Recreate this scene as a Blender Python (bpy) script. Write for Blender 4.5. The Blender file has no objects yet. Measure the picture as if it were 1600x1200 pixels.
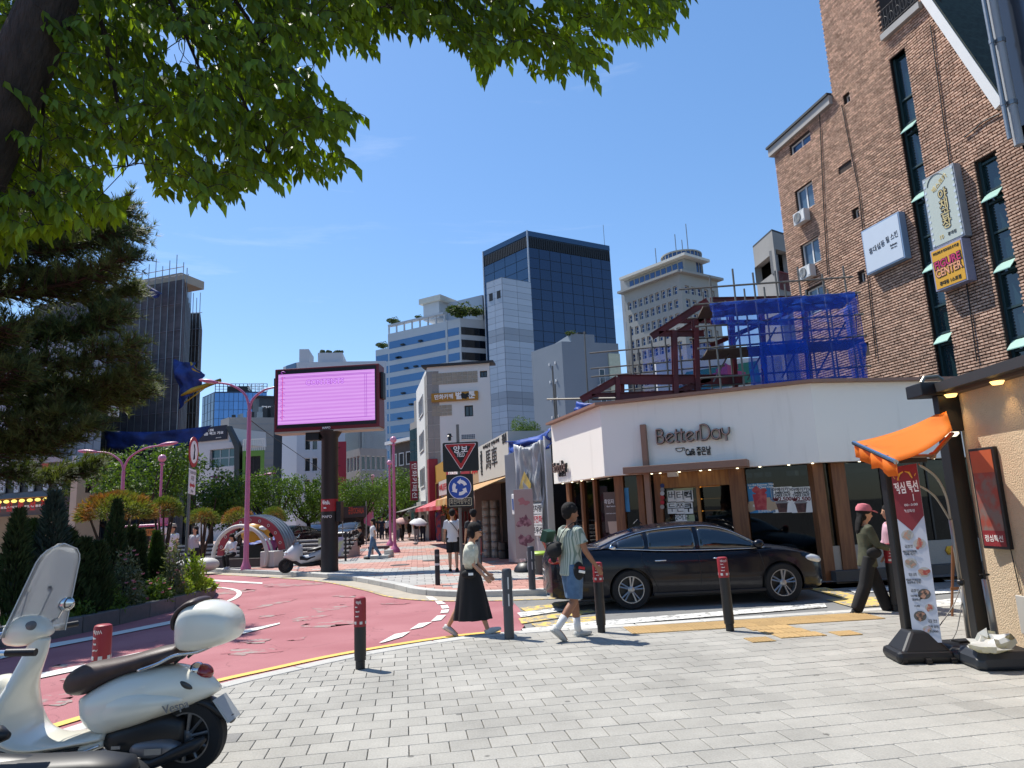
import bpy,bmesh,math,random
from mathutils import Vector,Matrix,noise as mnoise
from math import sin,cos,pi,radians,sqrt,atan2
scene=bpy.context.scene
COL=scene.collection
rnd=random.Random(7)
# -- camera
FPX,PITCH,ROLL,CAMH=1095.0,radians(10.35),radians(-2.6),1.7
cam_data=bpy.data.cameras.new('camera')
cam_data.sensor_width=36.0
cam_data.lens=36.0*FPX/1600.0
cam_data.clip_start=0.05
cam_data.clip_end=6000.0
cam=bpy.data.objects.new('camera',cam_data)
CAMR=Matrix.Rotation(pi/2+PITCH,3,'X')@Matrix.Rotation(ROLL,3,'Z')
cam.matrix_world=Matrix.Translation((0,0,CAMH))@CAMR.to_4x4()
COL.objects.link(cam)
scene.camera=cam
# -- light
SUNDIR=Vector((-0.44,0.36,1.0)).normalized()
SUN_EL=math.asin(SUNDIR.z)
SUN_AZ=atan2(SUNDIR.x,SUNDIR.y)
world=bpy.data.worlds.new('World')
scene.world=world
world.use_nodes=True
wt=world.node_tree
wt.nodes.clear()
sky=wt.nodes.new('ShaderNodeTexSky')
sky.sky_type='NISHITA'
sky.sun_disc=False
sky.sun_elevation=SUN_EL
sky.sun_rotation=SUN_AZ
sky.air_density=1.0
sky.dust_density=0.3
sky.ozone_density=1.6
bg=wt.nodes.new('ShaderNodeBackground')
bg.inputs['Strength'].default_value=0.15
wo=wt.nodes.new('ShaderNodeOutputWorld')
tc=wt.nodes.new('ShaderNodeTexCoord')
mp=wt.nodes.new('ShaderNodeMapping')
mp.inputs['Scale'].default_value=(1.0,2.2,6.0)
mp.inputs['Rotation'].default_value=(0.15,0.25,0.4)
n1=wt.nodes.new('ShaderNodeTexNoise')
n1 .inputs['Scale'].default_value=2.3
n1 .inputs['Detail'].default_value=8
n1 .inputs['Roughness'].default_value=0.62
n1 .inputs['Distortion'].default_value=0.5
cr=wt.nodes.new('ShaderNodeValToRGB')
cr.color_ramp.elements[0].position=0.60
cr.color_ramp.elements[1].position=0.82
cr.color_ramp.elements[0].color=(0,0,0,1)
cr.color_ramp.elements[1].color=(0.20,0.20,0.20,1)
mxs=wt.nodes.new('ShaderNodeMixRGB')
mxs.inputs[2].default_value=(6.0,6.3,6.8,1)
hs=wt.nodes.new('ShaderNodeHueSaturation')
hs.inputs['Saturation'].default_value=1.22
hs.inputs['Value'].default_value=1.0
wt.links.new(tc.outputs['Generated'],mp.inputs['Vector'])
wt.links.new(mp.outputs['Vector'],n1 .inputs['Vector'])
wt.links.new(n1 .outputs['Fac'],cr.inputs['Fac'])
wt.links.new(sky.outputs['Color'],hs.inputs['Color'])
gm_=wt.nodes.new('ShaderNodeGamma')
gm_.inputs['Gamma'].default_value=0.76
tn_=wt.nodes.new('ShaderNodeMixRGB')
tn_.blend_type='MULTIPLY'
tn_.inputs[0].default_value=1.0
tn_.inputs[2].default_value=(1.06,1.18,1.36,1)
wt.links.new(hs.outputs['Color'],gm_.inputs['Color'])
wt.links.new(gm_.outputs['Color'],tn_.inputs[1])
wt.links.new(tn_.outputs[0],mxs.inputs[1])
wt.links.new(cr.outputs['Color'],mxs.inputs[0])
wt.links.new(mxs.outputs[0],bg.inputs['Color'])
wt.links.new(bg.outputs['Background'],wo.inputs['Surface'])
sun_data=bpy.data.lights.new('sun','SUN')
sun_data.energy=5.0
sun_data.angle=radians(0.53)
sun_data.color=(1.0,0.955,0.88)
sun=bpy.data.objects.new('sun',sun_data)
sun.rotation_euler=SUNDIR.to_track_quat('Z','Y').to_euler()
sun.location=(0,0,60)
COL.objects.link(sun)
scene.view_settings.view_transform='Standard'
scene.view_settings.look='None'
scene.view_settings.exposure=0.44
scene.view_settings.gamma=1.0
scene.view_settings.use_curve_mapping=False
scene.render.engine='CYCLES'
scene.cycles.use_denoising=True
scene.cycles.max_bounces=8
scene.cycles.transparent_max_bounces=16
scene.cycles.sample_clamp_indirect=6.0
# -- helpers
def ray(px,py):
 return CAMR@Vector(((px-800)/FPX,-(py-600)/FPX,-1.0))
def at(px,py,Y):
 d=ray(px,py)
 return Vector((0,0,CAMH))+d*(Y/d.y)
def gp(px,py,z=0.0):
 d=ray(px,py)
 return Vector((0,0,CAMH))+d*((z-CAMH)/d.z)
def V(*a):
 return Vector(a)
def lin(c):
 return c/12.92 if c<=0.04045 else((c+0.055)/1.055)**2.4
def hexc(h):
 h=h.lstrip('#')
 return tuple(lin(int(h[i:i+2],16)/255)for i in(0,2,4))
MATS={}
def M(name,col=None,rough=0.6,metal=0.0,var=0.12,scale=3.0,bump=0.0,bscale=40.0,col2=None,mix=0.5,spec=0.5,emit=0.0,coat=0.0,transl=0.0,rndv=0.0,tint=0.0,alpha=1.0,sheen=0.0,detail=4.0,stretch=None,ramp=(0.42,0.6),aniso=None):
 if name in MATS:
  return MATS[name]
 m=bpy.data.materials.new(name)
 m.use_nodes=True
 nt=m.node_tree
 N,L=nt.nodes,nt.links
 b=N['Principled BSDF']
 out=N['Material Output']
 c=hexc(col)
 b.inputs['Roughness'].default_value=rough
 b.inputs['Metallic'].default_value=metal
 b.inputs['Specular IOR Level'].default_value=spec
 if coat:
  b.inputs['Coat Weight'].default_value=coat
  b.inputs['Coat Roughness'].default_value=0.06
 if sheen:
  b.inputs['Sheen Weight'].default_value=sheen
 tcn=N.new('ShaderNodeTexCoord')
 vec=tcn.outputs['Object']
 if stretch:
  mpn=N.new('ShaderNodeMapping')
  mpn.inputs['Scale'].default_value=stretch
  L.new(vec,mpn.inputs['Vector'])
  vec=mpn.outputs['Vector']
 nz=N.new('ShaderNodeTexNoise')
 nz.inputs['Scale'].default_value=scale
 nz.inputs['Detail'].default_value=detail
 L.new(vec,nz.inputs['Vector'])
 base=N.new('ShaderNodeMixRGB')
 if col2 is None:
  k0,k1=1-var,1+var
  base.inputs[1].default_value=(c[0]*k0,c[1]*k0,c[2]*k0,1)
  base.inputs[2].default_value=(min(1,c[0]*k1),min(1,c[1]*k1),min(1,c[2]*k1),1)
  L.new(nz.outputs['Fac'],base.inputs[0])
 else:
  c2=hexc(col2)
  base.inputs[1].default_value=(*c,1)
  base.inputs[2].default_value=(*c2,1)
  rp=N.new('ShaderNodeMapRange')
  rp.inputs['From Min'].default_value=ramp[0]
  rp.inputs['From Max'].default_value=ramp[1]
  rp.inputs['To Max'].default_value=mix*2 if mix<0.5 else 1.0
  L.new(nz.outputs['Fac'],rp.inputs['Value'])
  L.new(rp.outputs['Result'],base.inputs[0])
 colout=base.outputs[0]
 if rndv or tint:
  val=N.new('ShaderNodeMapRange')
  k=rndv or tint
  val.inputs['To Min'].default_value=1-k
  val.inputs['To Max'].default_value=1+k
  if rndv:
   oi=N.new('ShaderNodeObjectInfo')
   L.new(oi.outputs['Random'],val.inputs['Value'])
  else:
   an=N.new('ShaderNodeAttribute')
   an.attribute_name='tint'
   L.new(an.outputs['Fac'],val.inputs['Value'])
  mm=N.new('ShaderNodeVectorMath')
  mm.operation='SCALE'
  L.new(colout,mm.inputs[0])
  L.new(val.outputs['Result'],mm.inputs['Scale'])
  colout=mm.outputs[0]
 L.new(colout,b.inputs['Base Color'])
 if emit:
  L.new(colout,b.inputs['Emission Color'])
  b.inputs['Emission Strength'].default_value=emit
 if bump:
  bz=N.new('ShaderNodeTexNoise')
  bz.inputs['Scale'].default_value=bscale
  bz.inputs['Detail'].default_value=5
  L.new(vec,bz.inputs['Vector'])
  bn=N.new('ShaderNodeBump')
  bn.inputs['Strength'].default_value=bump
  bn.inputs['Distance'].default_value=0.01
  L.new(bz.outputs['Fac'],bn.inputs['Height'])
  L.new(bn.outputs['Normal'],b.inputs['Normal'])
 if alpha<1:
  b.inputs['Alpha'].default_value=alpha
 if transl:
  tr=N.new('ShaderNodeBsdfTranslucent')
  tr_c=N.new('ShaderNodeVectorMath')
  tr_c.operation='MULTIPLY'
  tr_c.inputs[1].default_value=(1.9,1.75,0.55)
  L.new(colout,tr_c.inputs[0])
  L.new(tr_c.outputs[0],tr.inputs['Color'])
  ms=N.new('ShaderNodeMixShader')
  ms.inputs[0].default_value=transl
  L.new(b.outputs[0],ms.inputs[1])
  L.new(tr.outputs[0],ms.inputs[2])
  L.new(ms.outputs[0],out.inputs['Surface'])
 MATS[name]=m
 return m
def glass_mat(name,tintc='#dfe8e6',see=0.85,rough=0.02,refl=1.0,milk=0.0):
 if name in MATS:
  return MATS[name]
 m=bpy.data.materials.new(name)
 m.use_nodes=True
 N,L=m.node_tree.nodes,m.node_tree.links
 N.remove(N['Principled BSDF'])
 out=N['Material Output']
 t=N.new('ShaderNodeBsdfTransparent')
 c=hexc(tintc)
 t.inputs['Color'].default_value=(c[0]*see,c[1]*see,c[2]*see,1)
 gl=N.new('ShaderNodeBsdfGlossy')
 gl.inputs['Roughness'].default_value=rough
 fr=N.new('ShaderNodeFresnel')
 fr.inputs['IOR'].default_value=1.5
 mu=N.new('ShaderNodeMath')
 mu.operation='MULTIPLY'
 mu.inputs[1].default_value=refl
 mu.use_clamp=True
 mx=N.new('ShaderNodeMixShader')
 L.new(fr.outputs[0],mu.inputs[0])
 L.new(mu.outputs[0],mx.inputs[0])
 src=t.outputs[0]
 if milk:
  d1=N.new('ShaderNodeBsdfDiffuse');d1 .inputs['Color'].default_value=(.8,.82,.84,1)
  d2=N.new('ShaderNodeBsdfTranslucent');d2 .inputs['Color'].default_value=(.8,.82,.84,1)
  ma=N.new('ShaderNodeMixShader');mb_=N.new('ShaderNodeMixShader');mb_.inputs[0].default_value=milk
  L.new(d1 .outputs[0],ma.inputs[1]);L.new(d2 .outputs[0],ma.inputs[2])
  L.new(t.outputs[0],mb_.inputs[1]);L.new(ma.outputs[0],mb_.inputs[2]);src=mb_.outputs[0]
 L.new(src,mx.inputs[1])
 L.new(gl.outputs[0],mx.inputs[2])
 L.new(mx.outputs[0],out.inputs['Surface'])
 MATS[name]=m
 return m
def net_mat(name,col,cell=0.05,fill=0.55,vec_scale=1.0,transl=0.3):
 if name in MATS:
  return MATS[name]
 m=bpy.data.materials.new(name)
 m.use_nodes=True
 N,L=m.node_tree.nodes,m.node_tree.links
 N.remove(N['Principled BSDF'])
 out=N['Material Output']
 c=hexc(col)
 d=N.new('ShaderNodeBsdfDiffuse')
 d.inputs['Color'].default_value=(*c,1)
 tl=N.new('ShaderNodeBsdfTranslucent')
 tl.inputs['Color'].default_value=(*c,1)
 m1=N.new('ShaderNodeMixShader')
 m1 .inputs[0].default_value=transl
 L.new(d.outputs[0],m1 .inputs[1])
 L.new(tl.outputs[0],m1 .inputs[2])
 tp=N.new('ShaderNodeBsdfTransparent')
 nz=N.new('ShaderNodeTexNoise')
 nz.inputs['Scale'].default_value=0.9
 nz.inputs['Detail'].default_value=3
 tcn=N.new('ShaderNodeTexCoord')
 L.new(tcn.outputs['Object'],nz.inputs['Vector'])
 mr=N.new('ShaderNodeMapRange')
 mr.inputs['From Min'].default_value=0.3
 mr.inputs['From Max'].default_value=0.7
 mr.inputs['To Min'].default_value=fill-0.12
 mr.inputs['To Max'].default_value=fill+0.12
 L.new(nz.outputs['Fac'],mr.inputs['Value'])
 mx=N.new('ShaderNodeMixShader')
 L.new(mr.outputs[0],mx.inputs[0])
 L.new(tp.outputs[0],mx.inputs[1])
 L.new(m1 .outputs[0],mx.inputs[2])
 L.new(mx.outputs[0],out.inputs['Surface'])
 MATS[name]=m
 return m
def link(o,parent=None):
 COL.objects.link(o)
 if parent is not None:
  o.parent=parent
 return o
def tag(o,label=None,cat=None,group=None,kind=None):
 if label:o['label']=label
 if cat:o['category']=cat
 if group:o['group']=group
 if kind:o['kind']=kind
 return o
def thing(name,label,cat,loc=(0,0,0),rz=0.0,group=None):
 o=bpy.data.objects.new(name,None)
 o.empty_display_size=0.2
 o.location=loc
 o.rotation_euler=(0,0,rz)
 COL.objects.link(o)
 return tag(o,label,cat,group)
class Fr:
 def __init__(s,o,r,up=(0,0,1)):
  s.o=Vector(o);s.r=Vector(r).normalized();s.u=Vector(up).normalized()
  s.n=s.r.cross(s.u).normalized()
 def p(s,u,v,d=0.0):
  return s.o+s.r*u+s.u*v+s.n*d
 def mat(s,u=0,v=0,d=0,rot=0.0):
  m=Matrix((s.r,s.u,s.n)).transposed().to_4x4()
  m.translation=s.p(u,v,d)
  return m@Matrix.Rotation(rot,4,'Z')
 def hit(s,px,py):
  d=ray(px,py)
  c=Vector((0,0,CAMH))
  t=(s.o-c).dot(s.n)/d.dot(s.n)
  q=c+d*t-s.o
  return q.dot(s.r),q.dot(s.u)
class MB:
 def __init__(s):
  s.v=[];s.f=[];s.t=[];s.ft=None;s.mi=[]
 def face(s,pts,tint=None,mi=0):
  i=len(s.v)
  s.v.extend([tuple(p)for p in pts])
  s.f.append(tuple(range(i,i+len(pts))))
  s.t.append(0.5 if tint is None else tint)
  s.mi.append(mi)
 def idx(s,verts,faces,tint=0.5,mi=0):
  i=len(s.v)
  s.v.extend([tuple(p)for p in verts])
  for f in faces:
   s.f.append(tuple(i+k for k in f));s.t.append(tint);s.mi.append(mi)
 def box(s,x0,x1,y0,y1,z0,z1,mat=None,tint=0.5,mi=0):
  P=[(x0,y0,z0),(x1,y0,z0),(x1,y1,z0),(x0,y1,z0),(x0,y0,z1),(x1,y0,z1),(x1,y1,z1),(x0,y1,z1)]
  if mat is not None:
   P=[mat@Vector(p)for p in P]
  s.idx(P,[(0,3,2,1),(4,5,6,7),(0,1,5,4),(1,2,6,5),(2,3,7,6),(3,0,4,7)],tint,mi)
 def fbox(s,fr,u0,u1,v0,v1,d0,d1,tint=0.5,mi=0):
  P=[fr.p(u,v,d)for d in(d0,d1)for(u,v)in((u0,v0),(u1,v0),(u1,v1),(u0,v1))]
  s.idx(P,[(0,3,2,1),(4,5,6,7),(0,1,5,4),(1,2,6,5),(2,3,7,6),(3,0,4,7)],tint,mi)
 def fquad(s,fr,u0,u1,v0,v1,d=0.0,tint=0.5):
  s.face([fr.p(u0,v0,d),fr.p(u1,v0,d),fr.p(u1,v1,d),fr.p(u0,v1,d)],tint)
 def prism(s,poly,z0,z1,cap=True,tint=0.5):
  a=sum(poly[i][0]*poly[(i+1)%len(poly)][1]-poly[(i+1)%len(poly)][0]*poly[i][1]for i in range(len(poly)))
  if a<0:poly=poly[::-1]
  n=len(poly)
  P=[(p[0],p[1],z0)for p in poly]+[(p[0],p[1],z1)for p in poly]
  F=[(i,(i+1)%n,n+(i+1)%n,n+i)for i in range(n)]
  if cap:
   F+=[tuple(range(n,2*n)),tuple(range(n-1,-1,-1))]
  s.idx(P,F,tint)
 def fprism(s,fr,poly,d0,d1,tint=0.5):
  a=sum(poly[i][0]*poly[(i+1)%len(poly)][1]-poly[(i+1)%len(poly)][0]*poly[i][1]for i in range(len(poly)))
  if a<0:poly=poly[::-1]
  n=len(poly)
  P=[fr.p(p[0],p[1],d0)for p in poly]+[fr.p(p[0],p[1],d1)for p in poly]
  F=[(i,(i+1)%n,n+(i+1)%n,n+i)for i in range(n)]
  F+=[tuple(range(n,2*n)),tuple(range(n-1,-1,-1))]
  s.idx(P,F,tint)
 def loft(s,rings,close=True,caps=True,tint=0.5):
  n=len(rings[0]);P=[];F=[]
  for r in rings:P.extend(r)
  for k in range(len(rings)-1):
   for i in range(n if close else n-1):
    j=(i+1)%n
    F.append((k*n+i,k*n+j,(k+1)*n+j,(k+1)*n+i))
  if caps:
   F.append(tuple(range(n-1,-1,-1)))
   F.append(tuple((len(rings)-1)*n+i for i in range(n)))
  s.idx(P,F,tint)
 def tube(s,path,rad,n=8,caps=True,tint=0.5,flat=None):
  path=[Vector(p)for p in path]
  m=len(path)
  if not isinstance(rad,(list,tuple)):rad=[rad]*m
  up=None;rings=[]
  for i,p in enumerate(path):
   t=(path[min(i+1,m-1)]-path[max(i-1,0)])
   if t.length<1e-9:t=Vector((0,0,1))
   t.normalize()
   if up is None:
    ref=Vector(flat)if flat else(Vector((0,0,1))if abs(t.z)<0.9 else Vector((0,1,0)))
    up=(ref-t*ref.dot(t)).normalized()
   else:
    up=(up-t*up.dot(t))
    if up.length<1e-6:up=t.orthogonal()
    up.normalize()
   side=t.cross(up)
   r=rad[i]
   a,b=r if isinstance(r,(list,tuple))else(r,r)
   rings.append([p+side*(a*cos(2*pi*k/n))+up*(b*sin(2*pi*k/n))for k in range(n)])
  s.loft(rings,True,caps,tint)
 def lathe(s,prof,n=16,mat=None,tint=0.5,caps=True):
  rings=[]
  for r,z in prof:
   ring=[Vector((r*cos(2*pi*k/n),r*sin(2*pi*k/n),z))for k in range(n)]
   if mat is not None:ring=[mat@q for q in ring]
   rings.append(ring)
  s.loft(rings,True,caps,tint)
 def ball(s,c,r,nu=10,nv=7,tint=0.5,mat=None):
  c=Vector(c)
  rx,ry,rz=r if isinstance(r,(list,tuple))else(r,r,r)
  rings=[]
  for j in range(nv+1):
   a=-pi/2+pi*(0.03+0.94*j/nv)
   ring=[Vector((rx*cos(a)*cos(2*pi*k/nu),ry*cos(a)*sin(2*pi*k/nu),rz*sin(a)))for k in range(nu)]
   if mat is not None:ring=[mat@q for q in ring]
   rings.append([c+q for q in ring])
  s.loft(rings,True,True,tint)
 def mesh(s,name,mats,smooth=False,tint=False):
  me=bpy.data.meshes.new(name)
  me.from_pydata(s.v,[],s.f)
  for m in(mats if isinstance(mats,(list,tuple))else[mats]):
   me.materials.append(m)
  if any(s.mi):
   me.polygons.foreach_set('material_index',s.mi)
  if smooth:
   me.polygons.foreach_set('use_smooth',[True]*len(s.f))
   if smooth is not True:
    me.set_sharp_from_angle(angle=radians(smooth))
  if tint:
   at_=me.attributes.new('tint','FLOAT','FACE')
   at_.data.foreach_set('value',s.t)
  me.update()
  return me
 def build(s,name,mats,parent=None,smooth=False,tint=False,bevel=0.0,loc=None,sub=0):
  me=s.mesh(name,mats,smooth,tint)
  o=bpy.data.objects.new(name,me)
  link(o,parent)
  if loc is not None:o.location=loc
  if bevel:
   b=o.modifiers.new('bevel','BEVEL')
   b.width=bevel;b.segments=2;b.limit_method='ANGLE';b.angle_limit=radians(40)
   b.harden_normals=False
  if sub:
   sm=o.modifiers.new('sub','SUBSURF');sm.levels=sub;sm.render_levels=sub
  return o
def obj(name,me,parent=None,loc=None,rot=None):
 o=bpy.data.objects.new(name,me)
 link(o,parent)
 if loc is not None:o.location=loc
 if rot is not None:o.rotation_euler=rot
 return o
def copy_tree(o,parent=None):
 c=o.copy()
 COL.objects.link(c)
 if parent is not None:c.parent=parent
 for ch in o.children:
  copy_tree(ch,c)
 return c
WORKSHOP=bpy.data.scenes.new('workshop')
def evaluated(t):
 WORKSHOP.collection.objects.link(t)
 vl=WORKSHOP.view_layers[0]
 vl.update()
 me=bpy.data.meshes.new_from_object(t.evaluated_get(vl.depsgraph))
 bpy.data.objects.remove(t)
 return me
PENDING=[]
def text(body,size,mat,mw,parent=None,ext=0.004,name='lettering',align='CENTER',bold=0.0,sx=1.0,spacing=1.0,maxw=None,line=0.9):
 cu=bpy.data.curves.new('txt','FONT')
 cu.body=body
 cu.size=size
 cu.extrude=ext/2
 cu.offset=bold
 cu.align_x=align
 cu.align_y='CENTER'
 cu.space_character=spacing
 cu.space_line=line
 cu.resolution_u=3
 me=bpy.data.meshes.new(name)
 me.materials.append(mat)
 o=bpy.data.objects.new(name,me)
 link(o,parent)
 if parent is not None:
  o.matrix_parent_inverse=parent.matrix_basis.inverted()
 o.matrix_basis=mw
 PENDING.append((o,cu,sx,maxw))
 return o
def finish_text():
 tmp=[]
 for o,cu,sx,maxw in PENDING:
  t=bpy.data.objects.new('txt',cu);WORKSHOP.collection.objects.link(t);tmp.append(t)
 vl=WORKSHOP.view_layers[0]
 vl.update()
 dg=vl.depsgraph
 for(o,cu,sx,maxw),t in zip(PENDING,tmp):
  me=bpy.data.meshes.new_from_object(t.evaluated_get(dg))
  if maxw and me.vertices:
   xs=[v.co.x for v in me.vertices]
   w=max(xs)-min(xs)
   if w>0:sx=maxw/w
  if sx!=1.0:me.transform(Matrix.Diagonal((sx,1,1,1)))
  mat=o.data.materials[0]
  me.materials.clear();me.materials.append(mat)
  o.data=me
 bpy.data.batch_remove(tmp)
 bpy.data.batch_remove([p[1]for p in PENDING])
def shape2d(mb,fr,pts,d0,d1):
 mb.fprism(fr,pts,d0,d1)
def arc2(cx,cy,r,a0,a1,n):
 return[(cx+r*cos(radians(a0+(a1-a0)*i/n)),cy+r*sin(radians(a0+(a1-a0)*i/n)))for i in range(n+1)]
def catmull(P,n=8,closed=False):
 P=[Vector(p)for p in P]
 out=[]
 m=len(P)
 for i in range(m if closed else m-1):
  p0=P[(i-1)%m]if closed or i>0 else P[0]
  p1=P[i];p2=P[(i+1)%m]
  p3=P[(i+2)%m]if closed or i+2<m else P[-1]
  for k in range(n):
   t=k/n
   out.append(0.5*((2*p1)+(p2-p0)*t+(2*p0-5*p1+4*p2-p3)*t*t+(3*p1-p0-3*p2+p3)*t**3))
 if not closed:out.append(P[-1])
 return out
def offset_line(P,d):
 out=[]
 for i,p in enumerate(P):
  t=(P[min(i+1,len(P)-1)]-P[max(i-1,0)]).to_2d().normalized()
  out.append(Vector((p.x-t.y*d,p.y+t.x*d,0)))
 return out
def strip(mb,P,d0,d1,z,tint=0.5):
 A,B=offset_line(P,d0),offset_line(P,d1)
 for i in range(len(P)-1):
  a,b,c,d=A[i],A[i+1],B[i+1],B[i]
  mb.face([(a.x,a.y,z),(b.x,b.y,z),(c.x,c.y,z),(d.x,d.y,z)]if d1>d0 else[(d.x,d.y,z),(c.x,c.y,z),(b.x,b.y,z),(a.x,a.y,z)],tint)
def wall_strip(mb,P,d0,d1,z0,z1):
 A,B=offset_line(P,d0),offset_line(P,d1)
 rings=[]
 for a,b in zip(A,B):
  rings.append([Vector((a.x,a.y,z0)),Vector((b.x,b.y,z0)),Vector((b.x,b.y,z1)),Vector((a.x,a.y,z1))])
 mb.loft(rings)
def clip_poly(poly,P,n):
 out=[]
 for i in range(len(poly)):
  a,b=poly[i],poly[(i+1)%len(poly)]
  da,db=(a-P).dot(n),(b-P).dot(n)
  if da>=0:out.append(a)
  if(da>=0)!=(db>=0):
   out.append(a+(b-a)*(da/(da-db)))
 return out
black_metal=M('black_painted_metal','#17181a',0.45,var=0.15,bump=0.05)
steel=M('galvanised_steel','#8d9092',0.42,0.75,var=0.2,scale=9,bump=0.05)
chrome=M('chrome','#c9cbcd',0.12,1.0,var=0.04)
white_paint=M('white_paint','#dcdcd8',0.55,var=0.06,scale=2)
black_ink=M('black_ink','#121212',0.6,var=0.05)
white_ink=M('white_ink','#eceae4',0.5,var=0.03)
red_ink=M('red_ink','#b3161f',0.5,var=0.05)
# -- GROUND
def road_mat(name,c1,c2,patch,patch_amt=0.60,sc=0.55):
 m=bpy.data.materials.new(name)
 m.use_nodes=True
 N,L=m.node_tree.nodes,m.node_tree.links
 b=N['Principled BSDF']
 b.inputs['Roughness'].default_value=0.9
 t=N.new('ShaderNodeTexCoord')
 n1=N.new('ShaderNodeTexNoise');n1 .inputs['Scale'].default_value=0.7;n1 .inputs['Detail'].default_value=6
 n2=N.new('ShaderNodeTexNoise');n2 .inputs['Scale'].default_value=130;n2 .inputs['Detail'].default_value=2
 n3=N.new('ShaderNodeTexNoise');n3 .inputs['Scale'].default_value=sc;n3 .inputs['Detail'].default_value=9;n3 .inputs['Roughness'].default_value=0.66
 vo=N.new('ShaderNodeTexVoronoi');vo.feature='DISTANCE_TO_EDGE';vo.inputs['Scale'].default_value=0.42
 nd=N.new('ShaderNodeTexNoise');nd.inputs['Scale'].default_value=1.8;nd.inputs['Detail'].default_value=6
 mpn=N.new('ShaderNodeMapping');mpn.inputs['Rotation'].default_value=(0,0,0.3);mpn.inputs['Scale'].default_value=(0.5,1.2,1)
 for n in(n1,n2,nd):L.new(t.outputs['Object'],n.inputs['Vector'])
 L.new(t.outputs['Object'],mpn.inputs['Vector']);L.new(mpn.outputs[0],n3 .inputs['Vector'])
 ad=N.new('ShaderNodeMixRGB');ad.blend_type='ADD';ad.inputs[0].default_value=0.9
 L.new(t.outputs['Object'],ad.inputs[1]);L.new(nd.outputs['Color'],ad.inputs[2]);L.new(ad.outputs[0],vo.inputs['Vector'])
 a=N.new('ShaderNodeMixRGB');a.inputs[1].default_value=(*hexc(c1),1);a.inputs[2].default_value=(*hexc(c2),1)
 r1=N.new('ShaderNodeMapRange');r1 .inputs[1].default_value=0.35;r1 .inputs[2].default_value=0.66
 L.new(n1 .outputs['Fac'],r1 .inputs[0]);L.new(r1 .outputs[0],a.inputs[0])
 s=N.new('ShaderNodeMixRGB');s.blend_type='MULTIPLY';s.inputs[0].default_value=0.75
 r2=N.new('ShaderNodeMapRange');r2 .inputs[1].default_value=0.3;r2 .inputs[2].default_value=0.7;r2 .inputs[3].default_value=0.66;r2 .inputs[4].default_value=1.3
 L.new(n2 .outputs['Fac'],r2 .inputs[0]);L.new(a.outputs[0],s.inputs[1]);L.new(r2 .outputs[0],s.inputs[2])
 p=N.new('ShaderNodeMixRGB');p.inputs[2].default_value=(*hexc(patch),1)
 r3=N.new('ShaderNodeMapRange');r3 .inputs[1].default_value=patch_amt;r3 .inputs[2].default_value=patch_amt+0.03
 L.new(n3 .outputs['Fac'],r3 .inputs[0]);L.new(r3 .outputs[0],p.inputs[0]);L.new(s.outputs[0],p.inputs[1])
 c=N.new('ShaderNodeMixRGB');c.blend_type='MULTIPLY';c.inputs[2].default_value=(0.45,0.42,0.42,1)
 r4=N.new('ShaderNodeMapRange');r4 .inputs[1].default_value=0.0;r4 .inputs[2].default_value=0.006;r4 .inputs[3].default_value=0.6;r4 .inputs[4].default_value=0
 L.new(vo.outputs['Distance'],r4 .inputs[0]);L.new(r4 .outputs[0],c.inputs[0]);L.new(p.outputs[0],c.inputs[1])
 L.new(c.outputs[0],b.inputs['Base Color'])
 bn=N.new('ShaderNodeBump');bn.inputs['Strength'].default_value=0.35;bn.inputs['Distance'].default_value=0.004
 L.new(n2 .outputs['Fac'],bn.inputs['Height']);L.new(bn.outputs[0],b.inputs['Normal'])
 MATS[name]=m
 return m
red_asphalt=road_mat('red_coated_asphalt','#965a5e','#a36a6d','#8f8a84',0.68)
grey_asphalt=road_mat('grey_asphalt','#6d6d6b','#7e7d7a','#8f8b84',0.62)
far_asphalt=road_mat('dull_asphalt','#5f5f5d','#6c6a67','#77736d',0.66)
def worn_paint(name,col,under,amt):
 m=bpy.data.materials.new(name);m.use_nodes=True
 N,L=m.node_tree.nodes,m.node_tree.links
 b=N['Principled BSDF'];b.inputs['Roughness'].default_value=0.75
 t=N.new('ShaderNodeTexCoord')
 n=N.new('ShaderNodeTexNoise');n.inputs['Scale'].default_value=9;n.inputs['Detail'].default_value=9;n.inputs['Roughness'].default_value=0.75
 r=N.new('ShaderNodeMapRange');r.inputs[1].default_value=amt;r.inputs[2].default_value=amt+0.06
 x=N.new('ShaderNodeMixRGB');x.inputs[1].default_value=(*hexc(col),1);x.inputs[2].default_value=(*hexc(under),1)
 L.new(t.outputs['Object'],n.inputs['Vector']);L.new(n.outputs['Fac'],r.inputs[0]);L.new(r.outputs[0],x.inputs[0]);L.new(x.outputs[0],b.inputs['Base Color'])
 MATS[name]=m
 return m
line_white=worn_paint('white_road_paint','#d6d3cb','#9a7674',0.68)
line_white_g=worn_paint('white_road_paint_worn','#d3d1ca','#84837f',0.50)
line_yellow=worn_paint('yellow_road_paint','#d9b257','#a5806a',0.62)
line_yellow_w=worn_paint('yellow_road_paint_worn','#d8b558','#85837c',0.47)
mb=MB();mb.face([(-2500,-300,-0.10),(2500,-300,-0.10),(2500,3500,-0.10),(-2500,3500,-0.10)])
tag(mb.build('ground',far_asphalt),kind='structure')
NEAR=catmull([V(-5.0,1.0,0),V(-4.75,3.0,0),V(-4.5,4.8,0),V(-4.22,6.0,0),V(-3.85,7.05,0),V(-3.29,8.09,0),V(-2.79,8.72,0),V(-2.13,9.46,0),V(-1.06,10.25,0),V(-0.25,10.57,0),V(0.78,10.72,0),V(1.5,10.78,0),V(2.7,10.92,0),V(4.71,11.14,0),V(6.5,11.32,0),V(10,11.7,0),V(16,12.3,0)],6)
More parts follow.
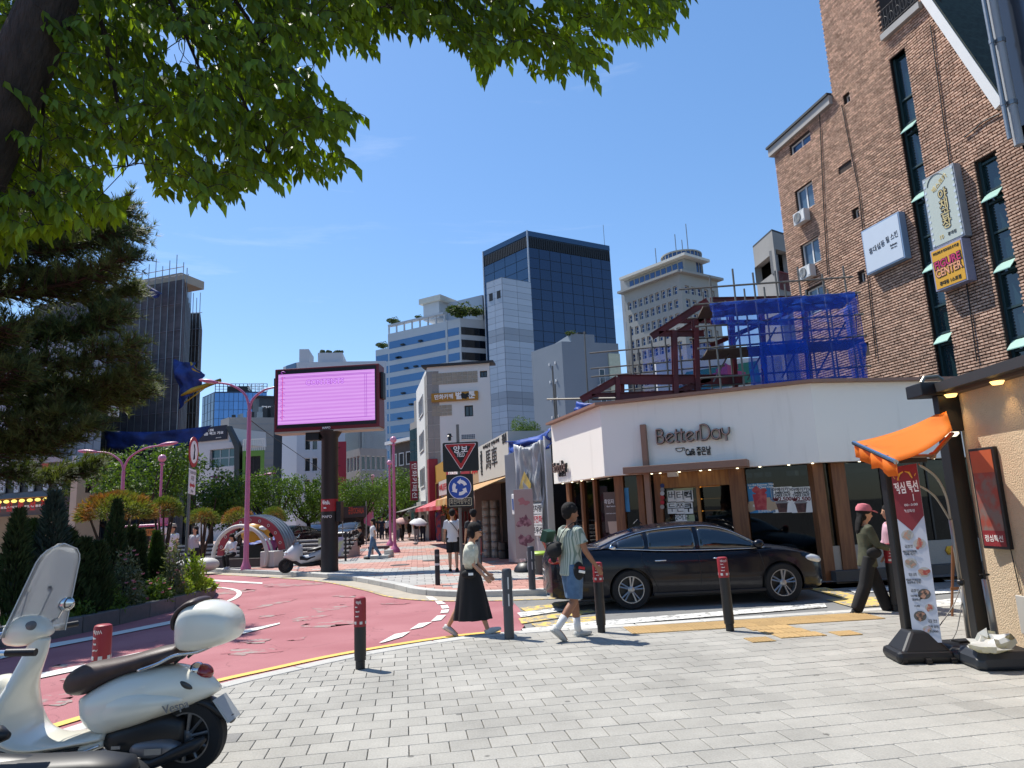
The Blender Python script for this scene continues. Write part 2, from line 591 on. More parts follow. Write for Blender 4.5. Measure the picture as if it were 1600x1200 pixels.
FAR=catmull([V(-34,37.5,0),V(-24,35.2,0),V(-16.0,31.6,0),V(-12.0,27.9,0),V(-8.12,24.5,0),V(-5.2,21.47,0),V(-3.25,18.37,0),V(-2.3,16.6,0),V(-1.25,15.65,0),V(0.3,15.3,0),V(1.75,15.35,0)],6)
poly=[(-60,-6),(-5.0,-6),(-5.0,1.0)]+[(p.x,p.y)for p in NEAR if p.x<=0.0]+[(0.02,11.4),(-0.05,13.4),(-0.3,15.33)]+[(p.x,p.y)for p in FAR[::-1]if p.x<-0.3]+[(-60,43)]
def flat(name,poly,z,mat,parent=None):
 bm_=bmesh.new()
 vs=[bm_.verts.new((x,y,z))for x,y in poly]
 f=bm_.faces.new(vs)
 bmesh.ops.triangulate(bm_,faces=[f])
 bmesh.ops.recalc_face_normals(bm_,faces=bm_.faces[:])
 if bm_.faces[0].normal.z<0:bmesh.ops.reverse_faces(bm_,faces=bm_.faces[:])
 me=bpy.data.meshes.new(name);bm_.to_mesh(me);bm_.free();me.materials.append(mat)
 return obj(name,me,parent)
ZR=-0.045
red_road=tag(flat('red_road',poly,ZR,red_asphalt),kind='structure')
poly=[(p.x,p.y)for p in NEAR if p.x>0.0]+[(60,17),(60,22),(30,16.4),(6.0,14.2),(1.75,15.35),(-0.3,15.33),(-0.05,13.4),(0.02,11.4)]
grey_street=tag(flat('grey_street',poly,ZR+0.001,grey_asphalt),kind='structure')
def blob(cx,cy,rx,ry,rot,n=46,seed=0,z=ZR+0.003):
 r_=random.Random(seed);ph=[r_.uniform(0,6.28)for _ in range(6)]
 out=[]
 for k in range(n):
  a=2*pi*k/n
  q=1+0.28*sin(2*a+ph[0])+0.2*sin(3*a+ph[1])+0.14*sin(5*a+ph[2])+0.1*sin(9*a+ph[3])+0.07*sin(14*a+ph[4])+r_.uniform(-.05,.05)
  x,y=rx*q*cos(a),ry*q*sin(a)
  out.append((cx+x*cos(rot)-y*sin(rot),cy+x*sin(rot)+y*cos(rot)))
 return out
worn=road_mat('worn_bare_asphalt','#8d7f7a','#968c84','#9c6064',0.46,4.5)
for k,(x0,x1,y0,y1)in enumerate([(495,553,939,952),(465,501,955,969),(470,556,965,977),(455,475,989,998),(352,429,1005,1021),(412,438,933,949),(406,438,955,962),(340,389,917,928),(415,490,907,916),(85,145,1029,1039),(33,123,1076,1098),(95,150,1050,1062),(520,560,926,931),(380,420,992,1003),(600,640,938,942)]):
 a,b=gp(x0,(y0+y1)/2),gp(x1,(y0+y1)/2)
 c,d=gp((x0+x1)/2,y0),gp((x0+x1)/2,y1)
 ce=(a+b)/2
 L_=(b-a).length/2*0.8;W_=(c-d).length/2*0.62
 e=b-a
 flat('worn_patch',blob(ce.x,ce.y,L_,W_,atan2(e.y,e.x),seed=k,z=ZR),ZR+0.003+0.0004*k,worn,red_road)
PZ=[0]
def paint(name,pix,mat,parent=red_road):
 pts=[gp(x,y,ZR)for x,y in pix];PZ[0]+=1
 return flat(name,[(p.x,p.y)for p in pts],ZR+.011+.0004*PZ[0],mat,parent)
for q in[[(665,933),(676,933),(684,938),(672,938)],[(679,939),(690,940),(697,944),(684,945)],[(688,947),(699,946),(702,951),(691,952)],[(690,954),(702,953),(700,958),(688,959)],[(683,963),(697,962),(689,970),(673,972)],[(655,975),(675,973),(660,981),(640,985)],[(617,992),(641,988),(629,996),(600,1005),(592,1006)]]:
 paint('dash_marking',q,line_white)
paint('lane_line',[(30,1060),(125,1041),(340,994),(437,974),(437,976),(345,1001),(130,1047),(30,1068)],line_white)
paint('lane_line',[(0,1023),(60,1010),(153,994),(282,968),(282,973),(153,999),(60,1017),(0,1031)],line_white)
paint('lane_line',[(300,904),(410,911),(410,913),(300,907)],line_white)
mb=MB()
YL=[p for p in NEAR if-4.9<p.x<-0.2]
strip(mb,YL,0.30,0.44,ZR+0.012)
mb.build('yellow_line',line_yellow,red_road)
mb=MB();FG=[p for p in FAR if p.x>-30]
strip(mb,FG,-0.78,-0.70,ZR+0.013);mb.build('yellow_line',line_yellow_w,red_road)
mb=MB();strip(mb,FG,-0.68,-0.13,ZR+0.009)
mb.build('gutter',M('gutter_concrete','#a39a8a',0.9,var=0.25,scale=4,bump=0.3,bscale=60),red_road)
for q in[[(812,951),(868,944),(880,948),(822,957)],[(846,947),(890,939),(897,943),(858,950)],[(810,968),(925,953),(930,958),(815,976)],[(830,976),(930,964),(938,972),(838,982)],[(1262,921),(1290,919),(1345,934),(1320,937)],[(1290,938),(1420,931),(1426,944),(1334,951)]]:
 paint('hatch_marking',q,line_yellow_w,grey_street)
for q in[[(808,959),(870,951),(884,955),(814,966)],[(815,984),(940,974),(946,978),(818,989)],[(860,978),(1288,944),(1292,950),(872,985)],[(885,945),(960,938),(962,942),(890,949)],[(1325,923),(1395,918),(1402,923),(1338,929)],[(1408,928),(1590,912),(1600,918),(1412,934)],[(1470,905),(1590,896),(1596,901),(1478,910)],[(1432,943),(1600,926),(1600,934),(1436,950)]]:
 paint('bar_marking',q,line_white_g,grey_street)
M('cast_iron','#4c4b49',0.6,0.4,var=.2)
# -- kerb stones
granite=M('kerb_granite','#b3b1aa',0.8,var=0.18,scale=12,bump=0.25,bscale=90,rndv=0.10)
granite_dark=M('dark_kerb_granite','#5c5b5a',0.8,var=0.25,scale=9,bump=0.3,bscale=70,rndv=0.12)
def kerb(name,P,d0,d1,z0,z1,mat,step=1.0,gap=0.008):
 L_=[0.0]
 for i in range(len(P)-1):L_.append(L_[-1]+(P[i+1]-P[i]).length)
 def pos(s):
  for i in range(len(P)-1):
   if L_[i+1]>=s:return P[i].lerp(P[i+1],(s-L_[i])/max(1e-9,L_[i+1]-L_[i]))
  return P[-1].copy()
 root=bpy.data.objects.new(name,None);COL.objects.link(root);tag(root,kind='structure')
 s=0.0
 while s<L_[-1]-0.05:
  e=min(s+step,L_[-1])
  seg=[pos(s+gap),pos(s+(e-s)*.33),pos(s+(e-s)*.66),pos(e-gap)]
  mb=MB();wall_strip(mb,seg,d0,d1,z0,z1)
  mb.build('kerb_stone',mat,root,bevel=0.012)
  s=e
 return root
kerb('near_kerb',[p for p in NEAR if p.x<14 and p.y>2],-0.16,0.06,-0.2,0.002,granite)
kerb('plaza_kerb',FAR,-0.12,0.12,-0.2,0.085,granite)
# -- near pavement: running-bond pavers, laid 9 degrees off
def paver(name,c,**k):
 m=M(name,c,.85,var=.34,scale=60,bump=.3,bscale=150,detail=3,**k)
 N,L=m.node_tree.nodes,m.node_tree.links
 g_=N.new('ShaderNodeNewGeometry');n1=N.new('ShaderNodeTexNoise');n1 .inputs['Scale'].default_value=.9;n1 .inputs['Detail'].default_value=8;n1 .inputs['Roughness'].default_value=.7
 n2=N.new('ShaderNodeTexVoronoi');n2 .inputs['Scale'].default_value=2.3
 L.new(g_.outputs['Position'],n1 .inputs['Vector']);L.new(g_.outputs['Position'],n2 .inputs['Vector'])
 r1=N.new('ShaderNodeMapRange');r1 .inputs[1].default_value=.3;r1 .inputs[2].default_value=.7;r1 .inputs[3].default_value=.78;r1 .inputs[4].default_value=1.16
 r2=N.new('ShaderNodeMapRange');r2 .inputs[1].default_value=.05;r2 .inputs[2].default_value=.07;r2 .inputs[3].default_value=.45;r2 .inputs[4].default_value=1
 L.new(n1 .outputs['Fac'],r1 .inputs[0]);L.new(n2 .outputs['Distance'],r2 .inputs[0])
 mu=N.new('ShaderNodeMath');mu.operation='MULTIPLY';L.new(r1 .outputs[0],mu.inputs[0]);L.new(r2 .outputs[0],mu.inputs[1])
 b=N['Principled BSDF'];src=b.inputs['Base Color'].links[0].from_socket
 vm=N.new('ShaderNodeVectorMath');vm.operation='SCALE';L.new(src,vm.inputs[0]);L.new(mu.outputs[0],vm.inputs['Scale']);L.new(vm.outputs[0],b.inputs['Base Color'])
 return m
paver_mat=paver('granite_paver','#9a978f',rndv=0.09)
paver_mat_j=paver('granite_paver_far','#9a978f',tint=0.09)
paver_dark=paver('granite_paver_dark','#7f7d79',rndv=0.06)
mortar=M('paver_joint_sand','#726e65',0.95,var=0.3,scale=20)
near_pavement=bpy.data.objects.new('near_pavement',None);COL.objects.link(near_pavement);tag(near_pavement,kind='structure')
poly=[(-4.84,-5),(12,-5)]+[(14,11.9)]+[(p.x,p.y-.12)for p in NEAR[::-1]if p.x<14 and p.y>1.0]
flat('bedding',poly,-0.022,mortar,near_pavement)
def tile_mesh(name,mat,sx,sy,th=0.03,ch=0.004):
 mb=MB();hx,hy=sx/2,sy/2
 r0=[(-hx,-hy,-th),(hx,-hy,-th),(hx,hy,-th),(-hx,hy,-th)]
 r1=[(x,y,-ch)for x,y,z in r0]
 r2=[(x*(1-2*ch/sx),y*(1-2*ch/sy),0)for x,y,z in r0]
 mb.loft([[Vector(p)for p in r]for r in(r0,r1,r2)])
 return mb.mesh(name,mat)
def tile_poly(mb,poly,z0,z1,tint=0.5):
 P=[Vector((p.x,p.y,0))for p in poly]
 n=len(P);c=sum(P,Vector())/n
 r1=[Vector((p.x,p.y,z1-0.004))for p in P]
 r2=[Vector((p.x+(c.x-p.x)*.012,p.y+(c.y-p.y)*.012,z1))for p in P]
 r0=[Vector((p.x,p.y,z0))for p in P]
 mb.loft([r0,r1,r2],True,False,tint)
 mb.face(r2,tint)
def in_view(x,y,z=0.0,pad=40):
 c=CAMR.transposed()@Vector((x,y,z-CAMH))
 if c.z>-0.3:return False
 u,v=800+FPX*c.x/-c.z,600-FPX*c.y/-c.z
 return-pad<u<1600+pad and-pad<v<1200+pad
def side_of(P,x,y):
 best=None;q=Vector((x,y,0))
 for i in range(len(P)-1):
  a,b=P[i],P[i+1];d=b-a
  t=max(0,min(1,(q-a).dot(d)/d.length_squared));f=a+d*t
  e=(q-f).length
  if best is None or e<best[0]:
   n=Vector((-d.y,d.x,0)).normalized();best=(e,f,n)
 e,f,n=best
 return(q-f).dot(n),f,n
def pave(root,edges,x0,x1,y0,y1,ang,sx,sy,joint,z,mats,count=300,bond=0.5,keep=lambda x,y:True,origin=(0,0),dark=None,tone=None):
 ca,sa=cos(ang),sin(ang)
 full=[];cut=[]
 R=int(max(abs(x0),abs(x1),abs(y0),abs(y1))*1.5/min(sx,sy))+2
 inner=[(offset_line(P,off),sg)for P,sg,off in edges]
 for j in range(-R,R):
  for i in range(-R,R):
   u=(i+(bond if j%2 else 0))*sx;v=j*sy
   x=origin[0]+u*ca-v*sa;y=origin[1]+u*sa+v*ca
   if not(x0<x<x1 and y0<y<y1)or not keep(x,y):continue
   hx,hy=sx/2-joint/2,sy/2-joint/2
   poly=[Vector((x+a*ca-b*sa,y+a*sa+b*ca,0))for a,b in((-hx,-hy),(hx,-hy),(hx,hy),(-hx,hy))]
   trimmed=False;ok=True
   for P,sg in inner:
    d,f,n=side_of(P,x,y)
    if sg*d<-sx:ok=False;break
    if sg*d<sx:
     q=clip_poly(poly,f,n*sg)
     if len(q)<3:ok=False;break
     if len(q)!=4 or any((a-b).length>1e-6 for a,b in zip(q,poly)):trimmed=True
     poly=q
   if not ok:continue
   (cut if trimmed else full).append((x,y,poly))
 full.sort(key=lambda t:(0 if in_view(t[0],t[1],z)else 1,t[0]**2+t[1]**2))
 mesh_full=tile_mesh('paver',mats[0],sx-joint,sy-joint)
 mesh_dark=tile_mesh('paver',dark,sx-joint,sy-joint)if dark else None
 r_=random.Random(3)
 for x,y,poly in full[:count]:
  me=mesh_full
  if mesh_dark and r_.random()<0.018:me=mesh_dark
  o=obj('paver',me,root,(x,y,z+r_.uniform(-.0015,.0015)),(r_.uniform(-.004,.004),r_.uniform(-.004,.004),ang))
 mb=MB()
 for x,y,poly in full[count:]+cut:
  tile_poly(mb,poly,z-0.03,z+r_.uniform(-.0015,.0015),r_.random()if tone is None else tone(x,y,r_))
 o=mb.build('paver',mats[1],root,tint=True);o['kind']='stuff'
 return o
pave(near_pavement,[(NEAR,-1,-0.19)],-5.2,8.2,2.2,12.2,radians(9.0),0.302,0.246,0.007,0.0,(paver_mat,paver_mat_j),300,dark=paver_dark)
# -- tactile paving
tactile_mat=M('yellow_tactile_paver','#a88a5a',0.8,var=0.2,scale=14,bump=0.15,bscale=120,rndv=0.09)
def tact(kind):
 mb=MB();s=0.146
 mb.loft([[Vector((a*s,b*s,z))for a,b in((-1,-1),(1,-1),(1,1),(-1,1))]for z in(-0.01,0.006)])
 if kind=='dot':
  for i in range(6):
   for j in range(6):
    cx,cy=(i-2.5)*0.047,(j-2.5)*0.047
    r0=[Vector((cx+a*0.014,cy+b*0.014,0.006))for a,b in((-1,-.4),(-.4,-1),(.4,-1),(1,-.4),(1,.4),(.4,1),(-.4,1),(-1,.4))]
    r1=[Vector((cx+(p.x-cx)*.55,cy+(p.y-cy)*.55,0.0115))for p in r0]
    mb.loft([r0,r1],True,False);mb.face(r1)
 else:
  for i in range(4):
   cx=(i-1.5)*0.07
   r0=[Vector((cx+a,b,0.006))for a,b in((-.017,-.132),(.017,-.132),(.017,.132),(-.017,.132))]
   r1=[Vector((cx+a,b,0.0115))for a,b in((-.01,-.125),(.01,-.125),(.01,.125),(-.01,.125))]
   mb.loft([r0,r1],True,False);mb.face(r1)
 return mb.mesh('tactile_tile',tactile_mat)
td,tb=tact('dot'),tact('bar')
A=radians(5.0)
o0=gp(1000,985.5)
for i in range(12):
 for j in range(2):
  obj('tactile_tile',td,near_pavement,(o0 .x+0.3*i*cos(A)-0.3*j*sin(A),o0 .y+0.3*i*sin(A)+0.3*j*cos(A)-.1,0.004),(0,0,A))
for i in range(2):
 for j in range(1,4):
  obj('tactile_tile',tb,near_pavement,(o0 .x+0.3*(5+i)*cos(A)+0.3*j*sin(A)+.05*j,o0 .y+0.3*(5+i)*sin(A)-0.3*j*cos(A)-.1,0.004),(0,0,A))
for px,py in((1187,1000),(1321,990)):
 p=gp(px,py);obj('tactile_tile',td,near_pavement,(p.x,p.y,0.004),(0,0,A))
 # -- plaza across the red road
ZP=0.07
plaza_pavement=bpy.data.objects.new('plaza_pavement',None);COL.objects.link(plaza_pavement);tag(plaza_pavement,kind='structure')
poly=[(p.x,p.y+.05)for p in FAR]+[(1.9,15.9),(6,14.5),(60,14.5),(60,140),(-70,140),(-70,42)]
brickish=M('plaza_far_paving','#a89088',0.9,var=0.2,scale=1.2,bump=0.1)
flat('bedding',poly,ZP-0.022,M('plaza_joint','#6c625c',0.95,var=0.2),plaza_pavement)
def plaza_keep(x,y):return x>-13 and y<33 and x<4.5-(y-15)*0.2
plaza_pink=M('plaza_paver_pink','#b08477',0.88,col2='#a37468',var=0.15,scale=3,bump=0.2,bscale=90,rndv=0.16)
def two_tone(name):
 m=bpy.data.materials.new(name);m.use_nodes=True
 N,L=m.node_tree.nodes,m.node_tree.links
 b=N['Principled BSDF'];b.inputs['Roughness'].default_value=0.88
 a=N.new('ShaderNodeAttribute');a.attribute_name='tint'
 r=N.new('ShaderNodeValToRGB');e=r.color_ramp.elements
 e[0].position=0.0;e[0].color=(*hexc('#8f8d88'),1)
 e[1].position=1.0;e[1].color=(*hexc('#b48a7c'),1)
 for pos,c in((0.45,'#a5a29c'),(0.5,'#a2756a')):
  q=e.new(pos);q.color=(*hexc(c),1)
 L.new(a.outputs['Fac'],r.inputs[0]);L.new(r.outputs[0],b.inputs['Base Color'])
 return m
plaza_j=two_tone('plaza_pavers_mixed')
def plaza_tone(x,y,r_):
 u=x+0.14*(y-15)
 grey=(17.5<y<23.8 and-6.8<u<-1.1 and not(20.2<y<20.9))or(int((y+40)/3.2)%3==0)
 if r_.random()<0.06:grey=not grey
 return r_.uniform(0,0.44)if grey else r_.uniform(0.52,1.0)
plaza_grey=M('plaza_paver_grey','#a09d97',0.88,var=0.15,scale=3,bump=0.2,bscale=90,rndv=0.12)
def pave_plaza():
 ang=radians(8.0);sx=sy=0.40;joint=0.012
 ca,sa=cos(ang),sin(ang);inner=offset_line(FAR,0.14)
 full=[];cut=[]
 for j in range(-60,260):
  for i in range(-120,120):
   u,v=(i+(0.5 if j%2 else 0))*sx,j*sy
   x,y=u*ca-v*sa,14+u*sa+v*ca
   if not(-40<x<3.2 and 14.5<y<46)or(y>33 and x<-16):continue
   if x>2.6-(y-16)*0.22 and y>16.4:continue
   d,f,n=side_of(inner,x,y)
   if d<-0.3:continue
   hx=sx/2-joint/2
   poly=[Vector((x+a*ca-b*sa,y+a*sa+b*ca,0))for a,b in((-hx,-hx),(hx,-hx),(hx,hx),(-hx,hx))]
   if d<0.3:
    q=clip_poly(poly,f,n)
    if len(q)<3:continue
    cut.append((x,y,q))
   else:full.append((x,y,poly))
 full.sort(key=lambda t:(0 if in_view(t[0],t[1],ZP)else 1,t[0]**2+t[1]**2))
 mp_,mg_=tile_mesh('paver',plaza_pink,sx-joint,sy-joint),tile_mesh('paver',plaza_grey,sx-joint,sy-joint)
 r_=random.Random(5)
 for x,y,poly in full[:300]:
  obj('paver',mg_ if plaza_tone(x,y,r_)<.45 else mp_,plaza_pavement,(x,y,ZP+r_.uniform(-.002,.002)),(r_.uniform(-.005,.005),r_.uniform(-.005,.005),ang))
 mb=MB()
 for x,y,poly in full[300:]+cut:
  tile_poly(mb,poly,ZP-.03,ZP+r_.uniform(-.002,.002),plaza_tone(x,y,r_))
 o=mb.build('paver',plaza_j,plaza_pavement,tint=True);o['kind']='stuff'
pave_plaza()
flat('far_paving',[(-16,46),(12,46),(40,120),(-60,120),(-60,40),(-16,33.2)],ZP-0.004,brickish,plaza_pavement)
for px,py in((625,883),(674,876),(860,903)):
 p=gp(px,py,ZP);mb=MB()
 mb.lathe([(0.33,0),(0.33,0.012),(0.27,0.012),(0.26,0.006),(0.01,0.006)],24,Matrix.Translation((p.x,p.y,ZP+0.001)))
 mb.build('manhole_cover',MATS['cast_iron'],plaza_pavement)
 # -- planted island
ISL=catmull([V(-24,4.6,0),V(-17,6.6,0),V(-13,8.2,0),V(-10,9.7,0),V(-8.5,11.0,0),V(-7.8,12.4,0),V(-7.5,14,0),V(-7.35,16,0),V(-7.5,17.6,0),V(-8.2,19.3,0),V(-9.3,20.4,0),V(-11,21.1,0),V(-14,21.6,0),V(-22,22,0)],5)
kerb('planter_kerb',ISL,-0.0,0.22,-0.1,0.24,granite_dark,0.9)
soil=M('planter_soil','#3d3226',0.95,col2='#4d4a2c',scale=2.5,bump=0.6,bscale=12)
planter_soil=tag(flat('planter_soil',[(p.x,p.y)for p in offset_line(ISL,0.1)]+[(-30,22),(-30,4)],0.17,soil),kind='structure')
mb=MB();TI=[p for p in ISL if p.y>15.5 and p.x>-12]
strip(mb,TI,-0.62,-0.5,ZR+0.012);mb.build('island_line',line_white,red_road)
# -- BUILDINGS (far and middle distance)
def facade(mb,fr,W,H,ops,rec=0.15,u0=0.0,v0=0.0):
 us=sorted({u0,W}|{o[0]for o in ops}|{o[1]for o in ops})
 vs=sorted({v0,H}|{o[2]for o in ops}|{o[3]for o in ops})
 us=[u for u in us if u0-1e-6<=u<=W+1e-6];vs=[v for v in vs if v0-1e-6<=v<=H+1e-6]
 for j in range(len(vs)-1):
  run=None
  for i in range(len(us)-1):
   cu,cv=(us[i]+us[i+1])/2,(vs[j]+vs[j+1])/2
   hole=any(o[0]<cu<o[1]and o[2]<cv<o[3]for o in ops)
   if not hole and run is None:run=us[i]
   if hole and run is not None:
    mb.fquad(fr,run,us[i],vs[j],vs[j+1]);run=None
  if run is not None:mb.fquad(fr,run,us[-1],vs[j],vs[j+1])
 for a,b,c,d in ops:
  mb.face([fr.p(a,c,0),fr.p(a,d,0),fr.p(a,d,-rec),fr.p(a,c,-rec)])
  mb.face([fr.p(b,d,0),fr.p(b,c,0),fr.p(b,c,-rec),fr.p(b,d,-rec)])
  mb.face([fr.p(a,d,0),fr.p(b,d,0),fr.p(b,d,-rec),fr.p(a,d,-rec)])
  mb.face([fr.p(b,c,0),fr.p(a,c,0),fr.p(a,c,-rec),fr.p(b,c,-rec)])
_winmesh={}
def window(root,fr,a,b,c,d,rec,glass,frame_mat=None,fw=0.06,mull=0,trans=0,name='window'):
 key=(round(b-a,2),round(d-c,2),glass.name,frame_mat.name if frame_mat else '',mull,trans,fw)
 w,h=b-a,d-c
 F0=Fr((0,0,0),(1,0,0),(0,1,0))
 if key not in _winmesh:
  m1=MB();m1 .fbox(F0,0,w,0,h,0.0,0.012)
  pane=m1 .mesh(name,glass)
  fm=None
  if frame_mat:
   m2=MB()
   m2 .fbox(F0,0,fw,0,h,0.012,0.05);m2 .fbox(F0,w-fw,w,0,h,0.012,0.05)
   m2 .fbox(F0,fw,w-fw,0,fw,0.012,0.048);m2 .fbox(F0,fw,w-fw,h-fw,h,0.012,0.048)
   for k in range(mull):
    x=w*(k+1)/(mull+1);m2 .fbox(F0,x-fw/2,x+fw/2,fw,h-fw,0.012,0.046)
   for k in range(trans):
    y=h*(k+1)/(trans+1);m2 .fbox(F0,fw,w-fw,y-fw/2,y+fw/2,0.012,0.044)
   fm=m2 .mesh('frame',frame_mat)
  _winmesh[key]=(pane,fm)
 pane,fm=_winmesh[key]
 o=bpy.data.objects.new(name,pane);COL.objects.link(o);o.parent=root
 mw=fr.mat(a,c,-rec)
 o.matrix_basis=Matrix.Translation(-root.location)@mw
 if fm:
  f=bpy.data.objects.new('frame',fm);COL.objects.link(f);f.parent=o
 return o
def panel(root,fr,a,b,c,d,d0,d1,mat,name='panel',cache={}):
 key=(round(b-a,2),round(d-c,2),round(d1-d0,3),mat.name)
 if key not in cache:
  m=MB();m.fbox(Fr((0,0,0),(1,0,0),(0,1,0)),0,b-a,0,d-c,0,d1-d0);cache[key]=m.mesh(name,mat)
 o=bpy.data.objects.new(name,cache[key]);COL.objects.link(o);o.parent=root
 o.matrix_basis=Matrix.Translation(-root.location)@fr.mat(a,c,d0)
 return o
def plan(px,py,Y):
 p=at(px,py,Y);return Vector((p.x,p.y,0))
def top(px,py,Y):return at(px,py,Y).z
class Bld:
 def __init__(s,name,label,pts,H,back=12.0,cat='building',group=None):
  s.pts=pts;s.H=H
  base=pts[len(pts)//2]
  s.root=thing(name,label,cat,(base.x,base.y,0),group=group)
  s.fr=[Fr(pts[i],pts[i+1]-pts[i])for i in range(len(pts)-1)]
  s.W=[(pts[i+1]-pts[i]).length for i in range(len(pts)-1)]
  s.back=back
  n=((pts[0]+pts[-1])*0.5).normalized()
  s.rear=[pts[-1]+n*back,pts[0]+n*back]
 def put(s,mb,name,mat,**k):
  o=mb.build(name,mat,s.root,**k)
  o.location=-Vector(s.root.location)
  return o
 def shell(s,mat,fronts=None,name='wall',z0=0.0,cap=True,tint=False):
  mb=MB()
  for i,f in enumerate(s.fr):
   facade(mb,f,s.W[i],s.H,(fronts[i]if fronts and fronts[i]else[]),s.rec if hasattr(s,'rec')else 0.2,0,z0)
  P=[s.pts[-1],s.rear[0],s.rear[1],s.pts[0]]
  for i in range(3):
   a,b=P[i],P[i+1]
   mb.face([(a.x,a.y,z0),(b.x,b.y,z0),(b.x,b.y,s.H),(a.x,a.y,s.H)])
  loop=list(s.pts)+s.rear
  if cap:mb.face([(p.x,p.y,s.H-.02)for p in loop])
  return s.put(mb,name,mat)
 def core(s,mat,inset=0.35,name='interior'):
  mb=MB()
  c=sum(list(s.pts)+s.rear,Vector())/(len(s.pts)+2)
  mb.prism([(p.x+(c.x-p.x)*.0-f_.n.x*inset,p.y-f_.n.y*inset)for p,f_ in zip(list(s.pts),[s.fr[0]]+s.fr)]+[(p.x,p.y)for p in s.rear],0.1,s.H-0.1)
  return s.put(mb,name,mat)
dark_glass=M('dark_window_glass','#1b2226',0.06,var=0.2,scale=0.6,spec=0.8)
blue_glass=M('blue_curtain_glass','#142c4e',0.10,0.25,var=0.18,scale=0.25,spec=0.9,rndv=0.10)
navy_glass=M('navy_curtain_glass','#22405f',0.12,0.25,var=0.15,scale=0.2,spec=0.9,rndv=0.12)
band_glass=M('blue_band_glass','#466c92',0.09,0.4,var=0.15,scale=0.2,spec=0.9)
sky_glass=M('sky_blue_glass','#5b86b8',0.08,0.55,var=0.15,scale=0.2,spec=0.9,rndv=0.08)
teal_glass=M('teal_glass','#24464f',0.08,0.2,var=0.25,scale=0.6,spec=0.8)
mullion=M('dark_mullion','#1c2733',0.5,0.3,var=0.1)
concrete=M('grey_concrete','#8e8d8a',0.9,var=0.2,scale=0.8,bump=0.2,bscale=8)
white_wall=M('white_rendered_wall','#d8d8d4',0.85,var=0.06,scale=0.5)
pale_panel=M('pale_grey_panel','#a9b2be',0.6,0.1,var=0.06,scale=0.4,rndv=0.05)
mid_panel=M('mid_grey_panel','#939aa4',0.6,0.1,var=0.06,scale=0.4,rndv=0.05)
grey_wall=M('slate_grey_wall','#79838d',0.85,var=0.07,scale=0.3)
dark_roof=M('dark_roof_trim','#2d3033',0.7,var=0.1)
# -- dark blue glass tower
b=Bld('glass_tower','tall dark blue glass tower with black louvred top band, tallest on the skyline',[plan(755,396,151),plan(823,360,140),plan(952,387,151)],top(823,360,140),30)
b.shell(mullion)
for fi,cols in((0,4),(1,8)):
 f,W=b.fr[fi],b.W[fi];cw=W/cols;rh=2.25
 nr=int((b.H-6.0)/rh)
 for r in range(2,nr):
  z=b.H-6.0-(r-2)*rh
  if z<14:break
  for c in range(cols):
   panel(b.root,f,c*cw+.07,(c+1)*cw-.07,z+.06,z+rh-.06,0.02,0.06,navy_glass if fi==0 else blue_glass,'pane')
 n=int(W/0.55)
 louvre=M('black_louvre','#1a1d22',0.6,0.2)
 mb=MB()
 for k in range(n):
  mb.fbox(f,k*W/n+.05,(k+1)*W/n-.12,b.H-5.3+1.6,b.H-1.5,0.02,0.14)
 b.put(mb,'louvre_band',louvre)
 mb=MB();mb.fbox(f,0,W,b.H-1.2,b.H-.05,0.02,0.10)
 b.put(mb,'parapet',navy_glass)
 mb=MB();mb.fbox(f,-0.15,0.15,10,b.H,0.02,0.2);b.put(mb,'corner_fin',pale_panel)
mb=MB();p=b.pts[1]
mb.tube([(p.x+18,p.y+12,b.H),(p.x+18,p.y+12,b.H+5.5)],0.06,6);b.put(mb,'mast',steel)
# -- pale panelled shaft in front of the tower
b=Bld('panelled_shaft','pale grey panelled lift shaft standing against the dark glass tower',[plan(760,440,137),plan(784,433,134),plan(829,437,138)],top(784,433,134),9)
b.shell(M('panel_joint_grey','#6f757d',0.8))
for fi,cols in((0,2),(1,2)):
 f,W=b.fr[fi],b.W[fi];cw=W/cols;rh=1.28
 for r in range(34):
  z=b.H-.1-(r+1)*rh
  if z<5:break
  for c in range(cols):
   panel(b.root,f,c*cw+.03,(c+1)*cw-.03,z+.03,z+rh-.03,0.01,0.06,mid_panel if r%10 in(8,9)else pale_panel)
 if fi==0:
  for c in range(2):
   panel(b.root,f,c*cw+.7,(c+1)*cw-.5,b.H-4.2,b.H-2.6,0.06,0.1,MATS['black_louvre'],'vent')
   # -- striped office block with roof garden
pa,pb,pc=plan(606,520,161),plan(719,497,150),plan(760,506,153)
b=Bld('striped_office_block','long office block striped with white and blue bands, garden on its roof',[pa,pb,pc],top(719,497,150),22)
b.shell(M('pale_stone_band','#b7bcc1',0.8,var=0.06,scale=0.3))
fh=2.86
ns=int(b.H/fh)
for fi in(0,1):
 f,W=b.fr[fi],b.W[fi]
 for k in range(ns):
  z=b.H-1.0-(k+1)*fh+0.15
  if z<1:break
  g=band_glass if fi==0 else M('black_band_glass','#0d1a26',0.06,0.1,spec=0.9)
  segs=[(0.02,0.80),(0.835,0.98)]if fi==0 else[(0.02,0.98)]
  for a,c in segs:
   panel(b.root,f,W*a,W*c,z,z+fh*0.60,-0.02,0.05,g,'window_band')
  if fi==0:
   for q in range(3):
    if rnd.random()<.55:
     u=rnd.uniform(.1,.75)*W
     panel(b.root,f,u,u+0.9,z+.2,z+.55,0.06,0.5,dark_roof,'open_vent')
mb=MB();mb.fbox(b.fr[0],b.W[0]*.805,b.W[0]*.83,2,b.H,0.02,0.12);b.put(mb,'pilaster',MATS['pale_stone_band'])
f,W=b.fr[0],b.W[0]
mb=MB();mb.fbox(f,0,W*.78,b.H+1.9,b.H+2.3,-1.2,0.0);b.put(mb,'roof_beam',MATS['pale_stone_band'])
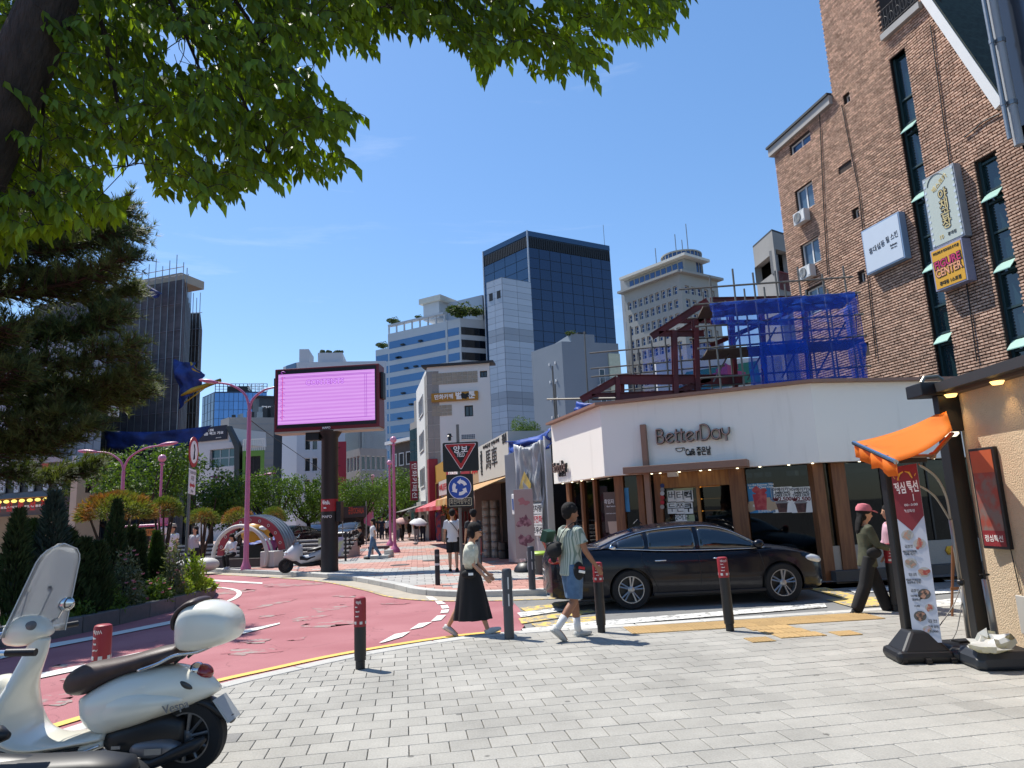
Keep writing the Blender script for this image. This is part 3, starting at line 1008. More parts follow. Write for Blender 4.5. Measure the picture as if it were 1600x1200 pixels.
for k in range(8):
 mb=MB();u=W*.78*k/7;mb.fbox(f,u-.15,u+.15,b.H,b.H+1.9,-.6,-.3);b.put(mb,'roof_post',MATS['pale_stone_band'])
mb=MB();mb.fbox(f,W*.40,W*.62,b.H+2.3,b.H+6.3,-8,-3);b.put(mb,'lift_house',MATS['pale_stone_band'])
mb=MB();mb.fbox(f,W*.36,W*.66,b.H+6.3,b.H+7.6,-9,-2.4);b.put(mb,'lift_house_roof',M('pale_cornice','#c9c7bd',.8))
mb=MB();mb.fbox(f,W*.62,W*1.1,b.H+.5,b.H+6.4,-14,-6);b.put(mb,'upper_storey',pale_panel)
mb=MB();mb.fbox(f,-4.2,0,0,b.H-3.2,-10,-.3);b.put(mb,'side_wing',MATS['pale_stone_band'])
for k in range(15):
 z=b.H-3.6-(k+1)*fh
 if z>1:panel(b.root,f,-4.0,-.2,z,z+fh*.6,-.31,-.22,band_glass,'window_band')
striped=b
# -- plain grey block with stepped parapet
pa,pb,pc=plan(830,547,104),plan(877,527,98),plan(966,540,101)
b=Bld('grey_block','plain slate grey block with stepped parapet below the dark glass tower',[pa,pb,pc],top(877,527,98)-.6,14)
ops1=[]
b.shell(grey_wall)
f,W=b.fr[1],b.W[1]
mb=MB();mb.fbox(f,W*.17,W*.58,b.H,b.H+1.2,-9,-.0);b.put(mb,'raised_parapet',grey_wall)
mb=MB();mb.fbox(f,W*.30,W*.45,b.H+1.2,b.H+1.5,-3,-.1);b.put(mb,'coping',dark_roof)
for k in range(3):
 z=b.H-6.5-3.6*k
 mb=MB();mb.fbox(f,W*.58,W*.78,z,z+.18,0.01,1.1);b.put(mb,'balcony_slab',white_wall)
 mb=MB()
 for q in range(9):mb.fbox(f,W*(.58+.024*q),W*(.58+.024*q)+.06,z+.18,z+1.1,1.0,1.06)
 mb.fbox(f,W*.58,W*.78,z+1.1,z+1.2,.98,1.08);b.put(mb,'railing',steel)
 window(b.root,f,W*.62,W*.72,z+.2,z+2.6,-0.02,dark_glass,white_paint,.08)
for q in range(8):
 mb=MB();u=W*.08+q%2*1.4;z=b.H-3-2.6*(q//2);mb.fbox(b.fr[0],b.W[0]-1-u,b.W[0]-.8-u,z,z+.35,0.01,.15);b.put(mb,'wall_vent',white_paint)
mb=MB();mb.fbox(f,W*.80,W*1.0,b.H-9.0,b.H-1.6,.01,.3);b.put(mb,'stair_glazing',M('pale_glazing','#b6bba4',.3,var=.2))
# -- white office building with punched windows and round glass drum
off_wall=M('light_stone_cladding','#94948f',0.8,var=0.08,scale=0.5)
pa,pb,pc=plan(975,457,104),plan(1062,427,95.5),plan(1121,443,100)
b=Bld('office_building','pale stone office building with punched windows and round glass drum on top',[pa,pb,pc],top(1062,427,95.5),18)
b.rec=0.35
opsL,opsR=[],[]
fl,fr_=b.fr
WL,WR=b.W
fh=2.02
for r in range(13):
 z=b.H-1.4-(r+1)*fh+.6
 if z<1:break
 for c in range(9):
  u=WL*(0.05+c*0.102);opsL.append((u,u+WL*.066,z,z+1.2))
 for c in range(5):
  u=WR*(0.10+c*0.17);opsR.append((u,u+WR*.11,z,z+1.2))
b.shell(off_wall,[opsL,opsR])
win_blue=M('office_window_glass','#25406b',0.08,0.2,var=0.2,spec=0.9)
for o in opsL:window(b.root,fl,*o,0.33,win_blue,white_paint,0.07,0,1)
for o in opsR:window(b.root,fr_,*o,0.33,win_blue,white_paint,0.07,0,1)
mb=MB();mb.fbox(fl,-.6,WL+.4,b.H,b.H+.35,-3,.9);mb.fbox(fr_,-.4,WR+.5,b.H+.001,b.H+.351,-3,.8);b.put(mb,'cornice',off_wall)
for c in range(10):
 u=WL*(.02+c*.098);window(b.root,fl,u,u+WL*.075,b.H+.5,b.H+2.1,1.2,win_blue)
mb=MB();mb.fbox(fl,0,WL,b.H+.35,b.H+2.5,-4,-1.25);b.put(mb,'top_storey',off_wall)
mb=MB();mb.fbox(fl,-1,WL+1,b.H+2.5,b.H+2.9,-6,-.2);b.put(mb,'eaves',M('pale_cornice','#c9c7bd'))
ce=fr_.p(WR*.55,0,-3.3)
mb=MB();mb.lathe([(2.9,b.H+.35),(2.9,b.H+4.4),(0.1,b.H+4.45)],40,Matrix.Translation((ce.x,ce.y,0)));b.put(mb,'glass_drum',win_blue,smooth=40)
for k in range(28):
 a=2*pi*k/28
 mb=MB();mb.box(-.05,.05,2.9,3.0,b.H+.4,b.H+4.3,Matrix.Translation((ce.x,ce.y,0))@Matrix.Rotation(a,4,'Z'));b.put(mb,'drum_mullion',off_wall)
for zz in(2.9,4.2):
 mb=MB();mb.lathe([(2.9,b.H+zz),(3.05,b.H+zz),(3.05,b.H+zz+.2),(2.9,b.H+zz+.2)],40,Matrix.Translation((ce.x,ce.y,0)));b.put(mb,'drum_band',off_wall)
mb=MB();mb.fbox(fl,-1.8,1.2,0,b.H+3.4,-12,-1.3);b.put(mb,'side_slab',M('grey_panelled_slab','#96989a',.7,var=.08))
for r in range(10):
 for c in range(1):
  z=b.H-1-r*3.05;window(b.root,fl,-1.2,-.5,z-1.4,z,1.28,win_blue)
for dx,h in((0,5.5),(1.2,4.2),(2.2,6.4),(-4,4.6)):
 q=fl.p(WL*.62+dx,0,-5);mb=MB();mb.tube([(q.x,q.y,b.H+2.9),(q.x,q.y,b.H+2.9+h)],0.07,6);b.put(mb,'antenna',steel)
 # -- raw concrete frame beside the brick house
pa,pb,pc=plan(1175,376,47),plan(1206,361,44),plan(1250,361,46)
b=Bld('concrete_stair_tower','raw grey concrete stair tower with square openings beside the brick building',[pa,pb,pc],top(1206,361,44),5)
b.rec=0.5
f0,f1=b.fr
def opx(f,x0,y0,x1,y1):
 a=f.hit(x0,y1);c=f.hit(x1,y0);return(min(a[0],c[0]),max(a[0],c[0]),min(a[1],c[1]),max(a[1],c[1]))
o0=opx(f0,1182,398,1204,446);o1=opx(f1,1216,395,1232,425)
b.shell(concrete,[[o0],[o1]])
mb=MB();mb.fbox(f1,o1[0],o1[1]+.6,o1[2],o1[2]+.06,.02,.08)
for k in range(8):mb.fbox(f1,o1[0]+k*.14,o1[0]+k*.14+.03,o1[2]-1.2,o1[2]+.0,.02,.06)
b.put(mb,'railing',M('dull_red_paint','#7d2f2c',.6))
mb=MB();mb.prism([(p.x,p.y)for p in list(b.pts)+b.rear],b.H,b.H+.14);b.put(mb,'coping',dark_roof)
# -- white manga-cafe house
pa,pb=plan(667,574,48.5),plan(765,578,48)
H=top(667,574,48.5)
pz=plan(650,600,58)
b=Bld('white_house','white four storey house with mustard shop sign high on its wall',[pz,pa,pb],H,9)
b.rec=0.18
f=b.fr[1]
wins=[opx(f,750,579,761,590),opx(f,726,633,739,651)]
b.shell(white_wall,[[],wins])
for w in wins:window(b.root,f,*w,0.16,dark_glass,black_metal,.07,1)
stone=M('beige_wall_tile','#9c9484',0.8,var=0.12,scale=2,rndv=0.08)
for(x0,y0,x1,y1,nc,nr)in((675,579,746,602,9,3),(675,632,706,651,4,3)):
 o=opx(f,x0,y0,x1,y1)
 for i in range(nc):
  for j in range(nr):
   cw,ch=(o[1]-o[0])/nc,(o[3]-o[2])/nr
   panel(b.root,f,o[0]+i*cw+.015,o[0]+(i+1)*cw-.015,o[2]+j*ch+.015,o[2]+(j+1)*ch-.015,0.005,0.04,stone,'tile')
o=opx(f,675,611,747,629)
mustard=M('mustard_sign','#a8781f',0.6,var=0.08)
sg=panel(b.root,f,o[0],o[1],o[2],o[3],0.01,0.18,mustard,'sign_board')
cx,cy=(o[0]+o[1])/2,(o[2]+o[3])/2;sh=o[3]-o[2]
text('만화카페',sh*.62,white_ink,f.mat(o[0]+(o[1]-o[0])*.27,cy,.19),b.root,.02,bold=.01,maxw=(o[1]-o[0])*.40)
text('벌',sh*.9,white_ink,f.mat(o[0]+(o[1]-o[0])*.59,cy,.19),b.root,.02,bold=.02)
text('툰',sh*.9,white_ink,f.mat(o[0]+(o[1]-o[0])*.87,cy,.19),b.root,.02,bold=.02)
mb=MB();mb.fprism(f,blob(o[0]+(o[1]-o[0])*.735,cy,.28,.24,0,20,4),.185,.2);b.put(mb,'sign_emblem',black_ink)
mb=MB();mb.fbox(f,-.35,b.W[1]+.3,b.H,b.H+.15,-1.0,.25);b.put(mb,'roof_edge',dark_roof)
tile_side=M('grey_side_tile','#8f8c86',.8,var=.1,rndv=.1)
for r in range(11):
 for c in range(2):
  z=b.H-.3-(r+1)*.95
  if z>.3:panel(b.root,f,-.0+c*.42,.40+c*.42,z,z+.92,0.005,.03,tile_side,'tile')
  if z>.3:panel(b.root,b.fr[0],b.W[0]-1.0-c*1.1,b.W[0]-.05-c*1.1,z,z+.92,0.005,.03,tile_side,'tile')
for r in range(4):
 z=b.H-2.8-r*2.7
 if z>1:window(b.root,b.fr[0],b.W[0]-7,b.W[0]-3.4,z,z+1.5,-.02,dark_glass,white_paint,.1,2)
 # -- narrow teal glass house
pa,pb=plan(640,640,66),plan(663,652,62)
b=Bld('teal_glass_house','narrow teal glass fronted house left of the white house',[pa,pb],top(650,655,63),8)
b.shell(concrete)
for r in range(9):
 for c in range(3):
  z=b.H-.6-(r+1)*1.05;cw=b.W[0]/3
  if z>.5:panel(b.root,b.fr[0],c*cw+.05,(c+1)*cw-.05,z,z+1.0,.01,.05,teal_glass,'pane')
mb=MB();mb.fbox(b.fr[0],-.2,b.W[0]*.75,b.H,b.H+2.2,-6,-.5);b.put(mb,'roof_box',concrete)
b=Bld('brown_brick_house','small dark brown house with white eaves half hidden by street trees',[plan(610,700,78),plan(646,690,74)],top(630,690,76),8)
b.shell(M('brown_render','#57504a',.85))
for c in range(3):
 u=b.W[0]*(.1+c*.3);window(b.root,b.fr[0],u,u+b.W[0]*.2,b.H-2.6,b.H-1.2,-.02,dark_glass,white_paint,.1)
mb=MB();mb.fbox(b.fr[0],-.4,b.W[0]+.3,b.H-.1,b.H+.25,-8,.5);b.put(mb,'eaves',white_paint)
# -- buildings behind the billboard
b=Bld('white_tower_block','white apartment tower with paired dark windows behind the billboard pole',[plan(441,676,113),plan(464,676,110),plan(605,676,112)],top(464,566,110),14)
b.rec=.25
f,W=b.fr[1],b.W[1]
ops=[]
for r in range(9):
 z=b.H-7.5-r*3.35
 if z<2:break
 for c in(0.085,0.165,0.30,0.38,0.6,0.68):ops.append((W*c,W*(c+.062),z,z+2.1))
b.shell(M('white_apartment_wall','#b4b9c0',.85,var=.04),[[],ops])
for o in ops:window(b.root,f,*o,.22,dark_glass,white_paint,.08)
mb=MB();mb.fbox(f,.2,W*.12,b.H,b.H+2.2,-6,-.2);b.put(mb,'roof_house',MATS['white_apartment_wall'])
mb=MB();mb.fbox(f,W*.22,W*.5,b.H,b.H+1.6,-8,-.4);b.put(mb,'roof_house',MATS['white_apartment_wall'])
panel(b.root,b.fr[0],1.0,b.W[0]-.4,b.H-1.5,b.H+.0,.01,.08,navy_glass,'stair_window')
mb=MB()
for k in range(26):mb.ball(f.p(W*(.24+.25*rnd.random()),b.H+1.7+.4*rnd.random(),-1-rnd.random()),rnd.uniform(.2,.45),6,4)
b.put(mb,'roof_shrubs',M('dark_foliage_mass','#2e3b22',.9,var=.4,scale=3))
b=Bld('curved_grey_building','low grey building with glazed roof rail right of the billboard pole',[plan(536,700,98),plan(563,702,93),plan(604,690,96)],top(563,700,93),9)
b.rec=.2
ops=[]
for fi in(0,1):
 l=[]
 for r in range(3):
  z=b.H-2.9-r*3.1
  if z<.5:break
  for c in range(5):u=b.W[fi]*(.05+c*.19);l.append((u,u+b.W[fi]*.155,z,z+1.9))
 ops.append(l)
b.shell(concrete,ops)
for fi in(0,1):
 for o in ops[fi]:window(b.root,b.fr[fi],*o,.18,dark_glass,white_paint,.08)
 mb=MB()
 for k in range(24):u=b.W[fi]*k/23;mb.fbox(b.fr[fi],u-.04,u+.04,b.H,b.H+2.6,-.4,-.3)
 mb.fbox(b.fr[fi],0,b.W[fi],b.H+2.6,b.H+2.75,-.42,-.28);b.put(mb,'roof_rail',steel)
b=Bld('red_hoarding_wall','flat dark red wall panel beside the billboard pole',[plan(524,690,90),plan(541,690,90)],top(532,690,90),2,'wall')
b.shell(M('dull_crimson_wall','#8f2334',.7,var=.08))
# -- left: towers beyond the square
b=Bld('blue_glass_tower','light blue mirrored glass tower with rooftop lettering frame',[plan(317,606,182),plan(336,601,175),plan(417,606,178)],top(336,612,175),20)
b.shell(M('tower_frame_blue','#2c3d54',.5))
for fi,cols in((0,4),(1,11)):
 f,W=b.fr[fi],b.W[fi];cw=W/cols
 for r in range(14):
  z=b.H-.3-(r+1)*2.2
  if z<6:break
  for c in range(cols):panel(b.root,f,c*cw+.05,(c+1)*cw-(.05 if fi else.5),z+.05,z+2.15,.02,.06,sky_glass if fi else navy_glass,'pane')
f,W=b.fr[1],b.W[1]
mb=MB();mb.fbox(f,W*.2,W*.62,b.H,b.H+2.0,-10,-3);b.put(mb,'roof_house',dark_roof)
mb=MB()
for k in range(14):mb.fbox(f,W*k/13-.08,W*k/13+.08,b.H,b.H+2.2,-.6,-.5)
for z in(.7,1.4,2.1):mb.fbox(f,0,W,b.H+z,b.H+z+.1,-.6,-.5)
b.put(mb,'sign_frame',dark_roof)
text('홍대설동',2.2,white_ink,f.mat(W*.78,b.H+1.2,-.4),b.root,.1,maxw=W*.32)
b=Bld('dark_slab_tower','slim dark tower with a white grid of square windows',[plan(395,622,126),plan(405,620,124),plan(445,624,126)],top(405,621,124),14)
b.shell(M('dark_slate_cladding','#2b3640',.6,var=.08))
f,W=b.fr[1],b.W[1]
for r in range(10):
 z=b.H-1.2-(r+1)*1.95
 if z<4:break
 for c in range(2):window(b.root,f,W*(.10+.23*c),W*(.30+.23*c),z,z+1.6,-.12,dark_glass,white_paint,.16)
mb=MB();mb.fbox(f,-.5,W+.3,b.H,b.H+.3,-14,.4);b.put(mb,'roof_edge',dark_roof)
b=Bld('grey_rooftop_house','grey boarded house with rooftop plant and aerials behind the banner',[plan(345,655,92),plan(358,651,90),plan(428,660,92)],top(358,652,90),10)
b.rec=.2
f,W=b.fr[1],b.W[1]
ops=[(W*.36,W*.41,b.H-4.2,b.H-2.6),(W*.36,W*.41,b.H-8.6,b.H-6.4)]
b.shell(M('grey_board_cladding','#8b8a87',.8,var=.08),[[],ops])
for o in ops:window(b.root,f,*o,.18,dark_glass)
for k in range(12):
 mb=MB();mb.fbox(f,0.02,W,b.H-.9*(k+1),b.H-.9*(k+1)+.06,.005,.03);b.put(mb,'board_joint',grey_wall)
for k in range(14):
 u=W*rnd.uniform(.02,.95);h=rnd.uniform(.7,2.0);mb=MB();mb.fbox(f,u,u+rnd.uniform(.3,1.0),b.H,b.H+h,-4,-2.5-rnd.random());b.put(mb,'roof_unit',steel if k%2 else dark_roof)
b=Bld('white_gallery','white shop building with black slanted frame and dark banner on its roof',[plan(296,700,80),plan(384,700,77)],top(360,690,77.5),9)
f,W=b.fr[0],b.W[0]
b.rec=.4
o=opx(f,327,699,369,731)
b.shell(M('white_stone_wall','#b9babb',.8,var=.06),[[o]])
for r in range(2):
 for c in range(3):
  cw,ch=(o[1]-o[0])/3,(o[3]-o[2])/2
  window(b.root,f,o[0]+c*cw,o[0]+(c+1)*cw,o[2]+r*ch,o[2]+(r+1)*ch,.35,teal_glass,steel,.08)
A1,A2,A3,A4=f.hit(361,667),f.hit(378,700),f.hit(378,790),f.hit(370,790)
mb=MB();mb.fprism(f,[f.hit(358,667),f.hit(363,666),f.hit(379,698),f.hit(379,792),f.hit(371,792),f.hit(371,700)],.02,.5);b.put(mb,'black_frame',black_metal)
gA,gB=f.hit(296,699)[1],f.hit(360,667)
mb=MB();mb.fprism(f,[(W*.05,b.H-.1),(f.hit(358,690)[0],b.H-.1),f.hit(357,668),(W*.05,f.hit(305,672)[1])],-6,-.05);b.put(mb,'gable',MATS['white_stone_wall'])
navy_cloth=M('navy_banner','#1d1f2f',.7,var=.08)
o=opx(f,307,664,356,691)
panel(b.root,f,o[0],o[1],o[2],o[3],.05,.15,navy_cloth,'banner')
uc,vc,sh=(o[0]+o[1])/2,(o[2]+o[3])/2,o[3]-o[2]
text('/ 전에',sh*.2,white_ink,f.mat(uc,vc+sh*.22,.16),b.root,.02,bold=.01)
text('토이즘 찍고 가요',sh*.22,white_ink,f.mat(uc,vc-.03,.16),b.root,.02,bold=.01,maxw=(o[1]-o[0])*.8)
text('photostudio',sh*.1,white_ink,f.mat(uc+(o[1]-o[0])*.25,vc-sh*.34,.16),b.root,.02)
o=opx(f,379,708,410,737)
grn=M('green_shop_trim','#5f8a36',.6)
sh_=Bld('green_fronted_shop','small shop with green frame and white balcony rail beside the black slanted frame',[plan(379,720,76),plan(413,720,76)],top(395,704,76),6)
sh_.rec=.3
f2,W2=sh_.fr[0],sh_.W[0]
o=(W2*.12,W2*.82,sh_.H-3.2,sh_.H-.6)
sh_.shell(grn,[[o]])
for c in range(2):window(sh_.root,f2,o[0]+c*(o[1]-o[0])/2,o[0]+(c+1)*(o[1]-o[0])/2,o[2],o[3],.25,dark_glass,black_metal,.08)
mb=MB()
for k in range(12):mb.fbox(f2,W2*k/11-.03,W2*k/11+.03,sh_.H,sh_.H+1.2,-.1,-.04)
mb.fbox(f2,0,W2,sh_.H+1.2,sh_.H+1.3,-.12,-.02);sh_.put(mb,'balcony_rail',white_paint)
mb=MB();mb.fbox(f2,0,W2,sh_.H-7.2,sh_.H-3.6,.02,.3);sh_.put(mb,'blue_shutter',M('blue_shutter','#1f3f8f',.6))
# -- dark netted scaffold building on the left
net_dark=M('charcoal_scaffold_net','#57555a',0.95,col2='#49484d',scale=0.9,bump=0.5,bscale=1.4,stretch=(1,1,2.5))
pa,pb,pc=plan(60,396,47),plan(288,434,43),plan(300,436,50)
H=top(288,436,43)
b=Bld('netted_building','tall building shrouded in charcoal scaffold netting on the left',[pa,pb,pc],H,10)
b.shell(net_dark)
f,W=b.fr[0],b.W[0]
cream=M('cream_wall_top','#a09a8c',.85)
mb=MB();mb.fbox(f,W*.3,W-.4,b.H,b.H+.55,-2.2,-.15);b.put(mb,'wall_top',cream)
for k in range(16):
 u=W*(.35+.65*k/15);mb=MB()
 q=f.p(u,0,.1);mb.tube([(q.x,q.y,1),(q.x,q.y,b.H+1.1+.3*(k%3))],.028,6);b.put(mb,'pole',steel)
for z in(b.H+.25,b.H+.8):
 mb=MB();mb.tube([f.p(W*.35,z,.12),f.p(W+.05,z,.12)],.025,6);b.put(mb,'rail',steel)
for k in range(6):
 z=b.H-1.6-k*1.75;mb=MB();mb.tube([f.p(W*.2,z,.05),f.p(W,z,.05)],.02,5);b.put(mb,'net_seam',M('net_seam','#6b6870',.8))
for k in range(5):
 mb=MB();mb.tube([b.fr[1].p(.4+k*1.2,1,.12),b.fr[1].p(.4+k*1.2,b.H+.9,.12)],.03,6);b.put(mb,'pole',steel)
b2=Bld('netted_annex','lower annex in dark netting with bare scaffold poles at its edge',[plan(286,487,52),plan(313,489,52),plan(317,490,57)],top(313,489,52),7)
b2 .shell(M('dark_annex_net','#403a38',.95,col2='#4e4844',scale=2.2,bump=.5,bscale=4))
for k in range(6):
 mb=MB();u=b2 .W[0]*k/5;mb.tube([b2 .fr[0].p(u,1,.1),b2 .fr[0].p(u,b2 .H+1.2+.4*(k%2),.1)],.03,6);b2 .put(mb,'pole',steel)
for k in range(10):
 mb=MB();mb.tube([b2 .fr[0].p(-.2,b2 .H-k*1.3,.12),b2 .fr[0].p(b2 .W[0]+.2,b2 .H-k*1.3,.12)],.025,6);b2 .put(mb,'rail',steel)
blue_tarp=M('blue_tarpaulin','#1d2f66',.6,col2='#25408a',scale=1.5,bump=.5,bscale=5,transl=0.15)
yellow_tarp=M('yellow_tarp_edge','#b08f2c',.6,var=.2)
def cloth(name,label,cat,corners,nu=14,nv=8,sag=.3,mat=None,seed=1,amp=.15,parts=(),thick=0.01):
 A_,B_,C_,D_=[Vector(c)for c in corners]
 n=(B_-A_).cross(D_-A_).normalized();P=[];F=[]
 for j in range(nv+1):
  for i in range(nu+1):
   s,t=i/nu,j/nv
   p=(A_.lerp(B_,s)).lerp(D_.lerp(C_,s),t)
   w=mnoise.noise(Vector((s*4+seed,t*3,seed*1.7)))*amp+mnoise.noise(Vector((s*11+seed,t*6,seed)))*amp*.4
   P.append(p+n*w-Vector((0,0,sag*4*s*(1-s)*(1-.4*t))))
 for j in range(nv):
  for i in range(nu):
   a=j*(nu+1)+i;F.append((a,a+1,a+nu+2,a+nu+1))
 mb=MB();mb.idx(P,F)
 o=mb.build(name,mat,None,smooth=True)
 so=o.modifiers.new('thickness','SOLIDIFY');so.thickness=thick
 if cat:tag(o,label,cat)
 return o
cloth('blue_tarp','long navy blue tarp slung across the foot of the netted building','tarp',[at(160,672,42),at(330,664,42),at(305,696,42),at(170,700,42)],22,6,.25,blue_tarp,2,.35)
cloth('blue_tarp','blue tarp with yellow hem flapping off the corner of the netted building','tarp',[at(266,560,42.6),at(300,566,42),at(318,590,41.5),at(280,640,42.6)],12,10,.1,blue_tarp,5,.5)
cloth('blue_tarp','small blue tarp hooked on the top rail of the netted building','tarp',[at(185,438,42.4),at(222,441,42.3),at(254,459,42.3),at(238,468,42.3)],10,5,.1,blue_tarp,8,.25)
for k,pts in enumerate(([(298,566),(304,578),(318,585),(300,590)],[(283,618),(300,610),(345,594),(320,606),(288,630)])):
 mb=MB();mb.tube([at(x,y,42.0)for x,y in pts],[.05,.16,.12,.05,.03][:len(pts)],6)
 tag(mb.build('tarp_strip',yellow_tarp,smooth=True),['twisted yellow strip on the blue tarp near its upper corner','long yellow strip streaming from the blue tarp corner towards the sky'][k],'strip')
 # -- grey panelled building and restaurant, far left
pa,pb,pc=plan(-60,500,40),plan(104,540,37.5),plan(165,560,39.5)
H=top(104,520,37.5)
b=Bld('grey_panelled_building','grey panelled building half hidden behind the dark pine',[pa,pb,pc],H,9)
b.rec=.3
f,W=b.fr[0],b.W[0]
o1=opx(f,60,685,101,713);o2=opx(f,-60,733,98,776)
b.shell(M('grey_panel_joint','#6c7076',.8),[[o1,o2],[]])
for fi in(0,1):
 ff,ww=b.fr[fi],b.W[fi];cols=6 if fi==0 else 5
 for r in range(14):
  z=b.H-.1-(r+1)*1.05
  if z<(5.2 if fi==0 else.2):break
  for c in range(cols):
   a,e=c*ww/cols+.02,(c+1)*ww/cols-.02
   if fi==0 and o1[0]<(a+e)/2<o1[1]and z<o1[3]+.2:continue
   panel(b.root,ff,a,e,z+.02,z+1.03,.01,.05,M('building_panel','#9aa0a8',.6,.1,var=.07,rndv=.06))
window(b.root,f,*o1,.25,dark_glass,black_metal,.1,1)
mb=MB();o=opx(f,-60,713,104,735);mb.fbox(f,o[0],o[1],o[2],o[3],.01,.25);b.put(mb,'fascia',M('worn_white_fascia','#a5a3a4',.8,var=.15,scale=1.5))
o=opx(f,73,727,83,734);panel(b.root,f,o[0],o[1],o[2],o[3]+.1,.25,.3,red_ink,'sign_board')
blk=M('black_sign_panel','#14161c',.4,var=.2)
us=[o2[0]+(o2[1]-o2[0])*k/7 for k in range(8)]
for k in range(7):
 panel(b.root,f,us[k]+.05,us[k+1]-.05,o2[2],o2[3],-.2,-.05,blk,'window_film')
 s_=panel(b.root,f,us[k+1]-.16,us[k+1]+.16,o2[2]+.02,o2[3],.0,.08,white_paint,'vertical_sign')
 text('\n'.join(rnd.choice(['야채곱창','만화카페','전화카드','특선점심'])),.26,black_ink,f.mat(us[k+1],(o2[2]+o2[3])/2,.085),b.root,.01,line=.75)
 text('\n'.join(rnd.choice(['곱창','카페','특선'])),.24,white_ink,f.mat(us[k]+.6,(o2[2]+o2[3])/2,-.045),b.root,.01,line=.8)
o=opx(f,-60,776,104,786)
mb=MB();mb.fbox(f,o[0],o[1],o[2],o[3],.0,1.1);b.put(mb,'canopy',M('ochre_canopy','#a6772e',.7))
for k in range(14):
 mb=MB();u=o[0]+(o[1]-o[0])*(k+.5)/14;mb.ball(f.p(u,o[2]-.12,.95),(.13,.13,.09),10,6);b.put(mb,'canopy_lamp',M('warm_lamp','#e8cf6a',.4,emit=1.2))
o=opx(f,-60,787,98,800)
for k in range(9):
 a=o[0]+(o[1]-o[0])*k/9;e=a+(o[1]-o[0])/9-.06
 panel(b.root,f,a,e,o[2],o[3],.6,.68,white_paint,'shop_sign')
 text('야 채 곱 창 전 점 특 선 점'.split()[k],.55,red_ink,f.mat((a+e)/2,(o[2]+o[3])/2,.69),b.root,.01,bold=.02)
mb=MB();o=opx(f,-60,802,100,826);mb.fbox(f,o[0],o[1],.05,o[3],.0,.2);b.put(mb,'shop_front',M('ochre_shop_front','#8a7a58',.7,var=.2))
ac_white=M('ac_casing','#c3c5c4',.5,var=.05)
def ac_unit(name,label,fr,u,v,d,w=.85,h=.6,dep=.32,group=None):
 t=thing(name,label,'air conditioner',tuple(fr.p(u,v,d)),group=group)
 F=Fr((0,0,0),fr.r)
 mb=MB();mb.fbox(F,0,w,0,h,0,dep);mb.build('casing',ac_white,t,bevel=.015)
 mb=MB();c=F.p(w*.38,h*.5,dep)
 mt=F.mat(w*.38,h*.5,dep)
 mb.lathe([(h*.42,0),(h*.42,.02),(h*.38,.02),(h*.38,.004),(.02,.004)],20,mt);mb.build('fan_grille',black_metal,t)
 for k in range(5):
  mb=MB();mb.lathe([(h*(.08+.075*k),.006),(h*(.08+.075*k),.03),(h*(.095+.075*k),.03),(h*(.095+.075*k),.006)],20,mt);mb.build('grille_ring',ac_white,t)
 mb=MB();mb.fbox(F,w*.78,w*.97,h*.15,h*.85,dep,dep+.01);mb.build('service_panel',white_paint,t)
 return t
ac_unit('outdoor_ac_unit','white outdoor unit on the flat roof of the beige kiosk',b.fr[1],.25,top(112,735,36),.8,1.0,.9)
pa,pb,pc=plan(112,737,36),plan(122,738,35),plan(160,743,36.5)
k_=Bld('beige_kiosk','small flat roofed beige kiosk with one square window by the street trees',[pa,pb,pc],top(122,738,35),3)
k_.rec=.2
o=opx(k_.fr[1],133,751,147,770)
k_.shell(M('beige_render','#b3a58a',.85,var=.08),[[],[o]])
window(k_.root,k_.fr[1],*o,.18,dark_glass,M('brown_sash','#5f4a3a',.6),.07,1)
o=opx(b.fr[1],164,637,179,651)
sg=thing('projecting_sign','square white sign with a green arch emblem on the netted building','sign',tuple(b.fr[1].p(o[0],o[2],.3)))
F=Fr((0,0,0),b.fr[1].r);w,h=o[1]-o[0],o[3]-o[2]
mb=MB();mb.fbox(F,0,w,0,h,0,.15);mb.build('board',white_paint,sg)
mb=MB();mb.fprism(F,arc2(w*.5,h*.5,w*.36,0,180,12)+arc2(w*.5,h*.5,w*.15,180,0,8),.15,.165);mb.build('emblem',M('sign_green','#3d8a36',.5),sg)
mb=MB();mb.fprism(F,[(w*.12,h*.45),(w*.45,h*.45),(w*.3,h*.66)],.15,.168);mb.build('emblem',black_ink,sg)
text('만화',h*.26,black_ink,Matrix.Translation(sg.location)@F.mat(w*.5,h*.2,.16),sg,.01,bold=.01,maxw=w*.7)
# -- CAFE ON THE CORNER
cafe_white=M('cafe_white_render','#ece7dc',0.8,var=0.05,scale=1.6,col2='#d6d0c4',bump=0.05,bscale=30,stretch=(3,3,.3),ramp=(.6,.95))
copper=M('tan_coping','#8d6a58',0.55,var=0.1)
wood=M('brown_timber','#6a4226',0.55,col2='#7d5230',scale=3,stretch=(6,6,.6),bump=.1)
wood_light=M('light_timber','#9a6a34',0.55,col2='#86572a',scale=3,stretch=(6,6,.6))
cafe_glass=glass_mat('cafe_window_glass','#a8b4b4',0.5,0.015,0.85)
cA,cB,cC=plan(866,755,19.7),plan(945,743,16.3),plan(1281,722,14.4)
cD=cC+(plan(1500,722,14.9)-cC).normalized()*9.0
ZB,ZT=2.42,4.06
cafe=thing('corner_cafe','single storey corner cafe with white fascia and timber framed glass front','cafe',(cB.x,cB.y,0))
def cput(mb,name,mat,**k):
 o=mb.build(name,mat,cafe,**k);o.location=-Vector(cafe.location);return o
pts=[cA,cB,cC,cD]
FRS=[Fr(pts[i],pts[i+1]-pts[i])for i in range(3)]
WS=[(pts[i+1]-pts[i]).length for i in range(3)]
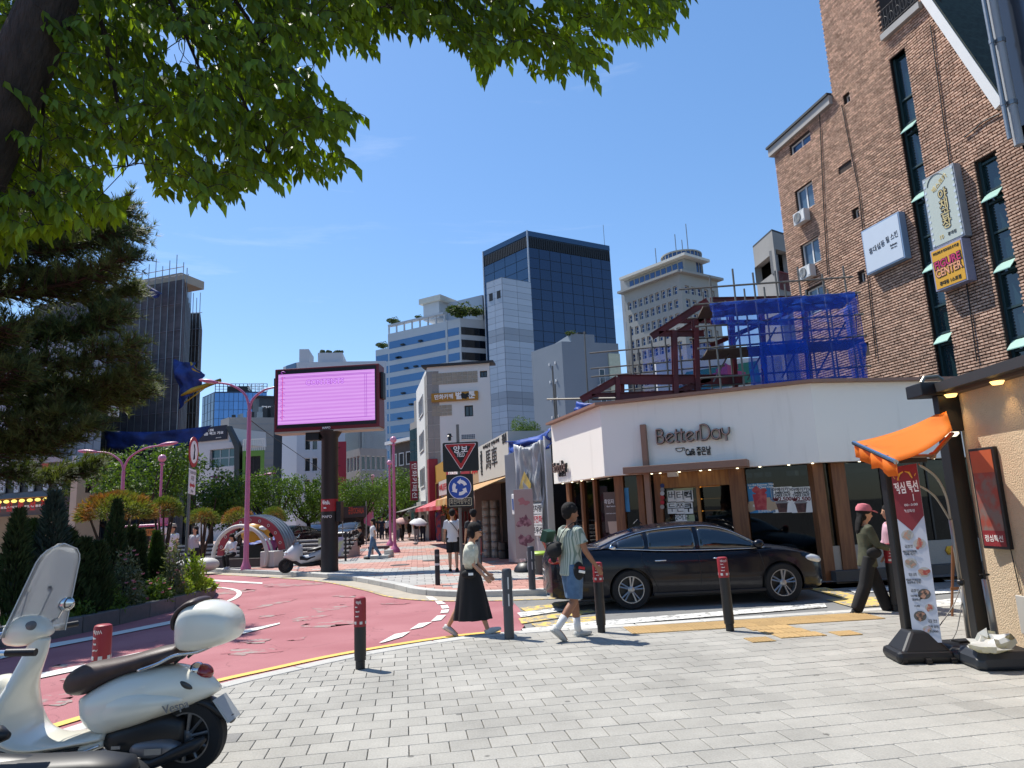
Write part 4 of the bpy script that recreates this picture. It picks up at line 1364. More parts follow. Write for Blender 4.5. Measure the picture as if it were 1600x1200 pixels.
def inset(d):
 out=[]
 for i,p in enumerate(pts):
  if i==0:out.append(p-FRS[0].n*d)
  elif i==3:out.append(p-FRS[2].n*d)
  else:
   n=(FRS[i-1].n+FRS[i].n);n=n/(1+FRS[i-1].n.dot(FRS[i].n));out.append(p-n*d)
 return out
P0,P1=inset(0),inset(0.28)
back=[V(cD.x,cD.y+9,0),V(cA.x+1.4,cA.y+5.5,0)]
mb=MB()
for i in range(3):
 a,b_,c,d=P0[i],P0[i+1],P1[i+1],P1[i]
 mb.idx([(a.x,a.y,ZB),(b_.x,b_.y,ZB),(c.x,c.y,ZB),(d.x,d.y,ZB),(a.x,a.y,ZT),(b_.x,b_.y,ZT),(c.x,c.y,ZT),(d.x,d.y,ZT)],[(0,3,2,1),(4,5,6,7),(0,1,5,4),(2,3,7,6)])
a,d=P0[0],P1[0];mb.face([(d.x,d.y,ZB),(a.x,a.y,ZB),(a.x,a.y,ZT),(d.x,d.y,ZT)])
cput(mb,'fascia',cafe_white)
PO=inset(-0.16)
mb=MB()
for i in range(3):
 a,b_,c,d=PO[i],PO[i+1],P1[i+1],P1[i]
 mb.idx([(p.x,p.y,z)for z in(ZT+.002,ZT+.065)for p in(a,b_,c,d)],[(0,3,2,1),(4,5,6,7),(0,1,5,4),(2,3,7,6),(1,2,6,5),(3,0,4,7)])
cput(mb,'coping',copper)
loop=[(p.x,p.y)for p in P1]+[(p.x,p.y)for p in back]
mb=MB();mb.prism(loop,ZT-.75,ZT-.6);cput(mb,'roof_slab',dark_roof)
P2=inset(0.34)
PG=inset(0.42)
mb=MB()
PR=inset(3.5)
for i in range(3):
 a,b_,c,d=P0[i],P0[i+1],PR[i+1],PR[i]
 mb.face([(a.x,a.y,ZB+.003),(d.x,d.y,ZB+.003),(c.x,c.y,ZB+.003),(b_.x,b_.y,ZB+.003)])
cput(mb,'soffit',M('timber_soffit','#8a6a48',.6,var=.1))
mb=MB();mb.prism([(p.x,p.y)for p in PG]+[(p.x,p.y)for p in back],0.0,0.10);cput(mb,'floor',M('cafe_floor','#3a342e',.5))
mb=MB()
bw=[PG[3]+V(0,.1,0)]+back+[PG[0]]
for i in range(3):
 a,b_=bw[i],bw[i+1];mb.idx([(a.x,a.y,.1),(b_.x,b_.y,.1),(b_.x,b_.y,ZB+.1),(a.x,a.y,ZB+.1)],[(0,1,2,3)])
cput(mb,'back_wall',M('cafe_inner_wall','#4a3f36',.8,var=.1))
GF=[Fr(PG[i],PG[i+1]-PG[i])for i in range(3)]
GW=[(PG[i+1]-PG[i]).length for i in range(3)]
Z0=0.10
def gx(i,px,py=780):return GF[i].hit(px,py)[0]
lampm=M('downlight','#fff0d0',.4,emit=4)
for i,pxs in((0,(890,905,920,938)),(1,(1022,1035,1065,1098,1112,1155,1190,1235,1272)),(2,(1335,1370,1410,1450))):
 for px in pxs:
  mb=MB();u=gx(i,px,740);q=GF[i].p(u,ZB-.004,.22);mb.lathe([(.026,-.008),(.026,0)],10,Matrix.Translation(q));cput(mb,'downlight',lampm)
hexm=M('white_hex_tile','#8f8c86',.4,var=.12,scale=30,bump=.2,bscale=60)
stone_pl=M('cracked_stone_plinth','#7a7266',.85,var=.3,scale=6,bump=.5,bscale=14)
mb=MB();mb.fbox(GF[0],0,GW[0],0,.42,-.1,.06);cput(mb,'plinth',stone_pl)
ud0,ud1=gx(1,1034),gx(1,1142)
mb=MB();mb.fbox(GF[1],0,ud0,0,.42,-.1,.06);cput(mb,'plinth',stone_pl)
mb=MB();mb.fbox(GF[1],ud1,GW[1],0,.55,-.1,.07);cput(mb,'plinth',stone_pl)
mb=MB();mb.fbox(GF[2],0,GW[2],.24,.72,-.1,.06);cput(mb,'tile_plinth',hexm)
mb=MB();mb.fbox(GF[2],0,GW[2],0,.24,-.1,.30);cput(mb,'step',M('dark_step','#4c4a47',.8,var=.2))
mb=MB();mb.lathe([(.10,0),(.10,.02),(.06,.025),(.01,.025)],6,GF[2].mat(gx(2,1481,868),.5,.061));cput(mb,'brass_vent',M('brass','#b48a2e',.4,.8))
def pane_c(i,u0,u1,z0,z1,name='pane'):
 mb=MB();mb.fbox(GF[i],u0,u1,z0,z1,-.006,.006);return cput(mb,name,cafe_glass)
def post(i,u0,u1,z0,z1,d0,d1,mat=wood,name='post'):
 mb=MB();mb.fbox(GF[i],u0,u1,z0,z1,d0,d1);return cput(mb,name,mat,bevel=.008)
for px in(905,917,972):
 pass
u=[0.05,gx(0,893),gx(0,913),gx(0,933),GW[0]]
for k in range(4):pane_c(0,u[k]+.06,u[k+1]-.06,.42,ZB)
for k in range(4):post(0,u[k]-.06,u[k]+.06,.0,ZB,-.07,.08)
u=[0.0,gx(1,972),gx(1,1003),ud0]
post(1,-.09,.09,0,ZB,-.09,.09)
for k in range(2):
 pane_c(1,u[k]+.1,u[k+1]-.05,.42,ZB);post(1,u[k+1]-.07,u[k+1]+.07,0,ZB,-.07,.085)
F1=FRS[1]
ub=F1 .hit(1009,700)[0]
mb=MB();mb.fbox(F1,ub-.06,ub+.06,0.02,F1 .hit(1008,664)[1],.02,.16);cput(mb,'tan_beam',M('tan_beam','#8f6b57',.6,var=.06),bevel=.006)
u0c,u1c=F1 .hit(981,735)[0],F1 .hit(1171,724)[0]
zc=F1 .hit(1080,731)[1]
mb=MB();mb.fbox(F1,u0c,u1c,zc-.06,zc+.09,-.1,.42);cput(mb,'canopy_beam',MATS['tan_beam'],bevel=.006)
uL,uM,uR,uE=gx(1,1036),gx(1,1092),gx(1,1143),gx(1,1168)
post(1,uL-.16,uL,0,ZB,-.1,.1);post(1,uR,uE,0,ZB,-.25,.12)
mb=MB();mb.fbox(GF[1],uL,uR,ZB-.34,ZB,-.1,.09);cput(mb,'lintel',wood_light)
post(1,uM-.035,uM+.035,.1,ZB-.34,-.05,.05,wood_light,'door_post')
dr=MB();dr.fbox(GF[1],uL+.01,uM-.04,.12,ZB-.35,-.006,.006);cput(dr,'door_pane',cafe_glass)
dr=MB();dr.fbox(GF[1],uM+.04,uR-.01,.12,ZB-.35,-.2,-.19);cput(dr,'door_pane',cafe_glass)
mb=MB();mb.fbox(GF[1],uL+.2,uL+.42,ZB-.1,ZB+.02,.1,.25);cput(mb,'door_camera',white_paint)
paper=M('white_paper','#e4e3df',.8,var=.05)
paper_g=M('pale_green_paper','#9aa483',.8,var=.08)
def sheet(i,x0,y0,x1,y1,mat,d=.012,name='paper'):
 a,c=GF[i].hit(x0,y1),GF[i].hit(x1,y0)
 mb=MB();mb.fbox(GF[i],a[0],c[0],a[1],c[1],d,d+.003);o=cput(mb,name,mat);return a[0],c[0],a[1],c[1]
def ctext(i,body,px,py,size,mat,d=.018,**k):
 u_,v_=GF[i].hit(px,py);return text(body,size,mat,GF[i].mat(u_,v_,d),cafe,.003,**k)
sheet(1,1052,762,1083,767,paper_g)
for r,(word,y0,y1)in enumerate((('버터떡',766,784),('두쫀쿠',785,803))):
 for c in range(3):
  x=1044+c*12.8;sheet(1,x,y0,x+12.5,y1,paper,.012)
  ctext(1,word[c],x+6.2,(y0+y1)/2,.21,black_ink,bold=.0 if c<2 else.006)
sheet(1,1056,804,1073,817,paper);ctext(1,'있어요',1064.5,809,.14,black_ink,bold=.001)
sheet(1,1074,804,1085,817,paper_g)
for k,(cl,y)in enumerate((('#1f2f6a',759),('#8c8c92',765),('#b8b9bd',771),('#a02a2a',777.5),('#b02030',785),('#9b948f',792))):
 uu,vv=GF[1].hit(1036.5,y)
 mb=MB();mb.lathe([(.05,0),(.05,.004),(.001,.0045)],14,GF[1].mat(uu,vv,.105));cput(mb,'sticker',M('sticker_%d'%k,cl,.5))
pane_c(1,uE+.02,gx(1,1276),.55,ZB)
pane_c(1,gx(1,1278),GW[1]-.02,.55,ZB)
for px in(1296,1318):pass
sheet(1,1172,754,1207,802,M('blue_poster','#2f6f9c',.6,col2='#3d86b5',scale=2),.012,'poster')
u_,v_=GF[1].hit(1189,782)
mb=MB();mb.fprism(GF[1],[(u_-.13,v_-.20),(u_+.10,v_-.20),(u_+.13,v_+.14),(u_-.16,v_+.14)],.016,.02);cput(mb,'poster_cup',M('poster_red','#a8323a',.6,col2='#c05a55',scale=8))
mb=MB();mb.fprism(GF[1],blob(u_+.02,v_-.1,.30,.16,0,24,3),.0155,.0175);cput(mb,'poster_table',M('poster_sand','#b39a7d',.6))
mb=MB();mb.fprism(GF[1],blob(u_-.02,v_+.2,.12,.1,.3,20,9),.016,.021);cput(mb,'poster_fruit',MATS['poster_red'])
ctext(1,"I'm the Summer Vibe\nAround Chew Only",1189,759.5,.062,white_ink,bold=.001)
ctext(1,'특선',1181,791,.07,white_ink);ctext(1,'SUMMER',1195,799,.07,white_ink)
cup_brown=M('iced_coffee','#3a1f1d',.5,col2='#5a3530',scale=14)
for x0 in(1208,1237.5):
 sheet(1,x0,760,x0+29,801.5,paper,.012,'poster')
 xc=x0+14.5
 ctext(1,'아메리카노',xc,765,.085,black_ink,bold=.002);ctext(1,'AMERICANO',xc,769.8,.062,black_ink,bold=.003,maxw=.30)
 ctext(1,'TAKE OUT',xc,774,.068,black_ink,bold=.003);ctext(1,'₩2,500',xc,780,.115,M('price_maroon','#6b1720',.6),bold=.004)
 u_,v_=GF[1].hit(xc,793)
 mb=MB();mb.fprism(GF[1],[(u_-.08,v_-.10),(u_+.08,v_-.10),(u_+.115,v_+.09),(u_-.115,v_+.09)],.016,.02);cput(mb,'poster_cup',cup_brown)
 mb=MB();mb.fprism(GF[1],[(u_-.13,v_+.085),(u_+.13,v_+.085),(u_+.13,v_+.10),(u_+.08,v_+.15),(u_-.08,v_+.15),(u_-.13,v_+.10)],.0165,.0195);cput(mb,'poster_lid',M('poster_grey','#8e8a88',.6))
sheet(0,917,775,947,832,M('taupe_poster','#5b4c44',.7,var=.1),.012,'poster')if False else None
a=sheet(1,947,768,970,832,M('taupe_poster','#5b4c44',.7,var=.1),.012,'poster')
ctext(1,'흑임자 라떼',958,784,.12,white_ink,maxw=.42);ctext(1,'Black Sesame Latte',958,791,.05,white_ink,maxw=.3);ctext(1,'a new taste every season',958,802,.04,white_ink,maxw=.34)
u_,v_=GF[1].hit(960,820)
mb=MB();mb.fprism(GF[1],[(u_-.12,v_-.2),(u_+.12,v_-.2),(u_+.15,v_+.08),(u_-.15,v_+.08)],.0155,.019);cput(mb,'poster_cup',M('latte_cup','#b09a86',.6))
sheet(1,974,762,982,800,M('blue_poster','#2f6f9c'),.012,'poster')
post(2,-.12,.12,0,ZB,-.12,.12)
u=[0.12,gx(2,1300),gx(2,1375),gx(2,1455),gx(2,1530),GW[2]]
u2a,u2b=gx(2,1300),gx(2,1322)
post(2,u2a,u2b,.24,ZB,-.12,.1)
pane_c(2,.13,u2a-.01,.72,ZB)
prev=u2b
for px in(1380,1452,1525,1600):
 q=gx(2,px);pane_c(2,prev+.02,q-.02,.72,ZB);post(2,q-.02,q+.02,.72,ZB,-.03,.03,black_metal,'glazing_bar');prev=q
cin=M('cafe_counter','#5a3c24',.5,var=.1)
mb=MB();q=GF[1].p(1.2,0,-3.2);mb.fbox(GF[1],.3,2.4,.1,1.1,-3.6,-2.9);cput(mb,'counter',cin)
for uu in(1.95,3.2):
 mb=MB();mb.fbox(GF[1],uu,uu+.3,.1,ZB,-2.6,-2.3);cput(mb,'inner_column',wood)
for k in range(3):
 mb=MB();mb.fbox(GF[1],.2,3.0,1.5+.33*k,1.53+.33*k,-4.2,-4.0);cput(mb,'shelf',wood_light)
 mb=MB();mb.fbox(GF[1],.5,2.8,1.49+.33*k,1.497+.33*k,-4.2,-4.05);cput(mb,'shelf_light',M('shelf_strip','#e0953a',.4,emit=2.0))
for k in range(4):
 mb=MB();uu=0.5+k*1.25;c=GF[2].p(uu,0,-.9)
 mb.lathe([(.2,.1),(.2,.12),(.03,.13),(.03,.8),(.32,.81),(.32,.84)],18,Matrix.Translation((c.x,c.y,0)));cput(mb,'table',wood)
sign_black=M('sign_black','#1a1717',.45)
sign_pink=M('sign_pink_face','#a5887c',.5)
u_,v_=F1 .hit(1083,682)
wsg=F1 .hit(1140,678)[0]-F1 .hit(1027,690)[0]
def logo(fr,uu,vv,width,height,parent,sw=1.0):
 S=height
 def st(pts):return pts
 strokes=[]
 def arc(cx,cy,rx,ry,a0,a1,n=14):return[(cx+rx*cos(radians(a0+(a1-a0)*i/n)),cy+ry*sin(radians(a0+(a1-a0)*i/n)))for i in range(n+1)]
 x=0.0
 strokes+=[[(x,0),(x,1)],[(x,1),(x+.25,1)]+arc(x+.25,.76,.24,.24,90,-90)+[(x+.08,.52)],[(x+.25,.52)]+arc(x+.27,.26,.28,.26,90,-90)+[(x,0)]]
 x+=.72
 def e(x):return[[(x+.06,.22),(x+.50,.50)]+arc(x+.29,.32,.29,.32,38,330,20)]
 strokes+=e(x);x+=.70
 for _ in range(2):
  strokes+=[[(x+.08,.92),(x+.08,.12)]+arc(x+.2,.12,.12,.12,180,270,6)+[(x+.3,0)],[(x-.04,.66),(x+.3,.66)]];x+=.40
 strokes+=e(x);x+=.72
 strokes+=[[(x+.06,0),(x+.06,.66)],[(x+.06,.42)]+arc(x+.28,.42,.22,.24,180,75,8)];x+=.38
 strokes+=[[(x,0),(x,1.08),(x+.2,1.08)]+arc(x+.22,.54,.42,.54,90,-90)+[(x,0)]];x+=.78
 strokes+=[arc(x+.3,.33,.3,.33,0,360,22),[(x+.60,.66),(x+.60,0)]];x+=.76
 strokes+=[[(x,.72),(x,.5)]+arc(x+.25,.5,.25,.25,180,360,10)+[(x+.5,.74)],[(x+.26,.26),(x+.26,-.18)]];x+=.52
 k=width/x
 h=height
 m1,m2=MB(),MB()
 for s_ in strokes:
  p3=[fr.p(uu-width/2+a*k,vv-h*.5+c*h,.06)for a,c in s_]
  m1 .tube(p3,[(.052*h*1.5*sw,.05*sw)]*len(p3),6,flat=fr.n)
  p4=[fr.p(uu-width/2+a*k,vv-h*.5+c*h,.115)for a,c in s_]
  m2 .tube(p4,[(.026*h*1.5*sw,.006)]*len(p4),4,flat=fr.n)
 a=m1 .build('lettering',sign_black,parent);a.location=-Vector(parent.location)
 a=m2 .build('lettering',sign_pink,parent);a.location=-Vector(parent.location)
logo(F1,u_,F1 .hit(1083,680)[1]+.03,wsg,.31,cafe)
u_,v_=F1 .hit(1085,704)
ctx=text('Café 좋은날',.20,black_ink,F1 .mat(F1 .hit(1091,706)[0],F1 .hit(1091,706)[1],.012),cafe,.02,bold=.004,maxw=F1 .hit(1111,703)[0]-F1 .hit(1071,703)[0])
uc,vc=F1 .hit(1062,704.5)
mb=MB();mb.tube([F1 .p(uc+a,vc+c,.015)for a,c in[(-.08,.06)]+arc2(0,.06,.08,180,360,12)+[(.08,.06),(-.08,.06)]],.008,5)
mb.tube([F1 .p(uc+a,vc+c,.015)for a,c in arc2(.085,.03,.035,-70,90,8)],.007,5);cput(mb,'cup_emblem',black_ink)
F0_=FRS[0]
u_,v_=F0_.hit(879,729)
logo(F0_,u_,v_,F0_.hit(889,729)[0]-F0_.hit(869.5,729)[0],.26,cafe,.5)
text('Café 좋은날',.16,black_ink,F0_.mat(*F0_.hit(879,741),.01),cafe,.02,bold=.003,maxw=(F0_.hit(885,741)[0]-F0_.hit(874,741)[0]))
# -- BRICK BUILDING
brick_red=M('brown_brick','#c9a68e',0.9,col2='#a98670',var=0.15,scale=9,bump=.2,bscale=40,rndv=0.22)
brick_j=M('brown_brick_far','#cba890',0.9,col2='#ab8872',scale=9,bump=.2,bscale=40,tint=0.30)
brick_mortar=M('brick_mortar','#3f342e',.95,var=.2,scale=5)
BD=V(-.242,.970,0).normalized()
q0=plan(1455,400,24.0)
uo=q0-BD*9.0
FB=Fr(q0+BD*12.0,-BD)
def bh(px,py):return FB.hit(px,py)
uL0=bh(1236,450)[0]
FB=Fr(FB.p(uL0,0),-BD)
brick=thing('brick_building','tall brown brick building with narrow window strips and green shingled gable roof','building',(FB.o.x,FB.o.y,0))
def bput(mb,name,mat,**k):
 o=mb.build(name,mat,brick,**k);o.location=-Vector(brick.location);return o
WBR=bh(1640,300)[0]
zs=bh(1220,224)[1]
uS=bh(1301,150)[0]
zr=bh(1301,40)[1]
zT=zr+2.2
gR=bh(1566,172)
gT=bh(1447,0)
sl=(gT[1]-gR[1])/(gT[0]-gR[0])
def top_at(u):
 if u<uS:return zs+(u/uS)*(bh(1300,152)[1]-zs)
 if u<gT[0]-.05:return zT+1.0
 if u<gR[0]:return gT[1]+sl*(u-gT[0])
 return gR[1]
bops=[]
def opn(x0,y0,x1,y1):
 a,c=bh(x0,y1),bh(x1,y0)
 return(a[0],c[0],a[1],c[1])
strip1=opn(1402,588,1424,84);w1=bh(1453,420)[0]-bh(1430,420)[0]
s1u=7.86;s2u=bh(1567,400)[0]
sw=.78
S1=(s1u-sw/2,s1u+sw/2,3.2,bh(1408,80)[1])
S2=(s2u-sw/2,s2u+sw/2,3.2,bh(1548,240)[1])
bops+=[S1,S2]
small=[opn(1317,146,1331,162),opn(1332,325,1345,341),opn(1342,424,1354,440),opn(1347,538,1362,553)]
small2=[opn(1310,250,1334,272)]
winsL=[opn(1243,290,1274,327),opn(1252,376,1283,412),opn(1262,455,1290,480)]
winT=[opn(1236,213,1266,236)]
def sq(o,w,h):
 c,d=(o[0]+o[1])/2,(o[2]+o[3])/2;return(c-w/2,c+w/2,d-h/2,d+h/2)
small=[sq(o,.38,.42)for o in small];small2=[sq(o,.8,.36)for o in small2]
winsL=[sq(o,1.25,1.15)for o in winsL];winT=[sq(o,1.5,.5)for o in winT]
balc=(7.40,gT[0]-.15,bh(1384,56)[1],zT+1.2)
bops+=small+small2+winsL+winT
mb=MB()
facade(mb,FB,uS,zs-.02,[o for o in bops if o[1]<uS and o[3]<zs],.25,0,0)
facade(mb,FB,balc[0],zT+1.0,[o for o in bops if o[0]>uS and o[1]<balc[0]],.25,uS,0)
facade(mb,FB,balc[1],balc[2],[o for o in bops if o[0]>=balc[0]-.01 and o[1]<=balc[1]+.01],.25,balc[0],0)
usl=[balc[1]]+sorted([S1[0],S1[1],S2[0],S2[1],gR[0],WBR])
usl=[u for u in sorted(set(usl))if u>=balc[1]]
for a,c in zip(usl[:-1],usl[1:]):
 m=(a+c)/2;lo=0
 if S2[0]<m<S2[1]:
  mb.face([FB.p(a,0),FB.p(c,0),FB.p(c,S2[2]),FB.p(a,S2[2])]);lo=S2[3]
 if S1[0]<m<S1[1]:
  mb.face([FB.p(a,0),FB.p(c,0),FB.p(c,S1[2]),FB.p(a,S1[2])]);lo=S1[3]
 mb.face([FB.p(a,lo),FB.p(c,lo),FB.p(c,top_at(c-.001)),FB.p(a,top_at(a+.001))])
for o in bops:
 a,b_,c,d=o
 if o in(S1,S2):
  r=.25
  mb.face([FB.p(a,c,0),FB.p(a,d,0),FB.p(a,d,-r),FB.p(a,c,-r)]);mb.face([FB.p(b_,d,0),FB.p(b_,c,0),FB.p(b_,c,-r),FB.p(b_,d,-r)])
  mb.face([FB.p(a,d,0),FB.p(b_,d,0),FB.p(b_,d,-r),FB.p(a,d,-r)])
n_=FB.n
mb.face([FB.p(0,0),FB.p(0,zs),FB.p(0,zs,-8),FB.p(0,0,-8)])
mb.face([FB.p(uS,zs-.2),FB.p(uS,zT+1),FB.p(uS,zT+1,-8),FB.p(uS,zs-.2,-8)])
mb.face([FB.p(WBR,0),FB.p(WBR,gR[1]),FB.p(WBR,gR[1],-8),FB.p(WBR,0,-8)])
mb.face([FB.p(0,zs-.02),FB.p(uS,zs-.02),FB.p(uS,zs-.02,-8),FB.p(0,zs-.02,-8)])
bput(mb,'wall',brick_mortar)
ch,bl=0.105,0.31
bricks=[]
rows=int((zT+1)/ch)
for r in range(rows):
 z=r*ch
 if z<4.3:continue
 for c in range(int(WBR/bl)+2):
  a=c*bl+(bl/2 if r%2 else 0)-bl/2;e=a+bl-.028
  a=max(a,0);e=min(e,WBR)
  if e-a<.05:continue
  m=(a+e)/2;zc_=z+ch/2
  if z>zs and m>uS-.2:a=max(a,uS+.01)
  if e-a<.05:continue
  m=(a+e)/2
  if z+ch>top_at(m)-.02:continue
  if balc[0]<m<balc[1]and zc_>balc[2]:continue
  segs=[(a,e)]
  for o in bops:
   if o[2]-.02<zc_<o[3]+.02:
    ns_=[]
    for s0,s1 in segs:
     if s1<=o[0]or s0>=o[1]:ns_.append((s0,s1));continue
     if s0<o[0]-.03:ns_.append((s0,o[0]))
     if s1>o[1]+.03:ns_.append((o[1],s1))
    segs=ns_
  for s0,s1 in segs:bricks.append((s0,s1,z))
r_=random.Random(2)
fullb=MB();fb_=Fr((0,0,0),(1,0,0),(0,1,0));fullb.fbox(fb_,0,bl-.028,0.012,ch-.032,-.004,.05)
brick_mesh=fullb.mesh('brick',brick_red)
near_b=sorted([k for k in bricks if abs(k[1]-k[0]-(bl-.028))<1e-3],key=lambda k:-k[0]+.12*abs(k[2]-9))[:300]
near_set=set(near_b)
for s0,s1,z in near_b:
 o=obj('brick',brick_mesh,brick);o.matrix_basis=Matrix.Translation(-brick.location)@FB.mat(s0,z,r_.uniform(-.006,.006))
mb=MB()
for k in bricks:
 if k in near_set:continue
 s0,s1,z=k;d=.05+r_.uniform(-.008,.008);t=r_.random()
 P=[FB.p(s0,z+.012,d),FB.p(s1,z+.012,d),FB.p(s1,z+ch-.032,d),FB.p(s0,z+ch-.032,d)]
 Q=[FB.p(s0,z+.012,-.004),FB.p(s1,z+.012,-.004),FB.p(s1,z+ch-.032,-.004),FB.p(s0,z+ch-.032,-.004)]
 mb.idx(P+Q,[(0,1,2,3),(4,5,1,0),(7,3,2,6),(4,0,3,7),(1,5,6,2)],t)
o=bput(mb,'brick',brick_j,tint=True);o['kind']='stuff'
teal_frame=M('teal_window_frame','#1f3a3c',.5,var=.1)
green_sash=M('pale_green_sash','#8fb5a8',.35,var=.1)
strip_glass=M('strip_window_glass','#1c3136',.05,var=.3,scale=.8,spec=.9)
for S,levels in((S1,[(1478,382),(1505,615)]),(S2,[])):
 u0,u1,v0,v1=S
 mb=MB();mb.fbox(FB,u0,u1,v0,v1,-.25,-.22);bput(mb,'window_glass',strip_glass)
 mb=MB();mb.fbox(FB,u0,u0+.1,v0,v1,-.22,-.12);mb.fbox(FB,u1-.08,u1,v0,v1,-.22,-.12);bput(mb,'window_frame',teal_frame)
 ph=2.32
 z=v1-ph if S is S2 else v1-1.1
 k=0
 zz=v1
 ops_z=[bh(1428,200)[1],bh(1440,312)[1],bh(1456,424)[1],bh(1468,538)[1]]if S is S1 else[bh(1560,308)[1],bh(1574,422)[1],bh(1592,545)[1]]
 for zq in ops_z:
  mb=MB();A_=[FB.p(u0+.1,zq+.30,-.12),FB.p(u1-.08,zq+.30,-.12),FB.p(u1-.08,zq,.16),FB.p(u0+.1,zq,.16)]
  up=FB.u*.03
  mb.idx([tuple(p)for p in A_]+[tuple(p+up)for p in A_],[(0,1,2,3),(7,6,5,4),(0,4,5,1),(1,5,6,2),(2,6,7,3),(3,7,4,0)]);bput(mb,'open_sash',green_sash)
  for dz in(.36,-.05,1.35):
   mb=MB();mb.fbox(FB,u0+.1,u1-.08,zq+dz,zq+dz+.07,-.22,-.14);bput(mb,'transom',teal_frame)
for o in small:window(brick,FB,*o,.2,dark_glass,white_paint,.05,1)
for o in small2:window(brick,FB,*o,.2,dark_glass,white_paint,.05,1)
for o in winsL:window(brick,FB,*o,.15,M('house_window_glass','#4b5f70',.06,var=.25,spec=.9),white_paint,.07,1)
for o in winT:window(brick,FB,*o,.15,navy_glass,white_paint,.06,1)
cop=M('pale_concrete_coping','#a3a19c',.85,var=.15,scale=2)
mb=MB();mb.fprism(FB,[(-.2,zs-.35),(uS,top_at(uS-.01)-.35),(uS,top_at(uS-.01)+.05),(-.2,zs+.05)],-.5,.22);bput(mb,'coping',cop)
mb=MB();mb.fprism(FB,[(-.25,zs+.05),(uS,top_at(uS-.01)+.05),(uS,top_at(uS-.01)+.16),(-.25,zs+.16)],-6,.3);bput(mb,'roof_edge',dark_roof)
mb=MB();mb.fbox(FB,uS-.1,balc[0],zT+1.0,zT+1.2,-.5,.1);bput(mb,'coping',cop)
mb=MB();mb.fbox(FB,balc[0],balc[1],balc[2]-.22,balc[2]+.04,-.6,.22);bput(mb,'balcony_edge',cop)
iron=M('wrought_iron','#2c2a2b',.5,.3)
nb=12
for k in range(nb):
 u=balc[0]+(balc[1]-balc[0])*(k+.5)/nb
 mb=MB();mb.tube([FB.p(u,balc[2]+.04,.12),FB.p(u,balc[2]+1.0,.12)],.014,5);bput(mb,'baluster',iron)
 if k%2:
  c=(u,balc[2]+.5);mb=MB();mb.tube([FB.p(c[0]+.12*cos(t),c[1]+.18*sin(t),.12)for t in[2*pi*i/12 for i in range(13)]],.01,4);bput(mb,'scroll',iron)
for z in(.2,1.0):
 mb=MB();mb.tube([FB.p(balc[0],balc[2]+z,.12),FB.p(balc[1],balc[2]+z,.12)],.018,5);bput(mb,'rail',iron)
mb=MB();mb.fbox(FB,balc[0],balc[1],balc[2],zT+1,-3,-2.9);bput(mb,'balcony_back',M('pale_balcony_wall','#8e8a86',.8))
vg=[(gT[0]-.05,gT[1]+.02),gR]
du,dv=gR[0]-gT[0],gR[1]-gT[1];ln=sqrt(du*du+dv*dv);nx,nz=-dv/ln,du/ln
if nz<0:nx,nz=-nx,-nz
e0=(gT[0]-du*.25,gT[1]-dv*.25)
mb=MB();mb.fprism(FB,[e0,gR,(gR[0]+nx*.3,gR[1]+nz*.3),(e0[0]+nx*.3,e0[1]+nz*.3)],-.1,.28);bput(mb,'verge_board',white_paint)
shm=M('green_shingle','#26332c',.85,col2='#1c2722',scale=6,bump=.3,bscale=60,rndv=.2)
mb=MB();o_=.3
mb.fprism(FB,[(e0[0]+nx*o_,e0[1]+nz*o_),(gR[0]+nx*o_+du*.1,gR[1]+nz*o_+dv*.1),(gR[0]+nx*(o_+.05)+du*.1,gR[1]+nz*(o_+.05)+dv*.1),(e0[0]+nx*(o_+.05),e0[1]+nz*(o_+.05))],-7,.25)
roof_o=bput(mb,'roof',shm)
rf=Fr(FB.p(gR[0]+nx*.351,gR[1]+nz*.351,0),FB.n,(FB.r*(-du/ln)+FB.u*(-dv/ln)))
sm_=MB();sm_.fbox(Fr((0,0,0),(1,0,0),(0,1,0)),.01,.31,0,.27,0,.018);shingle=sm_.mesh('shingle',shm)
cnt=0
for j in range(20):
 for i in range(15):
  o=obj('shingle',shingle,brick);o.matrix_basis=Matrix.Translation(-brick.location)@rf.mat(-.3*i-.15*(j%2)-.1,j*.24,.002+.004*(j%2),0)@Matrix.Rotation(-.03,4,'X');cnt+=1
mb=MB()
for j in range(36):
 for i in range(26):
  if j<20 and i<15:continue
  mb.fbox(rf,-.3*i-.15*(j%2)-.1,-.3*i-.15*(j%2)+.19,j*.24,j*.24+.27,.003,.02)
if mb.f:
 o=bput(mb,'shingle',shm);o['kind']='stuff'
pipe_m=M('black_drain_pipe','#1d1a19',.6,var=.1)
for pts_ in([(1457,40),(1486,250),(1508,400),(1530,565)],[(1318,165),(1345,300),(1372,560)],[(1283,170),(1290,330),(1296,430)],[(1510,215),(1540,190),(1566,178)]):
 mb=MB();mb.tube([FB.p(*bh(x,y),.09)for x,y in pts_],.022,6);bput(mb,'cable',pipe_m)
def wall_sign(name,label,px,w,h,dep,edge,face,build):
 a=[bh(x,y)for x,y in px]
 u0,u1=a[0][0],a[1][0];v1=(a[0][1]+a[1][1])/2;v0=(a[2][1]+a[3][1])/2
 t=thing(name,label,'sign',tuple(FB.p(u0,v0,.06)))
 F=Fr((0,0,0),FB.r)
 mb=MB();mb.fbox(F,0,u1-u0,0,v1-v0,0,dep);mb.build('box',edge,t,bevel=.01)
 mb=MB();mb.fbox(F,.06,u1-u0-.06,.06,v1-v0-.06,dep,dep+.012);mb.build('face',face,t)
 def tx(body,s,t_,size,mat,**k):
  return text(body,size,mat,Matrix.Translation(t.location)@F.mat(s*(u1-u0),t_*(v1-v0),dep+.018,k.pop('rot',0)),t,.008,**k)
 build(t,F,u1-u0,v1-v0,dep+.014,tx)
 return t
face_pale=M('pale_lightbox','#c6d0da',.4,var=.03)
edge_blue=M('lightbox_blue_edge','#7d97b4',.5)
